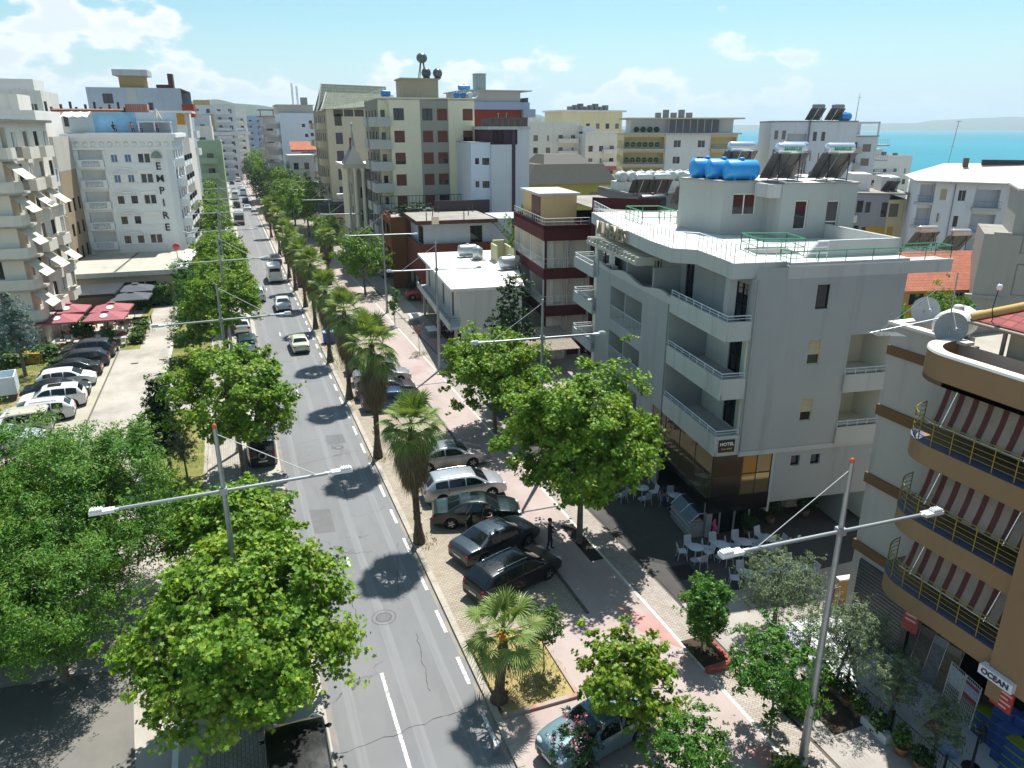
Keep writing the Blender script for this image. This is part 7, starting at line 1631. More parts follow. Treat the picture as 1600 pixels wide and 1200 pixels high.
B = Bld('orange_roof_house', 'low house with a big orange tiled roof behind the hotel', 'house', (63.5, 56, 0), R_(-14)); B.wall((0, 0), (13, 0), 0, 4.6, [(1.5, 2.6, 1.6, 1.2, 'dark'), (4.2, 3, 1.3, .9, 'dark'), (6.6, 1.4, 1., 2.4, 'white')]); B.wall((13, 0), (13, 9), 0, 4.6); B.wall((13, 9), (0, 9), 0, 4.6); B.wall((0, 9), (0, 0), 0, 4.6); B.part('tile_roof').add([(-.8, -1, 4.3), (13.8, -1, 4.3), (13.8, 4.5, 7.4), (-.8, 4.5, 7.4), (-.8, 10, 4.3), (13.8, 10, 4.3)], [(0, 1, 2, 3), (3, 2, 5, 4)]); B.part('gable').add([(-.02, 0, 4.6), (-.02, 9, 4.6), (-.02, 4.5, 7.2)], [(0, 1, 2)]); B.part('gable').add([(13.02, 0, 4.6), (13.02, 9, 4.6), (13.02, 4.5, 7.2)], [(0, 1, 2)])
B.done([plaster('#c99a58', .05, .15)], {'tile_roof': [OT], 'gable': [plaster('#c99a58', .05, .15)]})
B = Bld('garden_terrace', 'low white railed terrace beside the garden behind the hotel', 'terrace', (36, 27.5, 0), R_(-10)); B.wall((0, 0), (8, 0), 0, 7.2); B.wall((8, 0), (8, 6), 0, 7.2); B.wall((8, 6), (0, 6), 0, 7.2); B.wall((0, 6), (0, 0), 0, 7.2); rail(B.part('railing'), [(0, 5.9), (.1, .1), (7.9, .1)], 7.2, 1., 1., .03, (.33, .66)); B.part('roof').quad((0, 0, 7.2), (8, 0, 7.2), (8, 6, 7.2), (0, 6, 7.2)); B.done([PW], {'railing': [WHITE], 'roof': [ROOFW]})
o = thing('vine', 'column of climbing greenery behind the hotel terrace', 'vine', (43.5, 33, 0)); f, _ = crown_mb(91, 1, 9.2, 1.1, 150, 22, .3, KITE, .5, mb=MB()); f.build('foliage', [L_CITRUS], o); MB().tube([(0, 0, 0), (.1, 0, 6)], [.15, .06], 6).build('stem', [BARK], o)
B, z = slab_block('sand coloured low block near the beach behind the cream balconied one', 150, 200, -10, 30, 14, 13, 8, 4, PY, fh=3.1); fin(B, PY)
# more of the town between the avenue and the sea, mostly roofs and upper floors
random.seed(21)
towns = [(54, 190, 12, 10, 17.5, PC), (60, 230, 16, 12, 21, PG_), (38, 260, 16, 14, 22, PW), (62, 280, 18, 14, 23.5, PC), (24, 250, 10, 14, 22.5, PG_), (22, 282, 12, 16, 24, PW), (26, 330, 14, 18, 24.5, PC), (120, 260, 24, 14, 19, PW), (90, 320, 22, 14, 22, PG_), (150, 330, 26, 14, 19.5, PC), (170, 170, 20, 12, 12, PW), (190, 230, 20, 14, 14, PG_), (140, 90, 18, 12, 9, PC), (128, 66, 16, 10, 8.5, PW)]
names = ['pale block', 'grey block', 'white block', 'long pale block', 'narrow grey block', 'narrow white block', 'tall pale block', 'wide white block', 'wide grey block', 'sea-side pale block', 'low white block', 'low grey block', 'low pale house row', 'low white house row']
where = ['behind the grey-white stepped office', 'far behind the lilac and red block', 'beyond the green gabled block', 'on the skyline right of the beige block', 'just past the blind white block', 'deeper along the right of the avenue', 'at the far right end of the avenue', 'behind the grey-white block by the sea', 'on the skyline behind the cream block', 'near the shore on the skyline', 'in front of the shore right of the cream block', 'at the shore beyond the low white block', 'behind the mustard house', 'behind the white hipped house']
for i, (x, y, w_2, d, h, m_) in enumerate(towns):
    B, zz_ = slab_block(f'{names[i]} {where[i]}', x, y, random.uniform(-6, 2), w_2, d, h, max(2, int(w_2 / 3.4)), max(2, int(h / 3.1)), m_, fh=3.05, west=3 if i in (4, 5, 6) else 0, style=['dark', 'shut', 'curtain'], bal=[(1, w_2 * .3, 's'), (w_2 * .65, w_2 - 1, 's')] if i % 2 else [(w_2 * .3, w_2 * .7, 's')])
    B.part('roof_hut').box(w_2 * .3, w_2 * .6, d * .3, d * .7, h, h + 2.2)
    for k in range(4): B.part('roof_unit').box(1 + k * w_2 * .22, 1.9 + k * w_2 * .22, 1, 2, h, h + random.uniform(.8, 1.6))
    fin(B, m_, None, {'roof_hut': [PC], 'roof_unit': [plain('#6a6d70', .6, .3, var=.3)]})
# ---------------------------------------------------------------- left of the avenue
# house with sun blinds at the left edge
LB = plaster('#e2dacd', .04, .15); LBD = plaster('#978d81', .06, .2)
B = Bld('apartment_house', 'beige house at the left edge with rounded balconies and pale tilted sun blinds', 'building', (-18.3, 79.6, -.7), R_(-6))
fl = [3.6, 6.5, 9.4, 12.3, 15.2, 18.1]
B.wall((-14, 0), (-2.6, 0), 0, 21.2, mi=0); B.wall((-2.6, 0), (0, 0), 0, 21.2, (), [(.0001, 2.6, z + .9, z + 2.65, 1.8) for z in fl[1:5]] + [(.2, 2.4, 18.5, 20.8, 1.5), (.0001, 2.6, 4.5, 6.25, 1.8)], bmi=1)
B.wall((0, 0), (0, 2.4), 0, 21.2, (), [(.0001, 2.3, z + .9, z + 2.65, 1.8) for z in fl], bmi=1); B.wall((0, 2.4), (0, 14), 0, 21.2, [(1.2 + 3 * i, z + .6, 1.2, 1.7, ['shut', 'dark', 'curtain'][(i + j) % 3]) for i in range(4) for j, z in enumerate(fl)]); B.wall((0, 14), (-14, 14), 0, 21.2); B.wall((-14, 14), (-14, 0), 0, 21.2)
for j, z in enumerate(fl):
    B.part('balcony').prism([(-2.6, -.8), (.2, -.8), (.75, -.6), (.95, -.1), (.95, 2.6), (0, 2.6), (0, 0), (-2.6, 0)], z - .2, z)
    for a, b in (((-2.6, -.8), (.2, -.8)), ((.2, -.8), (.75, -.6)), ((.75, -.6), (.95, -.1)), ((.95, -.1), (.95, 1.0))):
        facade(B.part('balcony'), a, b, z - .2, z + .95); A = Vector((*a, 0)); C_ = Vector((*b, 0))
    rail(B.part('railing'), [(.93, 1.0), (.93, 2.6)], z, .95, .14, .012, ())
    for k, (yy, ln) in enumerate(((4.2, 2.6), (8.6, 2.6))):
        solid_balcony(B, 0, 1.1, yy, yy + ln, z, .9)
acm_(B, [('s', -7.5, 0, 9.6), ('s', -4.6, 0, 14.8), ('s', -10.2, 0, 6.2), ('s', -6.0, 0, 17.5)])
for z in fl[1:5]: B.part('potted_plant').blob((-1.6, .5, z + .9), .5, .3, .45, 0, 8, 5)
BL = MB()
for j, z in enumerate(fl[:5]):
    BL.add([(.1, -.4, z + 2.65), (.1, 2.4, z + 2.65), (1.75, 2.3, z + 1.15), (1.75, -.3, z + 1.15)], [(0, 1, 2, 3)])
    for yy in (4.3, 8.7):
        if (j + int(yy)) % 2: BL.add([(.2, yy, z + 2.6), (.2, yy + 2.4, z + 2.6), (1.9, yy + 2.4, z + 1.2), (1.9, yy, z + 1.2)], [(0, 1, 2, 3)])
B.parts['sun_blind'] = BL
B.part('roof_canopy').box(-14, .6, -1.0, 14, 21.2, 21.45); B.part('roof_canopy').box(-8, .3, -.6, -.4, 18.8, 21.2)
B.done([LB, LBD], {'balcony': [plaster('#dcd5c8', .04, .2)], 'railing': [DARKMETAL], 'air_conditioner': [WHITE], 'potted_plant': [L_DARK], 'sun_blind': [plain('#c9c0ac', .8, var=.08)], 'roof_canopy': [plain('#6f6a66', .6, var=.2)]})
for i, (x, y, z, lb) in enumerate([(-15.4, 85.2, 16.2, 'washing hung on a line at the beige house, upper row')]):
    o = thing('laundry', lb, 'laundry', (x, y, z)); mb = MB()
    for k, c in enumerate(range(5)): mb.add([(.06 * (k % 2), k * .5, 0), (.06 * (k % 2), k * .5 + .42, 0), (.0, k * .5 + .4, -1.2), (0, k * .5 + .03, -1.2)], [(0, 1, 2, 3)], k % 3)
    mb.build('clothes', [plain('#c8cede', .8), plain('#26304a', .8), plain('#8f9ab4', .8)], o); MB().tube([(0, -.2, .02), (0, 2.8, .02)], .02, 4).build('line', [GALV], o)
# second row of the beige side: block with outside iron braces between it and the white hotel
B = Bld('apartment_house', 'tan house with slanted scaffold braces, in shadow behind the sun blinds', 'building', (-22.4, 106, 0), R_(-4)); B.wall((0, 0), (3.8, 0), 0, 19, mi=0); B.wall((3.8, 0), (3.8, 14), 0, 15.0, [(1 + i * 2.6, z, 1.2, 1.6, 'dark') for i in range(4) for z in (4, 7, 10)], mi=1); B.wall((3.8, 0), (3.8, 14), 15.0, 19); B.wall((-12, 0), (0, 0), 0, 21); B.wall((3.8, 14), (-12, 14), 0, 19); B.wall((-12, 14), (-12, 0), 0, 21)
for i in range(6): B.part('brace').tube([(.8, -.3, 3 + 2.2 * i), (3.9, -.4, .8 + 2.2 * i)], .06, 4)
for z in (3, 6, 9, 12): solid_balcony(B, .8, 3., -1.4, 0, z, .9)
B.part('dark_vent').lathe([(0, 0), (.75, 0), (.75, .05), (0, .06)], 16, (1.6, -.1, 16.6), 0, True, 'y'); B.part('roof').quad((-12, 0, 19), (3.8, 0, 19), (3.8, 14, 19), (-12, 14, 19))
B.done([plaster('#c3bdb2', .04, .15), plaster('#a39178', .06, .2)], {'brace': [plain('#b9a679', .6)], 'balcony': [plaster('#dcd5c8', .04, .2)], 'dark_vent': [plain('#2b2d2f', .6)], 'roof': [ROOFG]})
# white hotel with vertical lettering
EW = plaster('#eceded', .02, .06); EW2 = plaster('#efefef', .02, .06)
B = Bld('white_hotel', 'white neo-baroque hotel with tall black letters down its end wall', 'hotel', (-18.2, 114, 0), R_(-3), None, (.97, 1, 1))
fz = [4.3, 7.35, 10.35, 13.3, 16.2]; bz = [4.4, 7.0, 9.75, 12.6, 15.2]
lv = [4.5, 7.1, 9.8, 12.55, 15.15]
ws = []
for j, z in enumerate(lv):
    ws += [(4.6, z + .55, .8, 1.0, 'blue' if j > 2 else 'dark'), (6.3, z + .55, .8, 1.0, 'blue' if j > 2 else 'dark')]
    if j != 1: ws += [(7.95, z + .45, .72, 1.2, 'white'), (8.75, z + .45, .72, 1.2, 'white')]
B.wall((0, 0), (11.6, 0), 0, 17.4, ws, [(.7, 3.6, z + .1, z + 2.2, .9) for z in lv], bmi=0)
for j, z in enumerate(lv):
    bb = B.part('balustrade'); bb.box(.5, 3.7, -.45, 0, z - .15, z + .05); bb.box(.5, 3.7, -.45, -.3, z + .8, z + .92); bb.box(.5, 1.05, -.45, -.3, z + .05, z + .8); bb.box(3.2, 3.7, -.45, -.3, z + .05, z + .8)
    for k in range(11): bb.lathe([(.05, z + .05), (.085, z + .3), (.04, z + .6), (.06, z + .8)], 6, (1.15 + k * .19, -.38, 0))
    tr = B.part('moulding')
    tr.box(4.3, 7.5, -.12, 0, z + .38, z + .5); tr.box(7.6, 9.8, -.12, 0, z + .28, z + .4)
    if j < 4:
        for k in range(10):
            a0, a1 = math.pi * k / 10, math.pi * (k + 1) / 10
            pts = [(5.85 + 1.6 * math.cos(a), 1.75 + .72 * math.sin(a)) for a in (a0, a1)]
            tr.add([(pts[0][0], -.16, z + pts[0][1]), (pts[1][0], -.16, z + pts[1][1]), (5.85 + (pts[1][0] - 5.85) * .86, -.16, z + 1.75 + (pts[1][1] - 1.75) * .8), (5.85 + (pts[0][0] - 5.85) * .86, -.16, z + 1.75 + (pts[0][1] - 1.75) * .8),
                    (pts[0][0], 0, z + pts[0][1]), (pts[1][0], 0, z + pts[1][1])], [(0, 1, 2, 3), (4, 5, 1, 0)])
        tr.box(4.2, 7.5, -.16, 0, z + 1.62, z + 1.76); tr.box(5.2, 6.5, -.1, 0, z + 1.85, z + 2.1); tr.box(7.6, 9.7, -.14, 0, z + 1.7, z + 2.1)
for x0, x1 in ((-.05, .5), (3.75, 4.0)): B.part('moulding').box(x0, x1, -.1, 0, 3.4, 17.2)
for k, (z0, z1, o_) in enumerate(((17.3, 17.6, .25), (17.6, 18.4, .12), (18.4, 18.8, .5), (18.8, 19.3, .8))): B.part('cornice').box(-o_ - .1, 12.4 + o_, -o_ - .1, 14, z0, z1)
for k in range(12): B.part('cornice').lathe([(0, -.05), (.3, -.05), (.3, .0)], 10, (.8 + k * 1.0, -.24, 18.0), 0, True, 'y')
B.wall((11.6, 0), (12.4, .6), 0, 17.4); B.wall((12.4, .6), (12.4, 14), 0, 17.4, [(1 + i * 3.2, z, 1.3, 2, 'dark') for i in range(4) for z in lv]); B.wall((12.4, 14), (0, 14), 0, 17.4); B.wall((0, 14), (0, 0), 0, 17.4)
for z in lv:
    for yy in (1.5, 5.5, 9.5): solid_balcony(B, 12.4, 13.7, yy, yy + 2.8, z, .9); rail(B.part('iron_rail'), [(13.75, yy - .2), (13.75, yy + 3)], z + .6, .7, .25, .025, (.5,))
B.part('roof_deck').box(-.2, 12.6, .2, 14, 19.3, 19.4); B.part('blue_screen').box(2.6, 8, 3.4, 3.6, 19.4, 22); B.part('white_screen').box(8, 13.2, 3.4, 3.6, 19.4, 22); B.part('white_screen').box(8.3, 12.6, 1.2, 3.4, 20.7, 20.9); B.part('white_screen').box(-.6, 2.6, 4.2, 4.4, 19.4, 21.6)
for x in (8.4, 10.4, 12.5): B.part('white_screen').box(x, x + .2, 1.2, 1.4, 19.4, 20.7)
for i in range(6): B.part('canopy').add([(-.8 + i * .55, .4, 21.3 + .15 * (i % 2)), (-.25 + i * .55, .4, 21.3 + .15 * ((i + 1) % 2)), (-.25 + i * .55, 3.4, 22.0 + .1 * (i % 2)), (-.8 + i * .55, 3.4, 22)], [(0, 1, 2, 3)])
for k, c in enumerate('EMPIRE'):
    pass
B.done([EW], {'balustrade': [EW2], 'moulding': [EW2], 'cornice': [EW2], 'iron_rail': [DARKMETAL], 'roof_deck': [CONC], 'blue_screen': [plain('#7fb4d6', .3, var=.25, scale=.5)], 'white_screen': [plaster('#b8c4cc', .04, .1)], 'canopy': [plain('#cfd2d2', .7)]})
eo = thing('facade_lettering', 'black capital letters running down the white hotel wall', 'sign', (-18.2, 114, 0), R_(-3))
for k, (c, z) in enumerate(zip('EMPIRE', (15.1, 13.5, 11.9, 10.3, 8.6, 7.0))):
    link('lettering', text_mesh(c, 1.35, plain('#1f2124', .5), .05, bold=.012), eo, (10.05, -.08, z), rot=(R_(90), 0, 0))
o = thing('arched_awning', 'small pale shell awning above the letters on the white hotel', 'awning', (-8.2, 113.2, 16.2), R_(-3)); mb = MB()
for k in range(8):
    a0, a1 = math.pi * k / 8, math.pi * (k + 1) / 8; mb.add([(.7 * math.cos(a0), 0, .9 * math.sin(a0)), (.7 * math.cos(a1), 0, .9 * math.sin(a1)), (0, -.6, 0)], [(0, 1, 2)])
mb.build('shell', [plain('#8f9688', .7)], o)
for i, (x, lb) in enumerate([(-7.6, 'closed cream parasol on the white hotel roof')]):
    o = thing('parasol', lb, 'parasol', (x, 116, 19.4)); mb = MB(); mb.tube([(0, 0, 0), (0, 0, 3.1)], .05, 6); mb.build('pole', [WHITE], o); mb = MB()
    for k in range(10):
        a0, a1 = 6.283 * k / 10, 6.283 * (k + 1) / 10; r_ = .75 if k % 2 else .4
        mb.add([(0, 0, 3.2), (.4 * math.cos(a0), .4 * math.sin(a0), 2.3), (r_ * math.cos((a0 + a1) / 2), r_ * math.sin((a0 + a1) / 2), 1.5 + .2 * (k % 3)), (.4 * math.cos(a1), .4 * math.sin(a1), 2.3)], [(0, 1, 2, 3)])
    mb.build('canopy', [plain('#d0c8b4', .8)], o)
# low restaurant with wide flat roof in front of the white hotel
B = Bld('restaurant', 'low restaurant with a wide pale flat roof and arches towards the avenue', 'restaurant', (-18.6, 96.6, 0), R_(-2)); RB = plaster('#b3a893', .05, .15)
B.wall((0, 0), (11.4, 0), 0, 3.7, [(.6 + i * 1.3, 1.3, 1.15, 1.5, 'dark') for i in range(7)]); B.wall((11.4, 0), (11.4, 15.5), 0, 3.7, (), [(1 + i * 3.3, 3.4 + i * 3.3, .1, 2.9, .5) for i in range(4)]); B.wall((11.4, 15.5), (0, 15.5), 0, 3.7); B.wall((0, 15.5), (0, 0), 0, 3.7)
B.part('roof').box(-.3, 11.8, -.4, 15.6, 3.7, 4.0); B.part('roof_edge').box(-.35, 11.9, -.5, -.4, 3.6, 4.15); B.part('roof_edge').box(11.8, 12.1, -.5, 15.6, 3.6, 4.15); B.part('roof_seam').add([(5.0, -.3, 4.012), (5.3, -.3, 4.012), (6.1, 15.5, 4.012), (5.8, 15.5, 4.012)], [(0, 1, 2, 3)])
for i in range(4):
    for k in range(8):
        a0, a1 = math.pi * k / 8, math.pi * (k + 1) / 8; yc = 1.5 + 3.6 * i
        B.part('arch').add([(13.4, yc + 1.5 * math.cos(a), z_) for a in (a0, a1) for z_ in (2.2 + 1.3 * math.sin(a), 4.1)], [(0, 2, 3, 1)])
    B.part('arch').box(13.3, 13.5, 1.5 + 3.6 * i - 1.95, 1.5 + 3.6 * i - 1.5, 0, 4.1)
B.part('arch').box(12.1, 13.5, -.3, 14.6, 4.1, 4.3)
B.done([RB], {'roof': [ground_mat('felt_roof', ['#9c9a8c', '#a8a698', '#b0aea2'], .4, 8)], 'roof_edge': [HPW], 'roof_seam': [plain('#4a4a48', .8)], 'arch': [EW2]})
o = thing('no_entry_sign', 'round red road sign on a pole at the restaurant corner', 'road sign', (-6.9, 105, 4.0)); MB().tube([(0, 0, -4), (0, 0, 1.6)], .05, 6).build('pole', [GALV], o); MB().lathe([(0, -.03), (.42, -.03), (.42, .03), (0, .03)], 16, (0, -.05, 1.5), 0, True, 'y').build('disc', [plain('#b5353a', .4)], o)
# skyline left
B = Bld('apartment_block', 'blue-grey block with an unfinished look-out room on the skyline', 'building', (-20.4, 152, 0), R_(-4)); SK = plaster('#aab5c2', .05, .25)
B.wall((0, 0), (15, 0), 0, 26.6, [(2.4, 24, 1.6, 1.6, 'dark'), (9.4, 23.0, .8, 1.2, 'dark')]); B.wall((15, 0), (15, 16), 0, 24); B.wall((15, 16), (0, 16), 0, 26.6); B.wall((0, 16), (0, 0), 0, 26.6); B.part('roof').box(0, 15, .1, 16, 26.5, 26.6)
B.part('lookout').box(5, 9, 2, 6, 26.6, 28.6); B.part('lookout_roof').box(4.2, 9.8, 1.4, 6.6, 28.6, 29.6); B.part('grey_patch').box(6.2, 7.8, -.05, 0, 24.2, 26.5); B.part('brown_box').box(11, 13, 1, 4, 24.5, 27.2); B.part('brown_box').box(13, 13.8, 1, 3, 26, 29); B.part('red_panel').box(14.9, 16.8, -.6, 3, 21.8, 24); 
for z in (18.5, 15.5): solid_balcony(B, 15, 16.8, -.8, 4, z, 1.)
B.done([SK], {'roof': [ROOFG], 'lookout': [plaster('#b49a6c', .06, .2)], 'lookout_roof': [plaster('#b9bcc0', .05, .3)], 'grey_patch': [HPW], 'brown_box': [plain('#4a2f2c', .7)], 'red_panel': [plaster('#9a4434', .06, .2)], 'balcony': [PG_]})
B = Bld('apartment_house', 'house with a long glazed gallery under a dark tiled roof above the white hotel', 'building', (-27.5, 132, 0), R_(-2)); B.wall((0, 0), (23, 0), 0, 22.2, [(6.2 + i * 1.15, 20.2, 1.05, 1.6, 'dark') for i in range(7)] + [(1.4, 20, 1.5, 1.6, 'dark'), (3.6, 20, 1., 1.5, 'dark')]); B.wall((23, 0), (23, 12), 0, 22.2); B.wall((23, 12), (0, 12), 0, 22.2); B.wall((0, 12), (0, 0), 0, 22.2)
B.part('roof').box(5, 14.6, -1, 12, 22.2, 22.5); B.part('orange_eave').add([(5.2, -1.4, 22.0), (14.2, -1.4, 22.0), (14.4, -.6, 22.7), (5, -.6, 22.7)], [(0, 1, 2, 3)]); B.part('chimney_gable').box(14.8, 17.8, -.6, 2, 19.5, 23.4); B.part('orange_room').box(18.8, 22.8, -.3, 4, 20.5, 22); B.part('flat_roof').box(18, 24, -.6, 8, 22.2, 22.5)
for i in range(14): B.part('roof_clutter').box(1 + i * 1.1, 1.3 + i * 1.1, 2 + i % 3, 2.4 + i % 3, 22.4, 23 + .4 * (i % 3))
B.done([PC], {'roof': [plain('#3c3735', .8, var=.2)], 'orange_eave': [plain('#a0664d', .8, var=.2)], 'chimney_gable': [tile_mat('pink_tiles', '#a87468', '#9c6a5e')], 'orange_room': [plaster('#b9832f', .06, .1)], 'flat_roof': [PW], 'roof_clutter': [plain('#4a4a4c', .7)]})
B, z_ = slab_block('pale flat house at the far left with a row of small windows', -39, 112, -2, 18, 14, 21.6, 5, 7, PW, fh=2.95, win=(1.5, 1.3), style=['dark', 'curtain']); B.part('hut').box(10, 16, 2, 8, 21.6, 24); fin(B, PW, None, {'hut': [PC]})
B, z_ = slab_block('pale block on the skyline at the far left', -46, 146, -2, 20, 12, 25.2, 5, 8, PC, fh=3); B.part('hut').box(12, 19, 1, 8, 25.2, 27.4); fin(B, PC, None, {'hut': [PW]})
YG = plaster('#b59f6a', .05, .2)
for i, (x, y, w_2, d, h, m_, lb) in enumerate([(-13, 330, 20, 14, 28, PG_, 'tall far block with yellow balcony bays left of the avenue'), (-4.5, 375, 17, 16, 27.5, PC, 'far block with dark balcony rows at the left end of the avenue'), (-4.8, 176, 5, 12, 17, plaster('#a3b394', .05, .15), 'narrow pale green house behind the white hotel'), (-10.5, 196, 9, 14, 20, PC, 'brownish house past the pale green one'), (-15, 240, 13, 14, 23, PG_, 'grey block half way along the left of the avenue'), (10, 430, 16, 16, 25.5, plaster('#9fb0c4', .04, .1), 'bluish far block closing the avenue'), (-6, 470, 14, 16, 26, plaster('#a9b7c6', .04, .1), 'pale bluish block at the very end of the avenue'), (25, 480, 18, 16, 24, plaster('#a7b6c8', .04, .1), 'far bluish block right of the avenue end'), (34, 400, 16, 16, 24.5, PG_, 'grey far block behind the blind white one')]):
    B, z_ = slab_block(lb, x, y, -1, w_2, d, h, max(1, int(w_2 / 4)), int(h / 3.1), m_, fh=3.05, style=['dark', 'white', 'shut'], bal=[(w_2 * .15, w_2 * .45, 's'), (w_2 * .62, w_2 * .9, 's')] if i not in (2,) else [(.5, 4, 's')])
    if i == 0: B.part('yellow_bay').box(9.2, 11.6, -.3, 0, 4, 25)
    if i < 2: B.part('cross_band').box(-.5, w_2 + 1, -1.6, 0, 17.2, 18.6); B.part('roof_hut').box(5, 11, 2, 8, h, h + 2.4)
    fin(B, m_, None, {'yellow_bay': [YG], 'cross_band': [PG_], 'roof_hut': [YG]})
# ---------------------------------------------------------------- street lamps
LP = MB(); LP.tube([(0, 0, 0), (0, 0, 3), (0, 0, 11)], [.14, .12, .065], 10); LP.lathe([(.22, 0), (.22, .04), (.15, .3), (.13, .32)], 10); pole_m = LP.mesh('pole', [GALV])
AM = MB(); AM.tube([(-3.3, 0, 8.85), (3.05, 0, 8.75)], .055, 8); AM.box(-.12, .12, -.12, .12, 8.7, 8.92); arm_m = AM.mesh('arm', [plain('#9da2a4', .4, .5)])
CB_ = MB(); CB_.tube([(0, 0, 10.8), (-2.9, 0, 8.9)], .014, 4, caps=False); cab_m = CB_.mesh('stay_cable', [plain('#c9cbcb', .5)])
HD = MB(); HD.box(-.32, .38, -.13, .13, -.05, .05); HD.box(.0, .36, -.1, .1, .05, .11); HD.tube([(-.55, 0, 0), (-.3, 0, 0)], .05, 6)
for k in range(4): HD.box(.03 + .08 * k, .06 + .08 * k, -.1, .1, .11, .14)
hd_m = HD.mesh('lamp_head', [plain('#d3d6d8', .4, .2)]); LN = MB(); LN.box(-.28, .3, -.1, .1, -.062, -.052); ln_m = LN.mesh('lens', [plain('#eef0f0', .2)])
BM_ = MB(); BM_.blob((0, 0, 11.05), .07, .07, .1); ball_m = BM_.mesh('warning_light', [plain('#c85a2a', .3)])
def lamp(x, y, label, flip=False, group=None):
    o = thing('street_lamp', label, 'street lamp', (x, y, .1), R_(180) if flip else R_(rnd.uniform(-2, 2)), group)
    link('pole', pole_m, o); link('arm', arm_m, o); link('stay_cable', cab_m, o)
    if y < 30: link('warning_light', ball_m, o)
    for px, f in ((-3.75, 180), (3.5, 0)):
        h_ = link('lamp_head', hd_m, o, (px, 0, 8.87 if px < 0 else 8.74), R_(f)); link('lens', ln_m, h_)
for i, y in enumerate([14.26, 36.6, 59.2, 81.7, 104, 126.5, 149, 172]):
    lamp(15.6, y, ['tall double lamp post in the lower right, its arms reaching over the shop fence', 'double lamp post rising from the broad plane tree left of the hotel', 'double lamp post in front of the white two-storey shop', 'double lamp post before the brown unfinished house', 'double lamp post by the ochre restaurant', 'double lamp post by the globe shaped tree', 'double lamp post under the green gabled block', 'last visible double lamp post on the right'][i], False, 'double street lamps on the right')
for i, y in enumerate([23.3, 47.3, 70, 91.5, 112, 134, 158, 182]):
    lamp(-1.2, y, ['double lamp post at the left of the road over the front plane tree', 'second lamp post on the left, its arm across the green strip', 'third lamp post on the left, over the parked silver cars', 'fourth lamp post on the left, level with the restaurant roof', 'fifth lamp post on the left, behind the tree crowns', 'sixth lamp post on the left near the minibus', 'seventh lamp post on the left', 'eighth and farthest lamp post on the left'][i], True, 'double street lamps on the left')
# ---------------------------------------------------------------- cafe chairs and tables
WP = plain('#b9bec6', .5, var=.05); WOOD = plain('#7d4f38', .7, var=.2)
def chair_proto(mat):
    s = MB(); s.box(-.21, .21, -.2, .22, .43, .46); b = MB()
    b.add([(-.2, .19, .47), (.2, .19, .47), (.19, .27, .84), (-.19, .27, .84), (-.2, .22, .47), (.2, .22, .47), (.19, .3, .84), (-.19, .3, .84)], [(0, 1, 2, 3), (5, 4, 7, 6), (3, 2, 6, 7), (0, 3, 7, 4), (1, 5, 6, 2)])
    l = []
    for sx in (-1, 1):
        for sy in (-1, 1):
            m_ = MB(); m_.tube([(sx * .18, sy * .18 + .01, .44), (sx * .23, sy * .24 + .01, 0)], [.022, .016], 5); l.append(m_.mesh('leg', [mat]))
    return s.mesh('seat', [mat]), b.mesh('backrest', [mat]), l
CHW = chair_proto(WP); CHB = chair_proto(WOOD); CHP = chair_proto(plain('#c9c6bd', .6))
def chair(P, label, x, y, rz, group, z=.06, s=1.):
    o = thing('cafe_chair', label, 'chair', (x, y, z), R_(rz), group, s)
    link('seat', P[0], o); link('backrest', P[1], o)
    for m_ in P[2]: link('leg', m_, o)
    return o
TT = MB().lathe([(0, .7), (.36, .7), (.38, .715), (.36, .73), (0, .735)], 20).mesh('tabletop', [WP]); TL = MB().lathe([(.0, 0), (.24, 0), (.22, .03), (.03, .06), (.03, .7)], 12).mesh('pedestal', [WP])
def rtable(label, x, y, group, z=.06, s=1.):
    o = thing('cafe_table', label, 'table', (x, y, z), 0, group, s); link('tabletop', TT, o); link('pedestal', TL, o); return o
CPOS = [(19.35, 26.0), (20.65, 25.8), (21.85, 25.6), (23.2, 25.5), (20.35, 23.2), (21.7, 23.0), (22.9, 22.9), (20.1, 32.4), (19.0, 33.2), (21.4, 30.9)]
SHORT = ['left end table of the front row', 'second table of the front row', 'third table of the front row', 'entrance end table of the front row', 'left table of the row behind the olive tree', 'middle table of the row behind the olive tree', 'right table of the row behind the olive tree', 'table in the deep tree shade', 'farthest shaded table', 'table beside the ice cream counter']
for i, (x, y) in enumerate(CPOS):
    near = ['round white table, left end of the front row at the hotel cafe', 'second round white table in the front row at the hotel cafe', 'third round white table in the front row, before the glass doors', 'round white table at the entrance end of the front row', 'round white table nearest the big olive tree, left', 'round white table behind the olive tree crown, middle', 'round white table behind the olive tree crown, right', 'white table in the dark tree shade by the hotel wall', 'white table at the far end of the shaded cafe', 'table beside the ice cream counter'][i]
    rtable(near, x, y, 'round white cafe tables before the hotel')
    cs = [(-.55, .32, 60), (.1, .68, -5), (-.1, -.66, 175), (.58, -.2, -100)][: (4 if i < 8 else 3)]
    for k, (dx, dy, rz) in enumerate(cs):
        chair(CHW, f'white plastic chair {["left of", "behind", "in front of", "right of"][k]} the {SHORT[i]}', x + dx, y + dy, rz + rnd.uniform(-12, 12), 'white cafe chairs before the hotel')
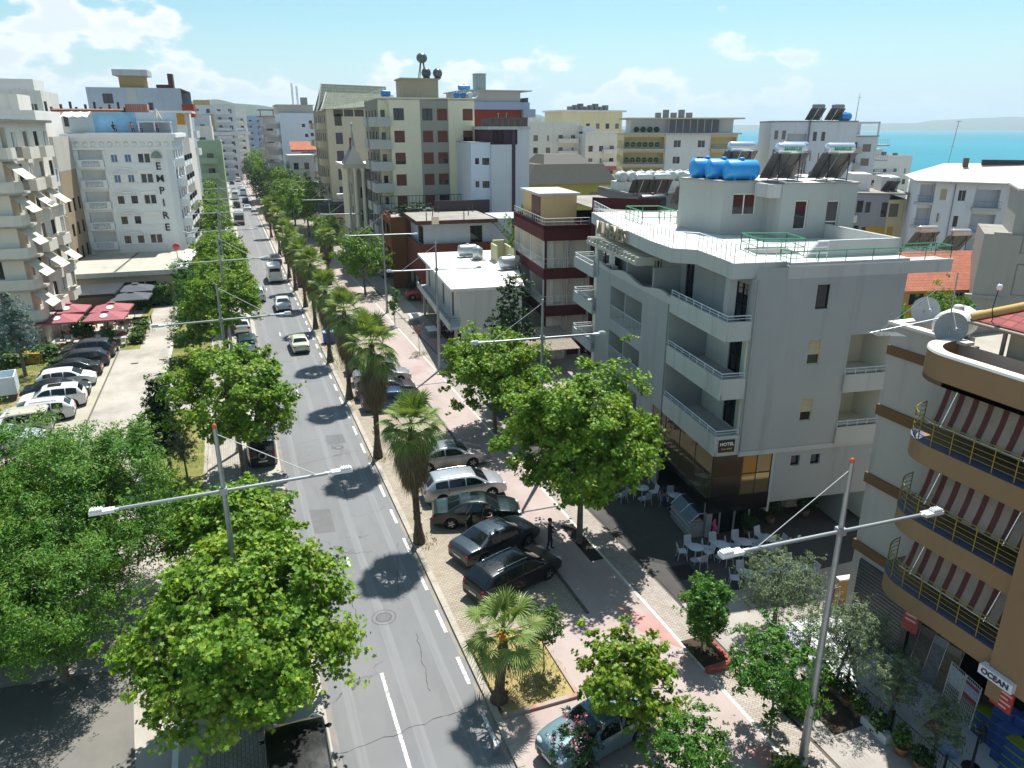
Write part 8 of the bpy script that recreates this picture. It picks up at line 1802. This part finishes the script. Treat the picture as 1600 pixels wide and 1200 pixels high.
# ice cream counter, topiary bushes, grates, pink bag
o = thing('ice_cream_counter', 'glass-topped ice cream counter at the hotel cafe', 'counter', (20.75, 28.9, .06), R_(-98)); mb = MB(); mb.box(-1.1, 1.1, -.4, .4, 0, .85); mb.box(-1.15, 1.15, -.45, -.4, .3, .36); mb.box(-1.15, 1.15, -.45, -.4, .6, .66); mb.build('cabinet', [plain('#9fa3a6', .4, .2, var=.15)], o)
mb = MB(); mb.add([(-1.1, -.4, .86), (1.1, -.4, .86), (1.1, .1, 1.3), (-1.1, .1, 1.3), (1.1, .4, 1.3), (-1.1, .4, 1.3)], [(0, 1, 2, 3), (3, 2, 4, 5)]); mb.build('glass', [GLASS2], o); mb = MB()
for x in (-1.1, 0, 1.1): mb.tube([(x, -.41, .86), (x, .1, 1.32), (x, .4, 1.32)], .022, 4)
mb.build('frame', [STEEL], o)
mb = MB()
for k in range(10): mb.box(-1. + .2 * k, -.83 + .2 * k, -.3, .3, .86, .92)
mb.build('tub', [plain('#b7a58d', .6, var=.5, scale=5)], o)
for i, (x, y, r_) in enumerate([(25.1, 27.6, .55), (27.4, 27.6, .6), (23.2, 27.0, .35)]):
    o = thing('potted_bush', ['round dark bush in a pot left of the white hotel door', 'tall dark bush right of the white hotel door', 'small bush beside the counter'][i], 'plant', (x, y, .06)); f, _ = crown_mb(80 + i, .35, .35 + r_ * 2.4, r_, 70, 18, .13, KITE, .18); f.build('foliage', [L_DARK], o); MB().lathe([(0, 0), (.2, 0), (.26, .4), (.22, .4), (0, .34)], 14).build('pot', [plain('#6b5a4c', .8)], o)
o = thing('float_toy', 'pink inflatable toy hanging by the ice cream counter', 'toy', (21.2, 27.25, .5)); MB().tube([(0, 0, 0), (.15, 0, .25), (.02, .02, .5), (.12, .02, .75)], [.06, .12, .1, .04], 8).build('float', [plain('#c8537e', .4)], o)
for i, (x, y) in enumerate([(18.2, 25.3)]):
    o = thing('floor_grate', 'dark square grate in the cafe terrace paving', 'grate', (x, y, .062), R_(-6)); mb = MB(); 
    for k in range(12): mb.box(-.6, .6, -.5 + k * .084, -.44 + k * .084, 0, .012)
    mb.box(-.64, .64, -.56, -.5, 0, .014); mb.box(-.64, .64, .51, .56, 0, .014); mb.build('bars', [DARKMETAL], o)
o = tag(MB().box(14.5, 15.2, 27.6, 31.2, .105, .112).build('tree_pit', [plain('#2b2620', .95, var=.2)]), kind='structure')
PT = MB(); PT.box(15.2, 16.5, 18.95, 19.15, .1, .34); PT.box(16.3, 16.48, 19.15, 21, .1, .3); struct('pit_kerb', PT, [plain('#96524b', .9, var=.25, scale=3)])
PT = MB(); PT.box(15.3, 16.3, 19.15, 21, .105, .115); PT.box(17.6, 19.0, 14.9, 17.5, .06, .075); struct('planting_soil', PT, [plain('#3a3024', .95, var=.3)])
# low wall and cloth at the alley
o = thing('alley_wall', 'short orange-beige wall between hotel yard and shop', 'wall', (22.9, 20.6, 0), R_(-8)); MB().box(0, 3.4, -.12, .12, 0, 1.5).build('wall', [plaster('#b08a5c', .06, .2)], o); MB().box(-.05, 3.45, -.15, .15, 1.5, 1.58).build('coping', [CAPW], o)
o = thing('hanging_cloth', 'white and red cloths on a rail at the alley by the shutter', 'cloth', (21.9, 20.0, .06)); mb = MB(); mb.tube([(-.5, 0, 0), (-.5, 0, 1.6), (.5, 0, 1.6), (.5, 0, 0)], .02, 5); mb.build('rail', [GALV], o); mb = MB()
for k in range(5): mb.add([(-.35 + .12 * k, .03 * (k % 2), 1.58), (-.23 + .12 * k, .03 * ((k + 1) % 2), 1.58), (-.2 + .12 * k, .05, .8), (-.36 + .12 * k, -.05, .85)], [(0, 1, 2, 3)], 0 if k < 3 else 1)
mb.build('cloth', [plain('#d6d6d6', .9), plain('#a02a28', .9)], o)
# ---------------------------------------------------------------- left cafe: parasols, pergola, seats
def parasol(label, x, y, col, w_=3.6, d_=3.2, rz=-4, group=None, logo=True):
    o = thing('parasol', label, 'parasol', (x, y, .01), R_(rz), group); mb = MB(); ap = (0, 0, 3.05)
    cs = [(-w_ / 2, -d_ / 2, 2.45), (w_ / 2, -d_ / 2, 2.45), (w_ / 2, d_ / 2, 2.45), (-w_ / 2, d_ / 2, 2.45)]
    for i in range(4):
        a, b = Vector(cs[i]), Vector(cs[(i + 1) % 4]); m_ = (a + b) / 2 - Vector((0, 0, .04))
        for p, q in ((a, m_), (m_, b)): mb.add([p, q, ap], [(0, 1, 2)])
        mb.add([a, b, b - Vector((0, 0, .16)), a - Vector((0, 0, .16))], [(0, 1, 2, 3)])
    mb.add([(-.35, -.3, 3.06), (.35, -.3, 3.06), (.35, .3, 3.06), (-.35, .3, 3.06), (0, 0, 3.16)], [(0, 1, 4), (1, 2, 4), (2, 3, 4), (3, 0, 4)])
    mb.build('canopy', [plain(col, .85, var=.08)], o)
    mb = MB(); mb.tube([(0, 0, 0), (0, 0, 3.0)], .035, 6); mb.box(-.35, .35, -.35, .35, 0, .08)
    for c in cs: mb.tube([(0, 0, 2.3), (c[0] * .6, c[1] * .6, 2.66)], .015, 4)
    mb.build('pole', [DARKMETAL], o)
    if logo:
        mb = MB(); q = lambda u, v: (u, -d_ / 2 + v, 2.45 + .6 * v / (d_ / 2) + .03)
        n = 16; mb.add([q(.34 * math.cos(6.283 * k / n), .75 + .34 * math.sin(6.283 * k / n)) for k in range(n)], [tuple(range(n))]); mb.build('emblem', [plain('#d8cfc8', .8)], o)
for x, y, lb in [(-16.5, 85.0, 'red square parasol, back left of the four over the cafe'), (-12.4, 84.0, 'red square parasol, back right of the four over the cafe'), (-16.6, 80.6, 'red square parasol, front left of the four over the cafe'), (-12.5, 80.2, 'red square parasol, front right of the four over the cafe')]:
    parasol(lb, x, y, '#98585e', group='red cafe parasols')
for x, y, lb in [(-11.1, 94.0, 'grey square parasol, back one by the hedge'), (-11.1, 89.2, 'grey square parasol, front one by the path')]: parasol(lb, x, y, '#4b5056', 3.8, 3.4, group='grey cafe parasols', logo=False)
o = thing('pergola', 'black framed pergola with a dark translucent roof beside the balconies', 'pergola', (-19.6, 89.5, 0), R_(-3)); mb = MB()
for x in (0, 1.7, 3.4, 5.1, 6.8): mb.box(x, x + .14, 0, 6.2, 2.75, 2.95)
for x in (0, 6.8):
    for y in (0, 6.1): mb.box(x, x + .14, y, y + .14, 0, 2.75)
mb.box(0, 6.94, -.1, .0, 2.7, 3.0); mb.box(0, 6.94, 6.2, 6.3, 2.7, 3.0); mb.build('frame', [plain('#212326', .5)], o); MB().box(.1, 6.85, .02, 6.18, 2.96, 3.0).build('roof_panel', [plain('#3a3f45', .25)], o)
random.seed(5)
seat_i = 0
TBM = MB(); TBM.box(-.55, .55, -.38, .38, .7, .74); tb_m = TBM.mesh('tabletop', [plain('#a8a59c', .6, var=.1)]); TLM = MB(); 
for sx in (-.48, .48):
    for sy in (-.32, .32): TLM.tube([(sx, sy, 0), (sx, sy, .7)], .025, 4)
tl_m = TLM.mesh('legs', [DARKMETAL])
for r_, (y, rl) in enumerate([(78.4, 'front'), (80.9, 'second'), (83.4, 'third'), (86.4, 'back')]):
    for c in range(5):
        x = -18.4 + c * 1.75 + random.uniform(-.2, .2); yy = y + random.uniform(-.25, .25)
        cl = ['leftmost', 'second from left', 'middle', 'second from right', 'rightmost'][c]
        o = thing('cafe_table', f'{cl} table of the {rl} row on the parasol terrace', 'table', (x, yy, .01), R_(random.uniform(-8, 8)), 'tables of the parasol terrace'); link('tabletop', tb_m, o); link('legs', tl_m, o)
        for k, (dx, dy, rz) in enumerate([(-.25, .75, 0), (.3, -.72, 180)]):
            chair([CHB, CHP][(c + k + r_) % 2], f'{"brown" if (c + k + r_) % 2 == 0 else "pale"} chair {"behind" if k == 0 else "in front of"} the {cl} table, {rl} row of the parasol terrace', x + dx, yy + dy, rz + random.uniform(-20, 20), 'chairs of the parasol terrace', .01, 1.1)
o = thing('bin', 'orange-yellow wooden bin between clipped bushes by the lawn', 'bin', (-18.0, 74.6, 0), R_(-8)); mb = MB(); mb.box(-.7, .7, -.5, .5, 0, .9); mb.build('box', [plain('#b08b3c', .7, var=.15)], o); MB().box(-.75, .75, -.55, .55, .9, .97).build('lid', [plain('#c09a4a', .6)], o)
o = thing('waste_bin', 'blue waste container behind the fan palm foot', 'waste bin', (7.8, 71.3, .1)); mb = MB(); mb.box(-.6, .6, -.4, .4, .12, 1.1); mb.build('body', [plain('#1d4b9c', .4)], o); mb = MB(); mb.box(-.63, .63, -.44, .44, 1.1, 1.2); mb.build('lid', [plain('#8fb0d0', .4)], o); mb = MB()
for sx in (-.5, .5): mb.lathe([(0, -.05), (.1, -.05), (.1, .05), (0, .05)], 8, (sx, -.3, .1), 0, True, 'x')
mb.build('wheel', [RUBBER], o)
o = thing('flower_bed_kerb', 'low dark stone edging in front of the cafe flower bed', 'kerb', (-14.5, 76.1, 0)); MB().box(-5.4, 3.2, -.12, .12, 0, .35).build('stone', [plain('#3f3b36', .9, var=.2)], o)
for i, (x, y) in enumerate([(-9.2, 86.2), (-9.5, 71.0), (-7.2, 71.4)]):
    o = thing('path_bollard' if i == 0 else 'drain_cover', ['thin metal post standing on the pale path', 'small dark drain cover on the left of the pale path', 'small dark drain cover on the right of the pale path'][i], 'bollard' if i == 0 else 'drain', (x, y, .01))
    (MB().lathe([(.06, 0), (.06, .9), (0, .95)], 8) if i == 0 else MB().box(-.3, .3, -.14, .14, 0, .012)).build('post' if i == 0 else 'cover', [DARKMETAL], o)
# shop front clutter at the white shop
for i in range(9):
    o = thing('goods_rack', f'cluttered rack of colourful beach goods, {ORD[i]} along the white shop front', 'rack', (19.1 + .14 * i * 0, 62.2 + i * 1.25, .06), R_(-96), 'racks of beach goods at the white shop'); mb = MB()
    for k in range(4): mb.box(-.5, .5, -.25, .25, .1 + .45 * k, .13 + .45 * k)
    mb.build('frame', [DARKMETAL], o); mb = MB()
    for k in range(14): mb.blob((random.uniform(-.45, .45), random.uniform(-.25, .2), random.uniform(.25, 1.8)), .12, .1, .15, k % 4, 6, 4)
    mb.build('goods', [plain('#a03a34', .6), plain('#3e4a6a', .6), plain('#b9b2a6', .6), plain('#2a2a2e', .6)], o)
for i, (x, y, lb) in enumerate([(17.9, 70.6, 'white counter table in front of the white shop'), (17.5, 76.5, 'white bench table at the far end of the white shop')]):
    o = thing('shop_table', lb, 'table', (x, y, .06), R_(-4)); mb = MB(); mb.box(-.5, .5, -1.0, 1.0, .7, .76); mb.build('tabletop', [WHITE], o); mb = MB()
    for sx in (-.42, .42):
        for sy in (-.9, .9): mb.tube([(sx, sy, 0), (sx, sy, .7)], .03, 4)
    mb.build('legs', [GALV], o)
# yard clutter between shop and maroon house
random.seed(14)
for i in range(16):
    c = random.choice(['#b9b4a8', '#c9b98e', '#8f9aa4', '#a8a49c', '#b0563c', '#51607a']); x, y = 27.5 + random.uniform(-1.6, 1.8), 62 + random.uniform(-3, 8)
    o = thing('cargo_bale', f'{["whitish", "tan", "grey", "pale"][i % 4]} wrapped bale in the storage yard, {ORD[i]} of the pile', 'bale', (x, y, 0), random.uniform(0, 3), 'wrapped bales in the storage yard'); mb = MB(); s_ = random.uniform(.5, .9)
    mb.box(-s_, s_, -s_ * .8, s_ * .8, 0, random.uniform(.7, 2.2)); mb.build('wrap', [plain(c, .7, var=.3, scale=3)], o)
# small red flower planter stand near the palms
o = thing('road_sign', 'small orange-red sign on a post behind the big palm', 'road sign', (12.1, 66.5, .1)); MB().tube([(0, 0, 0), (0, 0, 2.6)], .035, 6).build('post', [DARKMETAL], o); MB().box(-.3, .3, -.03, .03, 1.9, 2.6).build('plate', [plain('#c24a2a', .5)], o)
o = thing('flag_sign', 'small white and orange board on a tall thin pole on the white shop roof', 'sign', (21.0, 79.5, 6.85)); MB().tube([(0, 0, 0), (0, 0, 4)], .04, 5).build('pole', [GALV], o); MB().box(-.4, .4, -.04, .04, 3.2, 4.0).build('board', [plain('#d2b9a4', .5, var=.3, scale=6)], o)
# ---------------------------------------------------------------- people
def person(label, x, y, z, rz, pose='stand', top='#1c1e24', legs='#1a1d2a', skin='#a8755a', hair='#1c1614', bag=False, s=1.):
    J = {'pelvis': (0, 0, .95), 'chest': (0, .01, 1.32), 'neck': (0, .0, 1.48), 'head': (0, -.02, 1.56), 'crown': (0, -.01, 1.72)}
    L_ = []
    for sgn in (-1, 1):
        if pose == 'sit': L_.append([(sgn * .1, 0, .93), (sgn * .13, -.44, .9), (sgn * .13, -.47, .5), (sgn * .13, -.62, .46)])
        else: L_.append([(sgn * .09, 0, .9), (sgn * .11, -.02 - .06 * sgn, .49), (sgn * .12, .03 - .1 * sgn, .07), (sgn * .13, -.13 - .1 * sgn, .04)])
    A_ = []
    for sgn in (-1, 1):
        if pose == 'stand': A_.append([(sgn * .19, .0, 1.42), (sgn * .26, -.02, 1.16), (sgn * .12, -.26, 1.08), (sgn * .04, -.34, 1.14)])
        else: A_.append([(sgn * .19, .0, 1.42), (sgn * .25, -.08, 1.15), (sgn * .2, -.32, 1.08), (sgn * .15, -.42, 1.1)])
    vs, es, rad = [], [], []
    def add(p, r, par=None):
        vs.append(p); rad.append(r)
        if par is not None: es.append((par, len(vs) - 1))
        return len(vs) - 1
    pv = add(J['pelvis'], .135); ch = add(J['chest'], .165, pv); nk = add(J['neck'], .058, ch); hd_ = add(J['head'], .088, nk); add((0, -.03, 1.64), .1, hd_); cr = add(J['crown'], .06, len(vs) - 1)
    for l in L_:
        p = pv
        for q, r in zip(l, (.095, .065, .045, .042)): p = add(q, r, p)
    for a in A_:
        p = ch
        for q, r in zip(a, (.062, .048, .036, .034)): p = add(q, r, p)
        d = (Vector(a[3]) - Vector(a[2])).normalized(); sd_ = d.cross(Vector((0, 0, 1))).normalized()
        for k in range(4):
            f0 = Vector(a[3]) + sd_ * (.012 * (k - 1.5)); f1 = f0 + d * (.05 - .006 * abs(k - 1.3)); f2 = f1 + d * .025 - Vector((0, 0, .02))
            add(tuple(f2), .008, add(tuple(f1), .009, add(tuple(f0), .012, p)))
        th = Vector(a[3]) + sd_ * .03; add(tuple(th + d * .03), .009, add(tuple(th), .011, p))
    me = bpy.data.meshes.new('person'); me.from_pydata(vs, es, []); ob = bpy.data.objects.new('person', me); COL.objects.link(ob)
    m_ = ob.modifiers.new('skin', 'SKIN'); m_.use_smooth_shade = True
    for i, r in enumerate(rad): me.skin_vertices[0].data[i].radius = (r, r * (.72 if i == ch or i == pv else 1.))
    me.skin_vertices[0].data[0].use_root = True
    sb = ob.modifiers.new('sub', 'SUBSURF'); sb.levels = 1; sb.render_levels = 1
    dg = bpy.context.evaluated_depsgraph_get(); dg.update(); bm_ = bpy.data.meshes.new_from_object(ob.evaluated_get(dg)); bpy.data.objects.remove(ob)
    for c in (skin, top, legs, '#17171a'): bm_.materials.append(plain(c, .8, var=.1))
    for p in bm_.polygons:
        c = p.center; hand = any((Vector(a[3]) - c).length < .14 for a in A_)
        fore = any((Vector(a[2]) - c).length < .1 for a in A_)
        ft = any((Vector(l[3]) - c).length < .12 for l in L_)
        p.material_index = 0 if (c.z > 1.46 or hand or fore) else (3 if ft else (1 if c.z > .97 or (abs(c.x) > .2 and c.z > 1.0) else 2)); p.use_smooth = True
    o = thing('person', label, 'person', (x, y, z), R_(rz), None, s); link('body', bm_, o)
    hr = MB(); hr.blob((0, .015, 1.68), .105, .115, .1, 0, 12, 8); hr.v = [(a, b, max(c, 1.62 + (.05 if b < -.02 else -.03))) for a, b, c in hr.v]; hr.build('hair', [plain(hair, .9)], o)
    if bag:
        b = MB(); b.box(.1, .36, -.1, .06, .9, 1.14); b.tube([(.2, 0, 1.14), (-.12, .02, 1.45)], .015, 4); b.build('bag', [BLACK], o)
    return o
person('man in dark clothes with a shoulder bag looking at his hands on the promenade', 13.05, 29.3, .104, 60, 'stand', bag=True)
person('person in black clothes bending out beside the open doors of the green saloon', 10.65, 31.9, .1, 10, 'stand', '#15161a', '#15161a')
person('person in a blue top sitting in the shade of the hotel cafe', 20.45, 30.7, -.38, 70, 'sit', '#23305c', '#23264a')
for i, (x, y, c, rz) in enumerate([(-14.9, 82.2, '#c9cfd6', 20), (-13.2, 81.0, '#6f7a9a', 190), (-15.6, 79.4, '#d2d2d0', 100), (-12.2, 79.2, '#8f6a60', 200)]):
    person(['person in a pale shirt seated at the middle of the parasol terrace', 'person in a blue shirt seated under the front right parasol', 'person in a white top seated in the sunny front of the parasol terrace', 'person in a reddish top seated at the right of the parasol terrace'][i], x, y, -.4, rz, 'sit', c)
for i, (x, y, c) in enumerate([(-13.0, 115.3, '#2b2c34'), (-10.9, 115.6, '#a06a5a'), (-9.9, 115.4, '#5a6f9a'), (-7.9, 115.2, '#b0305a')]):
    person(['person in black at the left of the white hotel roof terrace', 'person with bare shoulders before the blue screen on the roof', 'person in blue before the blue screen on the roof', 'person in magenta on the right of the roof terrace'][i], x, y, 19.0, 160, 'sit', c)
# ---------------------------------------------------------------- air
if True:
    hz = MB(); hz.box(-5200, 15000, -500, 15000, -3, 320)
    m, n9, b9 = newmat('haze'); n9.nodes.remove(b9)
    vp = n9.nodes.new('ShaderNodeVolumePrincipled'); vp.inputs['Color'].default_value = (.72, .88, 1., 1); vp.inputs['Density'].default_value = .00014; vp.inputs['Anisotropy'].default_value = .3
    n9.links.new(vp.outputs[0], n9.nodes['Material Output'].inputs['Volume'])
    tag(hz.build('haze', [m]), kind='stuff')
